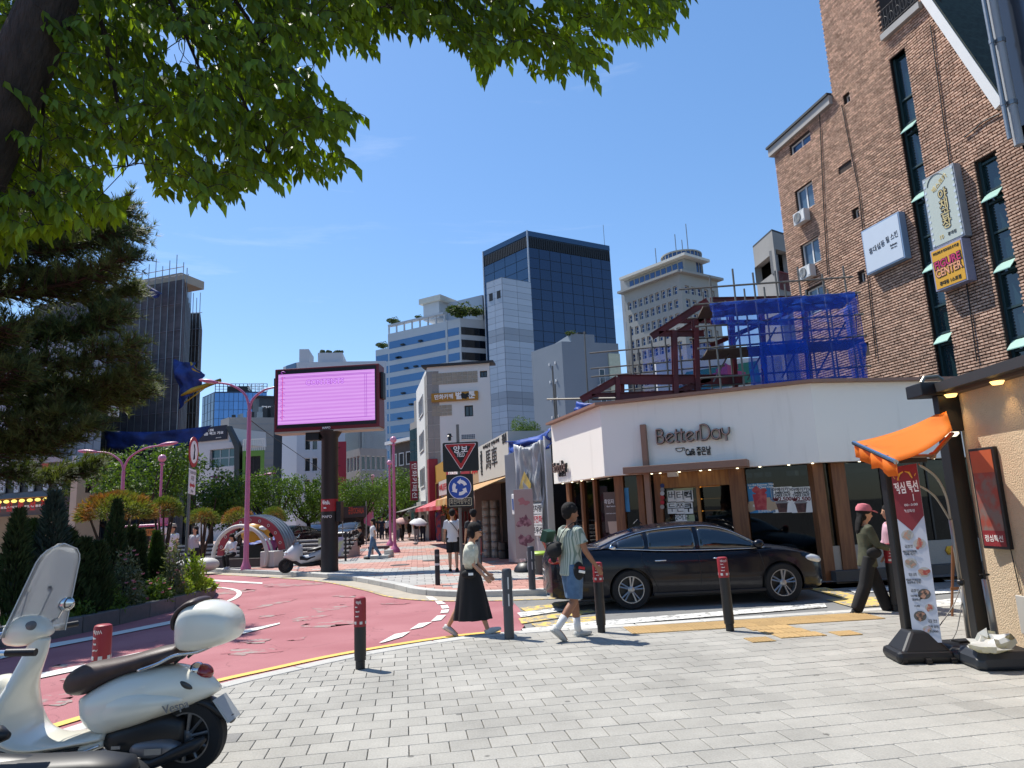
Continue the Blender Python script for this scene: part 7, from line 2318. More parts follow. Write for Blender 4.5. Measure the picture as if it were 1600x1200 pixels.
orange=M('orange_awning_cloth','#d98a2a',.65,col2='#cc7a1c',scale=2,transl=.45)
L0=Vector(t.location)
A_,B_=at(1478,640,8.5)-L0,at(1488,672,7.6)-L0
C_,D_=at(1400,722,6.9)-L0,at(1334,692,8.3)-L0
P=[];Fc=[];nu,nv=10,6
for j in range(nv+1):
 for i in range(nu+1):
  s,q=i/nu,j/nv;p_=A_.lerp(D_,s).lerp(B_.lerp(C_,s),q);P.append(p_-Vector((0,0,.05*sin(pi*s))))
for j in range(nv):
 for i in range(nu):a=j*(nu+1)+i;Fc.append((a,a+nu+1,a+nu+2,a+1))
mb=MB();mb.idx(P,Fc);o=mb.build('awning_cloth',orange,t,smooth=True);so=o.modifiers.new('t','SOLIDIFY');so.thickness=.006
P=[];Fc=[]
for i in range(13):
 s=i/12;p_=D_.lerp(C_,s);w=.02*sin(s*22);P+=[p_+Vector((w,0,0)),p_+Vector((w*2,0,-.17-.015*sin(s*40)))]
for i in range(12):Fc.append((2*i,2*i+1,2*i+3,2*i+2))
mb=MB();mb.idx(P,Fc);o=mb.build('valance',orange,t,smooth=True);so=o.modifiers.new('t','SOLIDIFY');so.thickness=.005
mb=MB();mb.tube([D_,C_],.025,8);mb.build('front_bar',chrome,t)
for q in(.25,.75):
 a=A_.lerp(B_,q)-Vector((0,0,.10));e=D_.lerp(C_,q);m_=(a+e)/2+Vector((.18,.1,-.12))
 mb=MB();mb.tube([a,m_],[(.03,.018)]*2,8);mb.tube([m_,e],[(.03,.018)]*2,8);mb.ball(m_,.04,8,5);mb.build('folding_arm',M('bronze_arm','#8a6a50',.4,.5),t)
mb=MB();mb.lathe([(.06,0),(.09,.03),(.09,.05)],14,Matrix.Translation((-.14,-.25,2.35)));mb.build('spot_lamp',M('lamp_glow','#e8e2c8',.4,emit=1.5),t)
mb=MB();mb.tube([(-.3,-.1,3.04),(-.26,-.1,3.10),(-.1,-.1,3.11),(-.04,-.1,3.06)],.025,8);mb.build('flood_lamp',M('flood_glass','#8a8578',.3,.4),t)
# -- PLANTS
def leaf_mat(name,c1,c2,transl=.4,rough=.5,tint=.25,scale=1.5):return M(name,c1,rough,col2=c2,scale=scale,transl=transl,tint=tint,spec=.3)
bark=M('dark_bark','#3a2f28',.95,col2='#2a221d',scale=5,bump=.8,bscale=18,stretch=(3,3,.7))
bark.node_tree.nodes['Bump'].inputs['Distance'].default_value=.04
bark_red=M('pine_bark','#463529',.95,col2='#32261f',scale=6,bump=.8,bscale=14)
def leaf(mb,p,d,n,L,W,tint,fold=.22):
 s=d.cross(n).normalized();n=s.cross(d).normalized()
 m=p+d*(L*.42)-n*(W*fold)
 tip=p+d*L-n*(L*.10)
 a=p+d*(L*.36)+s*(W*.5);b_=p+d*(L*.36)-s*(W*.5)
 mb.idx([p,a,tip,m,b_],[(0,1,2,3),(0,3,2,4)],tint)
def fleck(mb,p,d,n,L,W,tint):
 s=d.cross(n);
 if s.length<1e-4:s=d.orthogonal()
 s.normalize()
 mb.idx([p-s*(W*.5),p+d*L*.5+s*(-W*.5),p+d*L,p+s*(W*.5)],[(0,1,2,3)],tint)
def runit(r_):
 while True:
  v=Vector((r_.uniform(-1,1),r_.uniform(-1,1),r_.uniform(-1,1)))
  if.05<v.length<1:return v.normalized()
def inside(poly,x,y):
 c=False;j=len(poly)-1
 for i in range(len(poly)):
  xi,yi=poly[i];xj,yj=poly[j]
  if(yi>y)!=(yj>y)and x<(xj-xi)*(y-yi)/(yj-yi)+xi:c=not c
  j=i
 return c
 # -- shade tree overhanging the viewer
r_=random.Random(11)
tb=V(-3.55,3.2,0)
tree=thing('shade_tree','leafy shade tree with dark leaning trunk overhanging the top left','tree',tuple(tb))
def tl(p):return Vector(p)-tb
tp=catmull([tb,V(-3.5,3.25,1.2),at(-200,560,3.45),at(-62,300,3.6),at(12,150,3.6),at(78,0,3.6),at(130,-160,3.65),at(160,-330,3.8)],6)
mb=MB();n_=len(tp);mb.tube([tl(p)for p in tp],[.24-.145*i/n_+(.05 if i<3 else 0)for i in range(n_)],14);mb.build('trunk',bark,tree,smooth=True)
OUT=[(-60,400),(25,372),(60,365),(110,350),(190,335),(183,310),(150,280),(160,250),(215,236),(240,268),(255,305),(310,308),(360,296),(430,278),(540,270),(548,246),(535,215),(552,180),(520,150),(492,130),(482,92),(520,66),(560,86),(600,45),(680,52),(720,72),(745,105),(790,88),(830,112),(880,112),(905,118),(942,92),(948,58),(1000,62),(1030,38),(1062,5),(1070,-40),(1060,-260),(-200,-320),(-260,200)]
leaves_all=[]
crown_mb=MB()
big_leaves=[]
limbs=[]
def spray(P,dirv,n,L,r_,near):
 q=P.copy();d=dirv.copy();pts_=[q.copy()]
 for k in range(n):
  d=(d+Vector((0,0,-.16))).normalized();q=q+d*(L*.52);pts_.append(q.copy())
  for s in((1,-1)if k<n-1 else(0,)):
   side=d.cross(Vector((0,0,1)));side=side.normalized()if side.length>.01 else Vector((1,0,0))
   ld=(side*s*.55+d*.45+Vector((r_.uniform(-.25,.25),r_.uniform(-.25,.25),-1.0+r_.uniform(-.2,.3)))).normalized()
   nn=(Vector((r_.uniform(-.5,.5),-1+r_.uniform(-.4,.4),r_.uniform(-.1,.7)))).normalized()
   LL=L*r_.uniform(.75,1.15)
   leaves_all.append((q.copy(),ld,nn,LL,LL*r_.uniform(.36,.46),r_.random()))
 return pts_
twigs=MB()
cnt=0;tries=0
centers=[]
while cnt<4800 and tries<80000:
 tries+=1
 px=r_.uniform(-120,1070);py=r_.uniform(-260,395)
 if not inside(OUT,px,py):continue
 dens=1.0 if py<200 else.8
 g_=mnoise.noise(Vector((px*.012,py*.012,3.3)))
 if g_<-.45 and py>0:continue
 if r_.random()>dens:continue
 Y=r_.uniform(3.5,5.6)if px<560 else r_.uniform(4.0,5.6)
 if py>285 and px<230:Y=r_.uniform(3.5,4.2)
 p=at(px,py,Y)
 dv=Vector((r_.uniform(-.3,1),r_.uniform(-.6,.6),r_.uniform(-.25,.15))).normalized()
 pts_=spray(p-dv*.12+Vector((0,0,.05)),dv,r_.choice((3,4,4,5)),.098 if Y<4.6 else.105,r_,Y)
 twigs.tube([tl(a)for a in pts_],.0022,3)
 centers.append(p);cnt+=1
ends=[at(330,150,4.2),at(480,180,4.4),at(560,20,4.6),at(800,20,4.8),at(980,0,4.9),at(200,260,4.0),at(60,300,3.9),at(420,240,4.3),at(700,-60,4.5),at(640,40,4.8),at(300,20,4.0),at(880,60,5.0)]
limb_pts=[]
starts=[tp[-10],tp[-8],tp[-5],tp[-3],tp[-2],tp[-12],tp[-14],tp[-9],tp[-4],tp[-6],tp[-7],tp[-3]]
for a,e in zip(starts,ends):
 m_=a.lerp(e,.5)+Vector((0,0,.45));path=catmull([a,m_,e],6);limb_pts+=path[4:]
 mb=MB();k=len(path);mb.tube([tl(p)for p in path],[.026-.022*i/k for i in range(k)],7);mb.build('branch',bark,tree,smooth=True)
for p in centers[::6]:
 e=min(limb_pts,key=lambda q:(q-p).length);path=catmull([e,e.lerp(p,.5)+Vector((r_.uniform(-.1,.1),0,r_.uniform(.02,.16))),p],4)
 if(e-p).length<1.0:twigs.tube([tl(a)for a in path],.003,4)
o=twigs.build('twigs',bark,tree);o['kind']='stuff'
leaf_m=leaf_mat('shade_leaf','#4e661a','#668020',.52,.42,.4,.8)
def px_of(p):
 c=CAMR.transposed()@(p-Vector((0,0,CAMH)));return 800+FPX*c.x/-c.z,600-FPX*c.y/-c.z
leaf_obj_m=M('shade_leaf_single','#4c6419',.42,col2='#5d7a20',scale=.8,transl=.52,rndv=.35,spec=.3)
vis=[]
for k,(p,d,n,L,W,tn)in enumerate(leaves_all):
 u,v=px_of(p)
 if 0<u<1100 and v>0:vis.append((p.y,k))
vis.sort();single={k for _,k in vis[:300]}
for k,(p,d,n,L,W,tn)in enumerate(leaves_all):
 if k in single:
  m1=MB();leaf(m1,Vector(),d,n,L,W,tn);obj('leaf',m1 .mesh('leaf',leaf_obj_m),tree,tl(p))
 else:leaf(crown_mb,tl(p),d,n,L,W,tn)
o=crown_mb.build('crown',leaf_m,tree,tint=True);o['kind']='stuff'
# -- dark pine at the left
r_=random.Random(23)
pbase=V(-12.6,14.6,.17)
pine=thing('pine_tree','dark bushy pine tree reaching in from the left edge','tree',tuple(pbase))
mb=MB();tpp=catmull([pbase,pbase+V(.2,0,2.5),pbase+V(-.1,.1,5),pbase+V(.25,.2,8),pbase+V(.1,.2,10.5)],6)
mb.tube([p-pbase for p in tpp],[.24-.2*i/len(tpp)for i in range(len(tpp))],12);mb.build('trunk',bark_red,pine,smooth=True)
ndl=MB()
def tuft(mb,p,d,r_,L=.15,n=11,w=.013):
 for k in range(n):
  dd=(d*.9+runit(r_)*.75).normalized();s=dd.orthogonal().normalized()
  mb.idx([p-s*w*.5,p+s*w*.5,p+dd*L*r_.uniform(.7,1.1)],[(0,1,2)],r_.random())
tw=MB()
limb_spec=[]
for k in range(46):
 z=2.5+7.4*(k/46)**.95;a=r_.uniform(-1.25,.85)if k%4 else r_.uniform(1.5,4.5)
 L_=(4.6-.30*abs(z-5.0))*r_.uniform(.75,1.05)
 if z>8.5:L_*=.6
 limb_spec.append((z,a,L_))
for z,a,L_ in limb_spec:
 d=Vector((cos(a),sin(a),r_.uniform(-.05,.18))).normalized()
 s0=pbase+V(.1,.1,z);path=catmull([s0,s0+d*L_*.4+V(0,0,.15),s0+d*L_*.75+V(0,0,.05),s0+d*L_+V(0,0,.35)],6)
 mb=MB();mb.tube([p-pbase for p in path],[.075*(1-.85*i/len(path))for i in range(len(path))],7);mb.build('branch',bark_red,pine,smooth=True)
 for i,p in enumerate(path):
  f=i/len(path)
  if f<.22:continue
  for q in range(10):
   sd=(d*r_.uniform(.2,.9)+Vector((-d.y,d.x,0))*r_.choice((-1,1))*r_.uniform(.3,1)+Vector((0,0,r_.uniform(-.35,.6)))).normalized()
   l2=r_.uniform(.35,1.0)*(1.15-f*.55);e=p+sd*l2
   tw.tube([p-pbase,(p+e)/2-pbase+V(0,0,-.03),e-pbase],[.014,.01,.006],4)
   m=5
   for w in range(m):
    pp=p.lerp(e,.25+.75*w/(m-1))+runit(r_)*.05
    tuft(ndl,pp-pbase,(sd+Vector((0,0,.45))).normalized(),r_,.22,10,.018)
o=tw.build('twigs',bark_red,pine);o['kind']='stuff'
o=ndl.build('needles',leaf_mat('pine_needle','#41502c','#59663a',.28,.6,.4,1),pine,tint=True);o['kind']='stuff'
# -- street trees
def crown_mesh(name,mat,seed,R=(3.0,3.0,2.3),n=5200,lobes=16,size=.20):
 r_=random.Random(seed);mb=MB();L_=[]
 for k in range(lobes):
  v=runit(r_);v.z=v.z*.75+.15
  L_.append((Vector((v.x*R[0]*.66,v.y*R[1]*.66,v.z*R[2]*.66)),r_.uniform(.30,.46)))
 for k in range(n):
  c,s=r_.choice(L_);v=runit(r_);rad=r_.uniform(.55,1.0)**.5
  p=c+Vector((v.x*R[0]*s,v.y*R[1]*s,v.z*R[2]*s))*rad
  d=(v*.6+runit(r_)*.8+Vector((0,0,-.25))).normalized();nn=(v+runit(r_)*.7).normalized()
  leaf(mb,p,d,nn,size*r_.uniform(.7,1.3),size*r_.uniform(.4,.65),r_.random(),.15)
 return mb.mesh(name,mat,tint=True)
street_leaf=leaf_mat('street_tree_leaf','#4a6626','#3a5420',.35,.5,.35,.5)
cms=[crown_mesh('crown',street_leaf,s)for s in(1,2,3)]
def trunk_mesh(seed,h,spread):
 r_=random.Random(seed);mb=MB()
 mb.tube([(0,0,0),(.05,.02,h*.3),(0,.05,h*.55)],[.17,.14,.12],9)
 for k in range(6):
  a=2*pi*k/6+r_.uniform(-.3,.3);e=Vector((cos(a)*spread,sin(a)*spread,h*r_.uniform(.95,1.25)))
  mb.tube([(0,.04,h*.5),tuple(Vector((0,.04,h*.5)).lerp(e,.5)+Vector((0,0,-.1*h))),tuple(e)],[.09,.06,.025],6)
 return mb.mesh('trunk',bark,smooth=True)
tms=[trunk_mesh(s,3.2,1.5)for s in(1,2)]
TREES=[(232,745,685,34,1.0,'broad green street tree behind the camera lamp'),(330,775,722,40,.85,'green street tree behind the prohibition sign'),(425,775,733,44,.85,'bright green street tree left of the billboard column'),(482,780,735,46,.85,'green street tree just left of the billboard column'),(565,775,740,50,.8,'green street tree just right of the billboard column'),(625,770,732,58,.95,'green street tree at the head of the shop row'),(375,790,742,60,.9,'darker street tree far behind the stone arch'),(535,782,750,66,1.0,'far street tree behind the billboard column'),(170,770,715,38,.8,'green street tree beside the beige kiosk'),(595,785,745,72,1.0,'pale far tree at the end of the street')]
for k,(px,pyc,pyt,Y,s,lab)in enumerate(TREES):
 p=at(px,pyc,Y);zt2=at(px,pyt,Y).z;R=zt2-p.z
 t=thing('street_tree',lab,'tree',(p.x,p.y,ZP),group='street trees round the square')
 sc=max(.75,R/2.1)
 o=obj('crown',cms[k%3],t,(0,0,p.z-ZP));o.scale=(sc*s*1.05,sc*s*1.05,sc);o.rotation_euler=(0,0,k*1.3)
 o=obj('trunk',tms[k%2],t);q=(p.z-ZP+.3)/3.6;o.scale=(1,1,max(.5,q))
t=thing('roof_tree','small round tree growing behind the blue tarp on the fence','tree',tuple(V(*at(815,690,30)[:2],0)))
o=obj('crown',cms[1],t,(0,0,at(815,674,30).z));o.scale=(.27,.27,.3)
mb=MB();mb.tube([(0,0,2.5),(0,0,at(815,674,30).z)],.05,6);mb.build('trunk',bark,t)
gm=crown_mesh('crown',leaf_mat('garden_leaf','#36492a','#4c5c2a',.2,.6,.4),9,(1.5,1.5,1.1),900,9,.35)
for k,(px,py,Y,s,lab)in enumerate(((722,487,150.5,2.3,'wide bush on the corner of the striped office roof'),(745,488,152,1.6,'yellowish bush beside the glass tower on the striped roof'),(616,503,163,1.2,'small bush on the roof frame of the striped office'),(599,541,166,1.2,'bush on the low wing of the striped office'),(655,497,160,.7,'tiny shrub mid roof of the striped office'),(893,524,99,.6,'dry bush on the slate grey block'))):
 p=at(px,py,Y);t=thing('roof_bush',lab,'bush',tuple(p),group='roof garden bushes')
 o=obj('foliage',gm,t,(0,0,.3));o.scale=(s,s*.8,s*.75)
 mb=MB();mb.tube([(0,0,-1.2),(0,0,.4)],.08,5);mb.build('stem',bark,t)
 # -- clipped round pines (green tops, browned needles)
def dome_mesh(seed,R,h,c1,n=3800):
 r_=random.Random(seed);mb=MB()
 for k in range(n):
  a=r_.uniform(0,2*pi);q=r_.random()**.5;el=r_.uniform(-.10,1)
  v=Vector((cos(a)*cos(el*pi/2),sin(a)*cos(el*pi/2),sin(el*pi/2)))
  p=Vector((v.x*R,v.y*R,v.z*h))*r_.uniform(.8,1.0)*(1+.08*mnoise.noise(v*3+Vector((seed,0,0))))
  d=(v+runit(r_)*.7).normalized();fleck(mb,p,d,runit(r_),r_.uniform(.10,.18),.03,r_.random())
 return mb.mesh('crown',c1,tint=True)
pm1=M('browned_pine','#8a5a34',.85,col2='#6d7a34',scale=1.1,tint=.35,transl=.2,ramp=(.4,.56))
pm2=M('greener_pine','#5f7330',.85,col2='#8a6236',scale=1.0,tint=.35,transl=.2,ramp=(.48,.66))
DP=[(182,812,776,110,19,pm1,'largest round clipped pine with browned needles in the planter'),(258,808,789,46,22,pm2,'small greener clipped pine beside the large brown one'),(317,818,801,46,29,pm2,'flat clipped pine behind the woman shading her eyes'),(372,818,797,46,33,pm1,'reddish clipped pine behind the tall pink lamp'),(428,816,796,36,36,pm2,'green clipped pine above the stone arch')]
for k,(px,pyb,pyt,wpx,Y,mt,lab)in enumerate(DP):
 p=at(px,pyb,Y);R=wpx*Y/1095/2;h=at(px,pyt,Y).z-p.z
 t=thing('clipped_pine',lab,'tree',(p.x,p.y,.1),group='round clipped pines')
 obj('crown',dome_mesh(k,R,max(.45,h*.95),mt,4200 if k==0 else 2000),t,(0,0,p.z))
 mb=MB();r2=random.Random(k)
 for q in range(5):
  a=2*pi*q/5+r2 .uniform(-.4,.4);e=Vector((cos(a)*R*.7,sin(a)*R*.7,p.z+.1));mb.tube([(0,0,0),tuple(e*.35+Vector((0,0,.2))),tuple(e)],[.07,.05,.025],6)
 mb.build('trunk',bark_red,t,smooth=True)
 # -- conifers, shrubs and flowers of the planter
def cone_mesh(name,seed,h,R,mat,n=2600,size=.10,pw=1.0,core=None):
 r_=random.Random(seed);mb=MB()
 for k in range(n):
  f=r_.random()**1.1;a=r_.uniform(0,2*pi)
  prof=R*(1-f)**pw*(.55+.45*min(1,f*6))*(1+.14*sin(a*5+f*9+seed))
  rr=prof*r_.uniform(.72,1.0);p=Vector((cos(a)*rr,sin(a)*rr,f*h))
  d=Vector((cos(a)*.75,sin(a)*.75,.9+r_.uniform(-.4,.4))).normalized();fleck(mb,p,d,runit(r_),size*r_.uniform(.7,1.4),size*.32,r_.random())
 return mb.mesh(name,mat,tint=True)
con_dark=leaf_mat('dark_conifer','#2a3b20','#374a28',.1,.7,.4,2)
con_blue=leaf_mat('blue_conifer','#2b3d38','#3a4c40',.1,.7,.4,2)
con_green=leaf_mat('green_conifer','#2e4420','#3f5526',.15,.7,.4,2)
CON=[(20,930,800,60,11.6,con_dark,.7,'broad dark conifer at the left edge of the planter'),(75,930,772,66,12.8,con_blue,.6,'tall blue grey conifer behind the scooter windscreen'),(128,930,845,60,12.0,con_dark,.7,'dark conifer right of the scooter windscreen'),(176,925,784,42,15.2,con_dark,.75,'slim dark cone conifer in front of the large brown pine'),(201,920,826,24,15.6,con_dark,.6,'narrow dark conifer beside the slim cone conifer'),(216,920,832,20,15.8,con_dark,.6,'narrowest dark conifer in the planter'),(241,925,834,34,16.2,con_green,.8,'short green cone conifer near the planter tip'),(98,940,830,80,11.4,con_dark,.6,'low spreading dark conifer by the planter kerb'),(45,935,815,70,14.5,con_green,.6,'leafy green conifer filling the back of the planter'),(150,935,850,50,13.2,con_dark,.6,'squat dark conifer behind the rose bush')]
def behind_kerb(px,Y,wpx):
 y=interp0([(-80,10.7),(111,12.4),(156,13),(213,14),(297,16),(326,17.4)],px);return max(Y,(y+.35)/(1-wpx/2190))
def interp0(t,x):
 x=max(t[0][0],min(t[-1][0],x))
 for a,b_ in zip(t[:-1],t[1:]):
  if x<=b_[0]:return a[1]+(b_[1]-a[1])*(x-a[0])/(b_[0]-a[0])
for k,(px,pyb,pyt,wpx,Y,mt,pw,lab)in enumerate(CON):
 Y=behind_kerb(px,Y,wpx);p=V(*at(px,pyb,Y)[:2],.17);h=at(px,pyt,Y).z-.17;R=wpx*Y/1095/2
 t=thing('conifer',lab,'conifer',tuple(p),group='conifers in the planter')
 obj('foliage',cone_mesh('foliage',k+5,h,R,mt,3200,.12,pw),t)
 mb=MB();mb.tube([(0,0,0),(0,0,h*.92)],[.05,.012],7);mb.build('stem',bark,t)
def bush_mesh(name,seed,R,h,mat,n=1500,size=.07,upright=.3):
 r_=random.Random(seed);mb=MB()
 for k in range(n):
  v=runit(r_);v.z=abs(v.z);p=Vector((v.x*R,v.y*R,v.z*h))*r_.uniform(.45,1.0)*(1+.3*mnoise.noise(v*2.5+Vector((seed,1,0))))
  d=(v*.6+runit(r_)*.8+Vector((0,0,upright))).normalized();leaf(mb,p,d,(v+runit(r_)).normalized(),size*r_.uniform(.6,1.3),size*.45,r_.random(),.1)
 return mb.mesh(name,mat,tint=True)
bl_green=leaf_mat('bush_leaf','#40592a','#55702f',.35,.55,.35,2);bl_grey=leaf_mat('grey_bush_leaf','#52604a','#6a7458',.25,.6,.3,2);bl_lime=leaf_mat('lime_leaf','#6c8432','#84993c',.4,.55,.3,2)
petal=M('pink_petal','#c98a96',.6,col2='#b2647a',scale=6,transl=.3)
def flowers(t,seed,R,h,n,size=.045):
 r_=random.Random(seed)
 for k in range(n):
  v=runit(r_);v.z=abs(v.z)*.8+.2;v.y=-abs(v.y)if r_.random()<.7 else v.y
  c=Vector((v.x*R,v.y*R,v.z*h))*r_.uniform(.9,1.08);mb=MB()
  for q in range(6):
   a=2*pi*q/6;d=Vector((cos(a),sin(a)*.6-.3,.6+.3*sin(a*2))).normalized();leaf(mb,c,d,Vector((0,-.6,.8)),size,size*.9,.5,.3)
  mb.ball(c+V(0,-.01,.01),size*.3,6,4);mb.build('blossom',petal,t)
BU=[(196,935,862,56,13.6,bl_grey,12,'grey green rose bush with pale pink blossoms'),(238,945,905,56,13.4,bl_green,16,'low rose bush with deeper pink blossoms near the kerb'),(268,945,848,40,16.2,bl_grey,4,'loose leafy bush behind the sign pole'),(302,940,865,40,15.8,bl_lime,0,'tall lime green plant at the planter tip'),(165,950,905,60,12.6,bl_green,0,'low dark green bush along the planter kerb'),(318,938,905,36,16.6,bl_lime,0,'low lime tuft at the very tip of the planter'),(110,965,925,66,11.8,bl_green,0,'low green ground bush behind the scooter mirror'),(280,940,905,40,15.0,bl_lime,0,'bright green bush at the foot of the sign pole')]
for k,(px,pyb,pyt,wpx,Y,mt,nf,lab)in enumerate(BU):
 Y=behind_kerb(px,Y-9,wpx*.8);p=V(*at(px,pyb,Y)[:2],.17);h=max(.25,at(px,pyt,Y).z-.17);R=wpx*Y/1095/2
 t=thing('planter_bush',lab,'bush',tuple(p),group='bushes in the planter')
 obj('foliage',bush_mesh('foliage',k,R,h,mt,1500,.085,.5 if mt is bl_lime else.2),t)
 mb=MB();r2=random.Random(k)
 for q in range(7):a=r2 .uniform(0,6.28);mb.tube([(0,0,0),(cos(a)*R*.4,sin(a)*R*.4,h*.5),(cos(a)*R*.6,sin(a)*R*.6,h*.85)],[.012,.008,.004],4)
 mb.build('stems',bark,t)
 if nf:flowers(t,k,R,h,nf)
mb=MB();r_=random.Random(4)
gl=offset_line(ISL,.5)
for k in range(9000):
 a=r_.choice(gl[8:45]);q=offset_line(ISL,r_.uniform(.25,1.7)**1.0)[gl.index(a)]if False else a+Vector((r_.uniform(-.9,.35),r_.uniform(-.6,.6),0))
 d,f,n=side_of(ISL,q.x,q.y)
 if d<.24:continue
 dd=Vector((r_.uniform(-.5,.5),r_.uniform(-.5,.5),1)).normalized();L_=r_.uniform(.06,.22)*(1.4 if mnoise.noise(q*.9)>.1 else.7)
 s=dd.orthogonal().normalized();p=Vector((q.x,q.y,.17));mb.idx([p-s*.007,p+s*.007,p+dd*L_+Vector((r_.uniform(-.05,.05),0,0))],[(0,1,2)],r_.random())
o=mb.build('grass',leaf_mat('kerb_grass','#4f6a2a','#6b7f36',.35,.6,.35,1),tint=True)
tag(o,'green grass and weeds along the planter kerb','grass',kind='stuff')
# -- VEHICLES
def interp(tab,x):
 if x<=tab[0][0]:return tab[0][1:]
 if x>=tab[-1][0]:return tab[-1][1:]
 for i in range(len(tab)-1):
  if tab[i][0]<=x<=tab[i+1][0]:
   p1,p2=tab[i],tab[i+1];p0=tab[max(0,i-1)];p3=tab[min(len(tab)-1,i+2)]
   h=p2[0]-p1[0];t=(x-p1[0])/h;out=[]
   for k in range(1,len(p1)):
    m1=(p2[k]-p0[k])/max(1e-6,p2[0]-p0[0])*h;m2=(p3[k]-p1[k])/max(1e-6,p3[0]-p1[0])*h
    out.append((2*t**3-3*t*t+1)*p1[k]+(t**3-2*t*t+t)*m1+(-2*t**3+3*t*t)*p2[k]+(t**3-t*t)*m2)
   return out
tyre_m=M('tyre_rubber','#1a1a1b',.85,var=.15,scale=30,bump=.1)
rim_m=M('alloy_rim','#9b9c9e',.3,.7,var=.1)
dark_plastic=M('dark_trim','#0f1012',.5,var=.1)
def wheel(parent,x,y,z,r,wid,side,spokes=5,rim_r=.68,name='wheel',rim=rim_m,twin=True):
 w=obj(name,None,parent)if False else None
 mb=MB();mt=Matrix.Translation((x,y,z))@Matrix.Rotation(pi/2,4,'X')
 h=wid/2
 mb.lathe([(r*rim_r,-h),(r*.93,-h),(r,-h*.7),(r*1.0,h*.7),(r*.93,h),(r*rim_r,h)],40,mt,caps=False);ty=mb.build(name,tyre_m,parent,smooth=40)
 mb=MB();mb.lathe([(r*rim_r,-h*.9),(r*rim_r,h*.9),(r*rim_r*.93,h*.9),(r*rim_r*.90,-h*.2),(r*rim_r*.9,-h*.9)],40,mt,caps=False);mb.build('rim',rim,ty,smooth=40)
 mb=MB();mb.lathe([(r*rim_r*.92,-h*.3),(r*rim_r*.92,h*.05),(.01,h*.06)],30,mt);mb.build('brake_disc',dark_plastic,ty)
 for k in range(spokes):
  a0=2*pi*k/spokes+.2
  mb=MB()
  for da in((-.16,.16)if twin else(0,)):
   a1=a0+da
   p0=Vector((cos(a0+da*1.2)*r*.10,sin(a0+da*1.2)*r*.10,h*.62));p1=Vector((cos(a1)*r*rim_r*.93,sin(a1)*r*rim_r*.93,h*.72))
   mb.tube([mt@p0,mt@p0 .lerp(p1,.5),mt@p1],[(r*.055,r*.05),(r*.05,r*.045),(r*.065,r*.045)],6)
  mb.build('spoke',rim,ty,smooth=40)
 mb=MB();mb.lathe([(r*.17,h*.3),(r*.17,h*.78),(r*.12,h*.86),(.005,h*.88)],20,mt);mb.build('hub',rim,ty,smooth=40)
 return ty
LOW=[(-2.78,.62,.30,.84),(-2.72,.80,.24,.98),(-2.42,.88,.20,1.05),(-1.7,.92,.19,1.05),(-.8,.93,.19,.98),(0,.935,.19,.95),(.8,.93,.19,.95),(1.1,.925,.19,.965),(1.5,.91,.19,.92),(1.82,.86,.19,.84),(2.02,.76,.21,.75),(2.13,.60,.25,.63),(2.17,.40,.30,.55)]
TOPZ=[(-2.02,1.04),(-1.75,1.13),(-1.4,1.27),(-1.0,1.375),(-.5,1.425),(-.1,1.435),(.2,1.415),(.5,1.33),(.8,1.17),(1.08,.99),(1.2,.95)]
def low_sec(x):
 w,zb,zt=interp(LOW,x);h=zt-zb
 return[(0,zb),(w*.80,zb),(w*.94,zb+.03),(w*.985,zb+h*.18),(w*.995,zb+h*.4),(w*1.0,zb+h*.62),(w*.985,zb+h*.74),(w*.975,zb+h*.80),(w*.94,zb+h*.93),(w*.86,zt-.005),(w*.55,zt+.012),(0,zt+.018)]
def side_y(x,z):
 s=low_sec(x)
 for a,b_ in zip(s[1:-2],s[2:-1]):
  if a[1]<=z<=b_[1]and b_[1]>a[1]:return a[0]+(b_[0]-a[0])*(z-a[1])/(b_[1]-a[1])
 return s[5][0]
def gh(x,t):
 w,zb,zt=interp(LOW,x);tz=interp(TOPZ,x)[0];zb_=zt-.02
 wr=.64 if-1.3<x<.4 else.64+.12*min(1,max(0,(abs(x+.45)-.85)/.7))
 yb=w*.90;
 if t<=1:
  y=yb+(wr-yb)*t+.05*sin(pi*t);z=zb_+(tz-.06-zb_)*t
 else:
  q=t-1;y=wr*(1-q);z=tz-.06+.06*sin(q*pi/2)
 return y,max(z,zb_-.02)
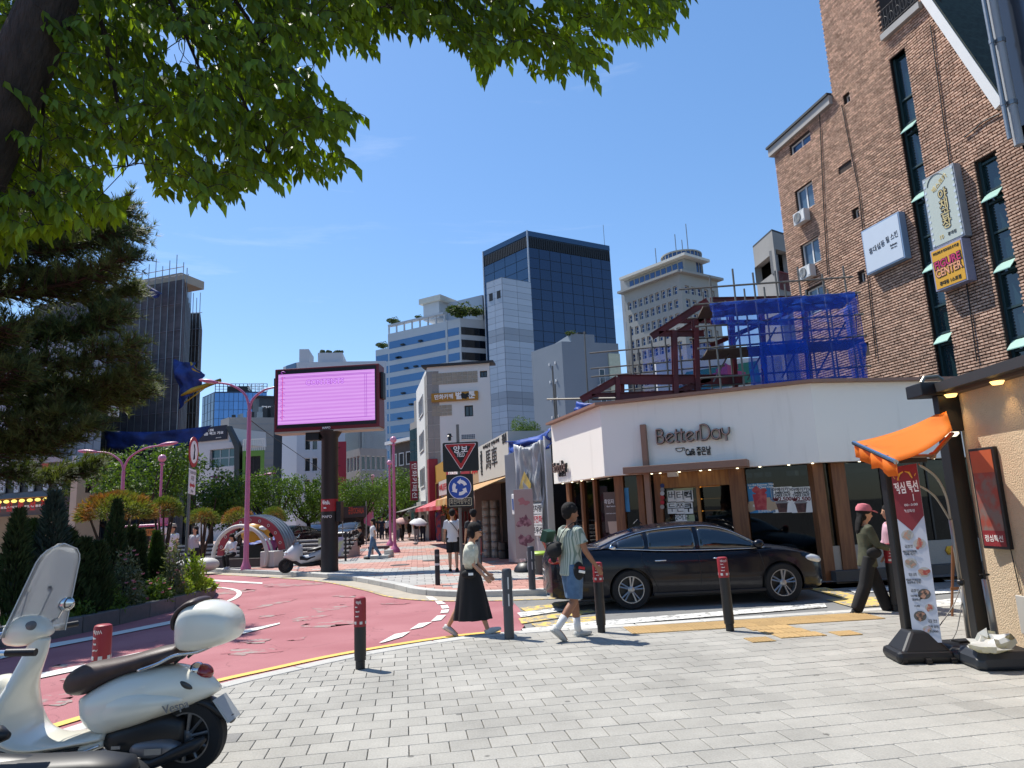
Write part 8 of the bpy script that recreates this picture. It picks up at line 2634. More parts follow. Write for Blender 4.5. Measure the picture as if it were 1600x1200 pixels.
def build_car(label,loc,rz,paint):
 t=thing('sedan_car',label,'car',loc,rz)
 xs=[-2.78+4.95*i/60 for i in range(61)]
 mb=MB();rings=[]
 for x in xs:
  s=low_sec(x);rings.append([Vector((x,-y,z))for y,z in s]+[Vector((x,y,z))for y,z in s[-2:0:-1]])
 mb.loft(rings)
 body=bpy.data.objects.new('b',mb.mesh('body',paint,smooth=True))
 cutters=[]
 for x in(-1.34,1.31):
  for s in(-1,1):
   c=MB();c.lathe([(.375,-.17),(.375,.17)],40,Matrix.Translation((x,s*.86,.335))@Matrix.Rotation(pi/2,4,'X'))
   co=bpy.data.objects.new('c',c.mesh('c',dark_plastic));WORKSHOP.collection.objects.link(co);cutters.append(co)
   md=body.modifiers.new('b','BOOLEAN');md.operation='DIFFERENCE';md.object=co;md.solver='EXACT'
 me=evaluated(body);me.set_sharp_from_angle(angle=radians(38))
 bo=obj('body',me,t)
 for c in cutters:bpy.data.objects.remove(c)
 gx_=[-2.02+3.2*i/40 for i in range(41)]
 mb=MB();rings=[]
 T=[0,.15,.35,.55,.75,.9,1.0,1.15,1.35,1.6,1.85,2.0]
 for x in gx_:
  r=[gh(x,q)for q in T];rings.append([Vector((x,-y,z))for y,z in r]+[Vector((x,y,z))for y,z in r[-2::-1]])
 mb.loft(rings,close=False,caps=False);mb.build('roof',paint,t,smooth=True)
 cg=M('tinted_car_glass','#0b1013',.03,var=.05,spec=1.0,coat=.5)
 def patch(name,fn,nu,nv,mat):
  P=[fn(i/nu,j/nv)for j in range(nv+1)for i in range(nu+1)]
  F=[(j*(nu+1)+i,j*(nu+1)+i+1,(j+1)*(nu+1)+i+1,(j+1)*(nu+1)+i)for j in range(nv)for i in range(nu)]
  m=MB();m.idx(P,F);o=m.build(name,mat,t,smooth=True);so=o.modifiers.new('s','SOLIDIFY');so.thickness=.004;so.offset=0;return o
 for s in(-1,1):
  for nm,x0,x1,q0,q1 in(('window',-.08,.92,.08,.90),('window',-.98,-.16,.08,.90),('quarter_window',-1.52,-1.05,.1,.86)):
   def fn(a,b_):
    x=x0+(x1-x0)*a
    if nm=='quarter_window':x=x0+.16*(1-b_)*0+(x1-x0)*a
    y,z=gh(x,q0+(q1-q0)*b_);return Vector((x,s*(y+.006),z))
   patch(nm,fn,14,6,cg)
  pth=[(x,gh(x,.03))for x in[-1.62+2.68*i/30 for i in range(31)]]
  mb=MB();mb.tube([(x,s*(y+.008),z)for x,(y,z)in pth],.009,6);mb.build('belt_strip',chrome,t,smooth=True)
  pth=[(x,gh(x,.96))for x in[-1.62+2.72*i/40 for i in range(41)]]
  mb=MB();mb.tube([(x,s*(y+.008),z)for x,(y,z)in pth],.008,6);mb.build('roof_strip',chrome,t,smooth=True)
  mb=MB();y,z=gh(-1.62,.4);mb.tube([(-1.56,s*(gh(-1.56,.06)[0]+.012),gh(-1.56,.06)[1]),(-1.66,s*(gh(-1.66,.4)[0]+.012),gh(-1.66,.4)[1]),(-1.60,s*(gh(-1.6,.85)[0]+.012),gh(-1.6,.85)[1])],[(.012,.03),(.014,.045),(.01,.02)],8,flat=(1,0,0));mb.build('pillar_trim',chrome,t,smooth=True)
  for pts_ in([(.98,.30),(1.0,.6),(.93,.92)],[(-.12,.30),(-.12,.6),(-.12,.93)],[(-1.0,.62),(-.92,.45),(-.86,.30)],[(-1.0,.62),(-1.12,.8),(-1.12,.95)]):
   mb=MB();mb.tube([(x,s*(side_y(x,z)+.0005),z)for x,z in[(Vector(pts_[0]).lerp(Vector(pts_[1]),k/5))for k in range(6)]+[(Vector(pts_[1]).lerp(Vector(pts_[2]),k/5))for k in range(1,6)]],.004,4);mb.build('door_seam',dark_plastic,t)
  for x in(.22,-.80):
   mb=MB();z=.80;mb.tube([(x-.11,s*(side_y(x,z)+.008),z),(x-.08,s*(side_y(x,z)+.028),z+.004),(x+.08,s*(side_y(x,z)+.028),z+.004),(x+.11,s*(side_y(x,z)+.008),z)],[(.008,.012)]*4,8);mb.build('door_handle',chrome,t,smooth=True)
  mb=MB();mb.tube([(-.95,s*(side_y(-.9,.25)+.004),.235),(1.0,s*(side_y(1,.25)+.004),.235)],[(.012,.03)]*2,8);mb.build('sill',dark_plastic,t)
  mb=MB();mb.tube([(.86,s*.86,.97),(.90,s*.95,1.0),(.90,s*1.03,1.02),(.90,s*1.07,1.02)],[(.03,.02),(.09,.06),(.10,.075),(.05,.04)],10,flat=(0,0,1));mb.build('mirror',paint,t,smooth=True)
  mb=MB();mb.ball((1.92,s*.70,.70),(.23,.12,.085),16,10,mat=Matrix.Rotation(-s*.55,3,'Z')@Matrix.Rotation(.16,3,'Y'));mb.build('headlight',M('headlight_glass','#c9ccce',.08,.1,spec=.9),t,smooth=True)
  mb=MB();mb.ball((-2.59,s*.74,.87),(.17,.14,.075),16,10,mat=Matrix.Rotation(-s*.75,3,'Z'));mb.build('tail_light',M('tail_red','#7d0d14',.12,spec=.9),t,smooth=True)
 def ws(x0,x1,k0,k1):
  def fn(a,b_):
   x=x0+(x1-x0)*b_;wr=gh(x,1)[0];y=wr*(2*a-1)*.93;q=abs(y)/wr;tz=interp(TOPZ,x)[0]
   return Vector((x,y,tz-.06+.06*sin((1-q)*pi/2)+.006))
  return fn
 patch('windscreen',ws(.36,1.04,0,0),12,8,cg);patch('rear_window',ws(-1.92,-1.15,0,0),12,8,M('rear_car_glass','#122038',.03,.3,var=.05,spec=1.0))
 mb=MB();mb.box(-2.795,-2.78,-.22,.22,.56,.68);mb.build('number_plate',M('plate_grey','#a7a9a8',.4),t)
 text('38 7 5902',.09,black_ink,Matrix.Translation(loc)@Matrix.Rotation(rz,4,'Z')@Fr((-2.797,0,0),(0,-1,0)).mat(0,.62,0),t,.002)
 mb=MB();mb.tube([(-2.75,-.6,.80),(-2.795,0,.82),(-2.75,.6,.80)],.012,6);mb.build('boot_strip',chrome,t)
 for s in(-1,1):
  mb=MB();mb.tube([(-2.78,s*.5,.27),(-2.45,s*.5,.27)],[(.09,.04)]*2,10,flat=(0,0,1));mb.build('exhaust',chrome,t)
 mb=MB();mb.tube([(2.14,-.5,.60),(2.18,0,.60),(2.14,.5,.60)],[(.02,.08)]*3,8,flat=(0,0,1));mb.build('grille',dark_plastic,t)
 mb=MB();mb.tube([(2.03,-.72,.33),(2.14,-.5,.31),(2.17,0,.3),(2.14,.5,.31),(2.03,.72,.33)],.02,6);mb.build('bumper_strip',chrome,t)
 mb=MB();mb.box(-2.2,1.9,-.68,.68,.17,.24);mb.build('underbody',dark_plastic,t)
 mb=MB();mb.tube([(-.9,0,1.42),(-.98,0,1.49),(-1.06,0,1.43)],[(.03,.008),(.012,.02),(.02,.006)],8);mb.build('roof_aerial',paint,t)
 for x in(-1.34,1.31):
  for s in(-1,1):
   w=wheel(t,x,s*.80,.335,.335,.22,s)
   if s>0:w.rotation_euler=(0,0,0)
   if s>0:
    w.matrix_basis=Matrix.Translation((x,0,0))@Matrix.Rotation(pi,4,'Z')@Matrix.Translation((-x,0,0))@Matrix.Translation((0,-1.6,0))
 for x in(-.1,-.95):
  for y in(-.38,.38):
   mb=MB();mb.box(x-.1,x+.05,y-.22,y+.22,.5,1.15);mb.build('seat',dark_plastic,t,bevel=.04)
 return t
navy=M('navy_black_car_paint','#060b18',.25,0.0,var=.05,coat=.3,spec=.25)
car=build_car('glossy navy black sedan parked side-on in front of the cafe',(3.22,13.48,ZR),radians(1.2),navy)
grey_p=M('dark_grey_car_paint','#202226',.25,.3,var=.05,coat=1.0)
for k,(px,py,Y,rz,lab)in enumerate(((452,840,44,radians(250),'dark car parked behind the stone arch'),(548,836,52,radians(262),'dark car stopped behind the railing on the street'),(498,838,60,radians(95),'distant dark car under the street trees'))):
 c=copy_tree(car);p=at(px,py,Y);c.location=(p.x,p.y,ZP);c.rotation_euler=(0,0,rz);tag(c,lab,'car')
 # -- white classic scooter, front left
SY=5.30
def S(zx,zy,dy=0.0):return at(zx/3.0,800+zy/3.0,SY)+Vector((0,dy,0))
sb0=V(*S(890,1200)[:2],0)
sct=thing('white_scooter','cream white classic scooter with brown seat and rear top box','scooter',tuple(sb0))
cream_p=M('cream_scooter_paint','#dcd9ca',.3,var=.04,coat=.5,spec=.5)
leather=M('brown_leather','#33231f',.5,col2='#3e2c27',scale=8,bump=.15,bscale=120)
def sv(p):return Vector(p)-sb0
def shell(name,tab,mat,n=24,ex=.8,parent=sct,dy=0.0,sub=24,smooth=True):
 rings=[]
 x0,x1=tab[0][0],tab[-1][0]
 for i in range(sub+1):
  x=x0+(x1-x0)*i/sub;zt2,zb2,w=interp(tab,x)
  a,c=sv(S(x,zt2,dy)),sv(S(x,zb2,dy));m=(a+c)/2;h=(a-c)/2
  ring=[]
  for k in range(n):
   q=2*pi*k/n;cy,sz=cos(q),sin(q)
   ring.append(m+h*(abs(sz)**ex*(1 if sz>0 else-1))+Vector((0,w*abs(cy)**ex*(1 if cy>0 else-1),0)))
  rings.append(ring)
 mb=MB();mb.loft(rings);return mb.build(name,mat,parent,smooth=smooth)
shell('rear_body',[(396,862,905,.07),(425,842,985,.13),(500,795,1032,.18),(600,748,1012,.205),(700,724,978,.21),(800,712,942,.195),(900,728,902,.15),(980,765,868,.09),(1032,812,836,.03)],cream_p)
shell('side_panel',[(500,838,1000,.165),(540,800,1022,.19),(640,775,1000,.226),(740,778,962,.232),(840,800,918,.20),(900,830,880,.15)],cream_p,ex=.9)
shell('seat',[(320,785,832,.06),(350,742,853,.11),(420,706,848,.14),(520,688,795,.15),(620,668,752,.155),(720,640,728,.15),(800,622,708,.13),(856,616,690,.09)],leather)
mb=MB();path=catmull([sv(S(x,y))for x,y in((196,585),(165,670),(118,780),(84,880),(84,965),(125,1040),(215,1072),(340,1062),(455,1042),(530,1030))],6)
tabw=[(0,.06,.06),(.1,.085,.07),(.22,.15,.06),(.36,.25,.05),(.5,.27,.045),(.6,.25,.04),(.72,.21,.03),(.9,.2,.03),(1,.17,.03)]
mb.tube(path,[tuple(interp(tabw,i/(len(path)-1)))for i in range(len(path))],18,flat=(1,0,.3));mb.build('leg_shield',cream_p,sct,smooth=True)
shell('front_cowl',[(-260,1010,1080,.10),(-160,880,1110,.17),(-60,800,1130,.2),(20,760,1080,.17),(90,790,1000,.10)],cream_p)
shell('floor_hull',[(-40,1040,1110,.14),(60,1075,1150,.18),(200,1078,1186,.2),(350,1064,1150,.19),(525,1035,1082,.15)],cream_p)
for k in range(4):
 mb=MB();mb.tube([sv(S(20+k*22,1075+k*3,-.215+.012*k)),sv(S(110+k*14,1128-k*7,-.215+.012*k)),sv(S(240,1124-k*9,-.215+.012*k)),sv(S(440,1086-k*7,-.21+.012*k))],.006,5);mb.build('floor_rib',plastic_black,sct,smooth=True)
mb=MB();mb.tube([sv(S(0,1090,-.2)),sv(S(80,1150,-.2)),sv(S(210,1160,-.2)),sv(S(420,1100,-.19)),sv(S(530,1058,-.17))],.009,6);mb.build('floor_trim',chrome,sct,smooth=True)
LT=Vector((.67,.74,0))
shell('headset',[(36,575,612,.06),(62,510,625,.11),(130,482,625,.13),(195,498,600,.11),(236,545,575,.05)],cream_p)
mb=MB();mb.ball(sv(S(182,528,-.10)),(.055,.02,.035),14,8,mat=Matrix.Rotation(-.5,3,'Y'));mb.build('dial',M('dial_grey','#5e5f60',.25),sct,smooth=True)
hc=S(130,560)
for s in(-1,1):
 a=hc+LT*(.12*s);e=hc+LT*(.34*s)+Vector((-.02,0,.01))
 mb=MB();mb.tube([sv(a),sv(a.lerp(e,.45))],.018,8);mb.build('handlebar',chrome,sct)
 mb=MB();mb.tube([sv(a.lerp(e,.4)),sv(e)],.021,10);mb.build('grip',plastic_black,sct,smooth=40)
 mb=MB();lv=[sv(a.lerp(e,.3)+V(-.06,-.02,.0)),sv(a.lerp(e,.6)+V(-.09,-.02,-.005)),sv(e+V(-.08,-.01,-.01))];mb.tube(lv,.008,6);mb.build('brake_lever',black_metal,sct)
 mr=S(262,440,.12)if s>0 else S(98,455,-.25)
 mb=MB();mb.tube([sv(a+V(0,0,.05)),sv(a.lerp(mr,.6)+V(0,0,-.03)),sv(mr)],.007,6);mb.build('mirror_stem',chrome,sct)
 mb=MB();mb.ball(sv(mr),(.058,.022,.052)if s>0 else(.022,.05,.06),16,10,mat=Matrix.Rotation(.3,3,'Z'));mb.build('mirror',chrome,sct,smooth=True)
sc_=glass_mat('scooter_screen','#e6eaec',.9,.04,1.0,.3)
P=[];nu,nv=12,16
for j in range(nv+1):
 f=j/nv;cp=S(125+145*f,575-425*f);w=.20*(1-.38*f)*(sqrt(max(0,1-((f-.8)/.2)**2))if f>.8 else 1)+.002
 for i in range(nu+1):
  q=2*i/nu-1;P.append(sv(cp+LT*(w*q)+Vector((.05*q*q,0,0))))
mb=MB();mb.idx(P,[(j*(nu+1)+i,j*(nu+1)+i+1,(j+1)*(nu+1)+i+1,(j+1)*(nu+1)+i)for j in range(nv)for i in range(nu)])
o=mb.build('windscreen',sc_,sct,smooth=True);so=o.modifiers.new('s','SOLIDIFY');so.thickness=.006
rim_pts=[P[j*(nu+1)]for j in range(nv+1)]+[P[j*(nu+1)+nu]for j in range(nv,-1,-1)]
mb=MB();mb.tube(rim_pts,.004,5);mb.build('screen_edge',M('screen_edge','#b9bec0',.2),sct)
for q in(-.5,.45):
 cp=S(190,355)+LT*(.16*q);mb=MB();mb.ball(sv(cp+V(-.01,-.01,0)),.016,8,6);mb.build('screen_knob',plastic_black,sct)
 mb=MB();mb.tube([sv(cp),sv(S(130,500)+LT*(.12*q))],.005,5);mb.build('screen_stay',black_metal,sct)
for s in(-1,1):
 mb=MB();mb.tube(catmull([sv(S(705,720,s*.17)),sv(S(790,690,s*.16)),sv(S(862,655,s*.14)),sv(S(960,640,s*.12)),sv(S(1040,606,s*.1))],5),.012,8);mb.build('rack_tube',chrome,sct,smooth=True)
 mb=MB();mb.tube([sv(S(850,695,s*.1)),sv(S(900,655,s*.11)),sv(S(935,638,s*.11))],.010,8);mb.build('rack_tube',black_metal,sct,smooth=True)
shell('top_box',[(860,520,605,.10),(868,478,632,.17),(900,432,643,.205),(970,414,638,.215),(1045,424,618,.21),(1100,462,596,.18),(1122,500,570,.12)],cream_p,ex=.62)
mb=MB();mb.tube([sv(S(864,560,-.205*.72)),sv(S(900,556,-.2)),sv(S(1000,540,-.208)),sv(S(1116,512,-.11))],.0035,4);mb.build('box_seam',dark_plastic,sct)
mb=MB();mb.tube(catmull([sv(S(858,545)),sv(S(852,500)),sv(S(874,455)),sv(S(915,424)),sv(S(958,412))],5),[(.10,.015),(.15,.025)]+[(.165,.03)]*17+[(.15,.02),(.1,.01)],12,flat=(1,0,0));mb.build('backrest',leather,sct,smooth=True)
mb=MB();mb.ball(sv(S(960,748)),(.065,.07,.05),14,10,mat=Matrix.Rotation(.6,3,'Y'));mb.build('tail_lamp',MATS['tail_red'],sct,smooth=True)
mb=MB();mb.ball(sv(S(925,735)),(.05,.075,.045),14,10,mat=Matrix.Rotation(.6,3,'Y'));mb.build('tail_bezel',chrome,sct,smooth=True)
mb=MB();mb.ball(sv(S(912,790,-.14)),(.055,.012,.02),12,8,mat=Matrix.Rotation(.45,3,'Y'));mb.build('indicator',M('smoked_lens','#3c3b39',.2),sct,smooth=True)
shell('mudguard',[(930,865,890,.07),(990,868,920,.075),(1050,905,965,.07),(1092,950,985,.06)],plastic_black)
mb=MB();q=[sv(S(x,y,dy))for dy in(-.10,.10)for x,y in((1024,868),(1094,972))];mb.idx([q[0],q[1],q[3],q[2]]+[p+V(.012,0,.008)for p in(q[0],q[1],q[3],q[2])],[(0,1,2,3),(7,6,5,4),(0,4,5,1),(1,5,6,2),(2,6,7,3),(3,7,4,0)]);mb.build('number_plate',MATS['plate_grey'],sct)
wc=sv(S(888,1046));wheel(sct,wc.x,wc.y,wc.z,wc.z+.0,.12,-1,10,.66,'rear_wheel',M('grey_alloy','#6f7072',.35,.6),False)
fw=wc+V(-1.66,0,0);wheel(sct,fw.x,fw.y,wc.z,wc.z,.11,-1,10,.66,'front_wheel',MATS['grey_alloy'],False)
shell('front_mudguard',[(-560,1010,1060,.03),(-480,905,1040,.085),(-380,870,1010,.10),(-260,900,1000,.085),(-180,980,1020,.03)],cream_p)
shell('engine_block',[(520,1030,1090,.10),(560,1000,1120,.13),(700,950,1120,.14),(800,930,1100,.12),(880,960,1080,.08)],plastic_black,ex=.6)
shell('engine_cover',[(640,1075,1100,.12),(680,1042,1128,.155),(760,1030,1142,.165),(830,1035,1130,.155),(872,1060,1105,.12)],M('cast_alloy','#77777a',.45,.6,var=.1),ex=.7)
mb=MB();mb.tube([sv(S(640,1140,-.12)),sv(S(760,1148,-.14)),sv(S(960,1060,-.14)),sv(S(1000,1030,-.13))],[.02,.035,.045,.02],10);mb.build('exhaust',plastic_black,sct,smooth=True)
for x0,y0,w_,h_ in((585,1060,42,16),(735,1070,78,32)):
 a=sv(S(x0,y0+h_,-.168));c=sv(S(x0+w_,y0,-.168));mb=MB();mb.box(a.x,c.x,a.y-.006,a.y,a.z,c.z);mb.build('engine_badge',steel,sct)
mb=MB();mb.tube([sv(S(560,1080,.05)),(sv(S(600,1190)).x,.1,.02)],.014,6);mb.tube([sv(S(560,1080,-.05)),(sv(S(640,1190)).x,-.12,.02)],.014,6);mb.build('stand',black_metal,sct)
Fs=Fr((0,0,0),(1,0,0));Fs=Fr((0,0,0),(1,0,0))
text('Vespa',.075,steel,Matrix.Translation(S(890,878,-.228))@Fs.mat(0,0,0,radians(14))@Matrix.Shear('XZ',4,(.3,0))if False else Matrix.Translation(S(890,876,-.212))@Fs.mat(0,0,0,radians(13)),sct,.004,bold=.001)
# -- black scooter cut by the lower left corner
bsc=thing('black_scooter','black scooter seat and handlebar grip cut off by the lower left corner','scooter',tuple(V(*at(60,1190,4.25)[:2],0)))
q0=Vector(bsc.location)
def bv(px,py,Y):return at(px,py,Y)-q0
mb=MB();mb.tube([bv(-150,1215,4.2),bv(-40,1202,4.2),bv(60,1197,4.2),bv(150,1192,4.2),bv(196,1194,4.2),bv(212,1204,4.2)],[(.12,.05),(.15,.06),(.15,.05),(.14,.05),(.12,.04),(.05,.02)],14,flat=(0,0,1));mb.build('seat',M('black_vinyl_seat','#101012',.5,var=.1),bsc,smooth=True)
mb=MB();mb.tube([bv(-60,1022,4.3),bv(12,1020,4.3)],.016,8);mb.build('handlebar',chrome,bsc)
mb=MB();mb.tube([bv(10,1020,4.3),bv(56,1019,4.3)],.022,10);mb.build('grip',plastic_black,bsc,smooth=40)
mb=MB();mb.tube([bv(-30,1150,4.35),bv(0,1148,4.35),bv(14,1150,4.35)],[.06,.05,.02],10);mb.build('fairing',plastic_black,bsc,smooth=True)
mb=MB();mb.tube([bv(-160,1230,4.2),bv(0,1240,4.2),bv(190,1225,4.2)],[(.16,.2),(.17,.2),(.1,.12)],14,flat=(0,0,1));mb.build('body',plastic_black,bsc,smooth=True)
for x in(-.75,.45):wheel(bsc,x,0,.22,.22,.1,-1,5,.6,'wheel',MATS['grey_alloy'],False)
# -- white maxi scooter beside the billboard
mp0=gp(482,893,ZP);msc=thing('maxi_scooter','white maxi scooter parked beside the black billboard column','scooter',(mp0 .x+.1,mp0 .y,ZP),radians(205));msc.scale=(.88,.88,.88)
def lf(name,st,mat,n=16):
 rings=[[Vector((x,w*cos(2*pi*k/n),(zt2+zb2)/2+(zt2-zb2)/2*sin(2*pi*k/n)))for k in range(n)]for x,zt2,zb2,w in st]
 mb=MB();mb.loft(rings);return mb.build(name,mat,msc,smooth=True)
wp=M('white_scooter_paint','#c9cacb',.3,coat=.5,var=.04)
lf('body',[(-1.0,.92,.80,.05),(-.75,.92,.55,.16),(-.35,.84,.40,.2),(.1,.62,.32,.2),(.4,.60,.25,.18),(.6,.8,.3,.12)],wp)
lf('front_fairing',[(.34,.98,.5,.10),(.5,1.10,.36,.22),(.68,1.03,.40,.26),(.86,.86,.50,.21),(1.0,.70,.56,.07)],wp)
lf('side_panel',[(-.1,.62,.46,.205),(.2,.56,.36,.212),(.45,.62,.40,.2)],plastic_black)
lf('seat',[(-.85,1.0,.86,.10),(-.5,.97,.82,.16),(-.15,.88,.74,.16),(.15,.82,.70,.10)],plastic_black)
lf('belly',[(-.5,.42,.2,.14),(0,.36,.18,.17),(.45,.4,.2,.14),(.7,.6,.35,.1)],plastic_black)
mb=MB();mb.tube([(.70,0,1.02),(.58,0,1.22),(.44,0,1.38)],[(.22,.02),(.2,.02),(.1,.015)],12,flat=(1,0,.5));mb.build('windscreen',M('smoked_screen','#26282a',.1,spec=.9),msc,smooth=True)
mb=MB();mb.tube([(.45,-.36,1.06),(.5,0,1.04),(.45,.36,1.06)],.02,8);mb.build('handlebar',plastic_black,msc)
for s in(-1,1):
 mb=MB();mb.tube([(.5,s*.2,1.08),(.52,s*.36,1.25)],.008,5);mb.ball((.52,s*.38,1.27),(.03,.07,.045),10,6);mb.build('mirror',plastic_black,msc,smooth=True)
 mb=MB();mb.ball((.93,s*.12,.74),(.07,.07,.035),10,6);mb.build('headlight',MATS['headlight_glass'],msc,smooth=True)
mb=MB();mb.tube([(.74,0,.55),(.92,0,.30)],.05,8);mb.build('fork',plastic_black,msc)
wheel(msc,.93,0,.27,.27,.12,-1,5,.6,'front_wheel',MATS['grey_alloy'],False);wheel(msc,-.55,0,.26,.26,.14,-1,5,.6,'rear_wheel',MATS['grey_alloy'],False)
# -- PEOPLE
skin_m=M('skin','#b98a6c',.55,var=.06,scale=6)
skin_t=M('skin_tan','#8f6248',.5,var=.06,scale=6)
hair_m=M('black_hair','#15110f',.75,var=.4,scale=40,stretch=(4,4,.6),bump=.9,bscale=60,spec=.3)
def vol(build,voxel,smooth=4):
 mb=MB();build(mb)
 o=bpy.data.objects.new('v',mb.mesh('v',skin_m))
 r=o.modifiers.new('r','REMESH');r.mode='VOXEL';r.voxel_size=voxel
 s=o.modifiers.new('s','SMOOTH');s.factor=.5;s.iterations=smooth
 me=evaluated(o);me.polygons.foreach_set('use_smooth',[True]*len(me.polygons));return me
def cloth_mat(name,c,c2=None,stripes=None,**k):
 m=M(name,c,.85,col2=c2,scale=k.pop('scale',5),bump=.35,bscale=k.pop('bscale',14),**k)
 if stripes:
  N,L=m.node_tree.nodes,m.node_tree.links
  b=N['Principled BSDF'];src=b.inputs['Base Color'].links[0].from_socket
  t=N.new('ShaderNodeTexCoord');w=N.new('ShaderNodeTexWave');w.bands_direction='DIAGONAL' if stripes[1]=='d' else stripes[1];w.inputs['Scale'].default_value=stripes[2];w.inputs['Distortion'].default_value=.4
  L.new(t.outputs['Object'],w.inputs['Vector']);x=N.new('ShaderNodeMixRGB');x.inputs[2].default_value=(*hexc(stripes[0]),1)
  r=N.new('ShaderNodeMapRange');r.inputs[1].default_value=.55;r.inputs[2].default_value=.75;L.new(w.outputs['Fac'],r.inputs[0]);L.new(r.outputs[0],x.inputs[0]);L.new(src,x.inputs[1]);L.new(x.outputs[0],b.inputs['Base Color'])
 return m
class Body:
 def __init__(s,H=1.7,legs=((0,0),(0,0)),arms=((0,10,8),(0,10,8)),lean=0,head=0,sit=False,build=1.0):
  k=H/1.75;s.k=k;s.b=build*k
  R=lambda a:radians(a)
  hipz=.0;s.J=J={}
  def leg(side,th,kn):
   h=Vector((0,side*.095*k,0));kne=h+Vector((sin(R(th)),0,-cos(R(th))))*.43*k
   an=kne+Vector((sin(R(th-kn)),0,-cos(R(th-kn))))*.42*k;return h,kne,an
  L_=[leg(1,*legs[0]),leg(-1,*legs[1])]
  low=min(q[2].z for q in L_)-.075*k
  off=Vector((0,0,-low))
  for n,q in zip('LR',L_):J['hip'+n],J['knee'+n],J['ank'+n]=[p+off for p in q]
  pel=Vector((0,0,.03*k))+off;t=Vector((sin(R(lean)),0,cos(R(lean))))
  J['pel']=pel;J['waist']=pel+t*.15*k;J['chest']=pel+t*.36*k;J['neck']=pel+t*.53*k
  hd=Vector((sin(R(lean+head)),0,cos(R(lean+head))));J['head']=J['neck']+hd*.15*k;s.hd=hd;s.t=t
  for n,sd,a in(('L',1,arms[0]),('R',-1,arms[1])):
   sh=pel+t*.452*k+Vector((0,sd*.185*k*build,0));fw,el,out=a
   d1=Vector((sin(R(fw)),sd*sin(R(out)),-cos(R(fw)))).normalized();e=sh+d1*.285*k
   d2=Vector((sin(R(fw+el)),sd*sin(R(out))*.3,-cos(R(fw+el)))).normalized();w=e+d2*.25*k
   J['sh'+n],J['elb'+n],J['wr'+n]=sh,e,w;J['hd'+n]=d2
 def bare(s,mb,fingers=True):
  J,k,b=s.J,s.k,s.b
  mb.tube([J['pel']-s.t*.06*k,J['pel']+s.t*.02*k,J['waist'],J['chest'],J['neck']-s.t*.07*k,J['neck']-s.t*.02*k],[(.12*b,.09*b),(.155*b,.11*b),(.13*b,.095*b),(.16*b,.115*b),(.12*b,.08*b),(.055*b,.055*b)],14,flat=(1,0,0))
  mb.tube([J['neck']-s.t*.05*k,J['neck'],J['head']-s.hd*.06*k],[.06*k,.053*k,.052*k],10)
  h=J['head'];rot=Matrix.Rotation(atan2(s.hd.x,s.hd.z),3,'Y')
  mb.ball(h+s.hd*.015*k,(.106*k,.084*k,.120*k),18,12,mat=rot);mb.ball(h+rot@Vector((.03,0,-.06))*k,(.068*k,.061*k,.066*k),14,9,mat=rot)
  mb.tube([h+rot@Vector((.094,0,.01))*k,h+rot@Vector((.122,0,-.025))*k,h+rot@Vector((.096,0,-.038))*k],[.008*k,.016*k,.012*k],8)
  for sd in(-1,1):mb.ball(h+rot@Vector((-.01,sd*.079,-.01))*k,(.02*k,.012*k,.03*k),8,6,mat=rot)
  for n,sd in(('L',1),('R',-1)):
   mb.tube([J['hip'+n]+V(0,0,.05)*k,J['hip'+n]*.7+J['knee'+n]*.3,J['knee'+n],J['knee'+n]*.65+J['ank'+n]*.35,J['ank'+n]],[.088*b,.084*b,.056*b,.055*b,.036*b],12)
   a=J['ank'+n];ft=s.foot(n);mb.tube([a+V(0,0,.02)*k,a-V(0,0,.03)*k,a+ft*.10*k-V(0,0,.045)*k,a+ft*.17*k-V(0,0,.052)*k],[.036*k,.042*k,.035*k,.022*k],10)
   mb.tube([J['sh'+n]+V(0,0,.0),J['sh'+n]*.6+J['elb'+n]*.4,J['elb'+n],J['elb'+n]*.6+J['wr'+n]*.4,J['wr'+n]],[.052*b,.047*b,.038*b,.036*b,.025*b],10)
   w,d=J['wr'+n],J['hd'+n];side=Vector((0,sd,0));fwd=side.cross(d).normalized()*(1 if sd>0 else-1)
   if fwd.x<0:fwd=-fwd
   mb.tube([w,w+d*.04*k,w+d*.085*k],[(.022*k,.018*k),(.018*k,.036*k),(.014*k,.036*k)],10,flat=tuple(fwd))
   if fingers:
    for q in range(4):
     o_=fwd*(.028-.018*q)*k;l_=(.068,.078,.074,.058)[q]*k;p0=w+d*.08*k+o_;cur=-side*.35
     mb.tube([p0,p0+(d+cur*.3).normalized()*l_*.5,p0+(d+cur*.3).normalized()*l_*.5+(d+cur*1.2).normalized()*l_*.5],[.0095*k,.0088*k,.0072*k],7)
    p0=w+d*.03*k+fwd*.026*k;mb.tube([p0,p0+(fwd*.7+d*.7).normalized()*.035*k,p0+(fwd*.5+d).normalized()*.07*k],[.011*k,.0105*k,.008*k],7)
   else:mb.tube([w+d*.06*k,w+d*.15*k],[(.014*k,.034*k),(.01*k,.02*k)],8,flat=tuple(fwd))
 def foot(s,n):
  a,kn=s.J['ank'+n],s.J['knee'+n];d=(a-kn).normalized();f=Vector((-d.z,0,d.x)).normalized()
  return f if f.x>0 else-f
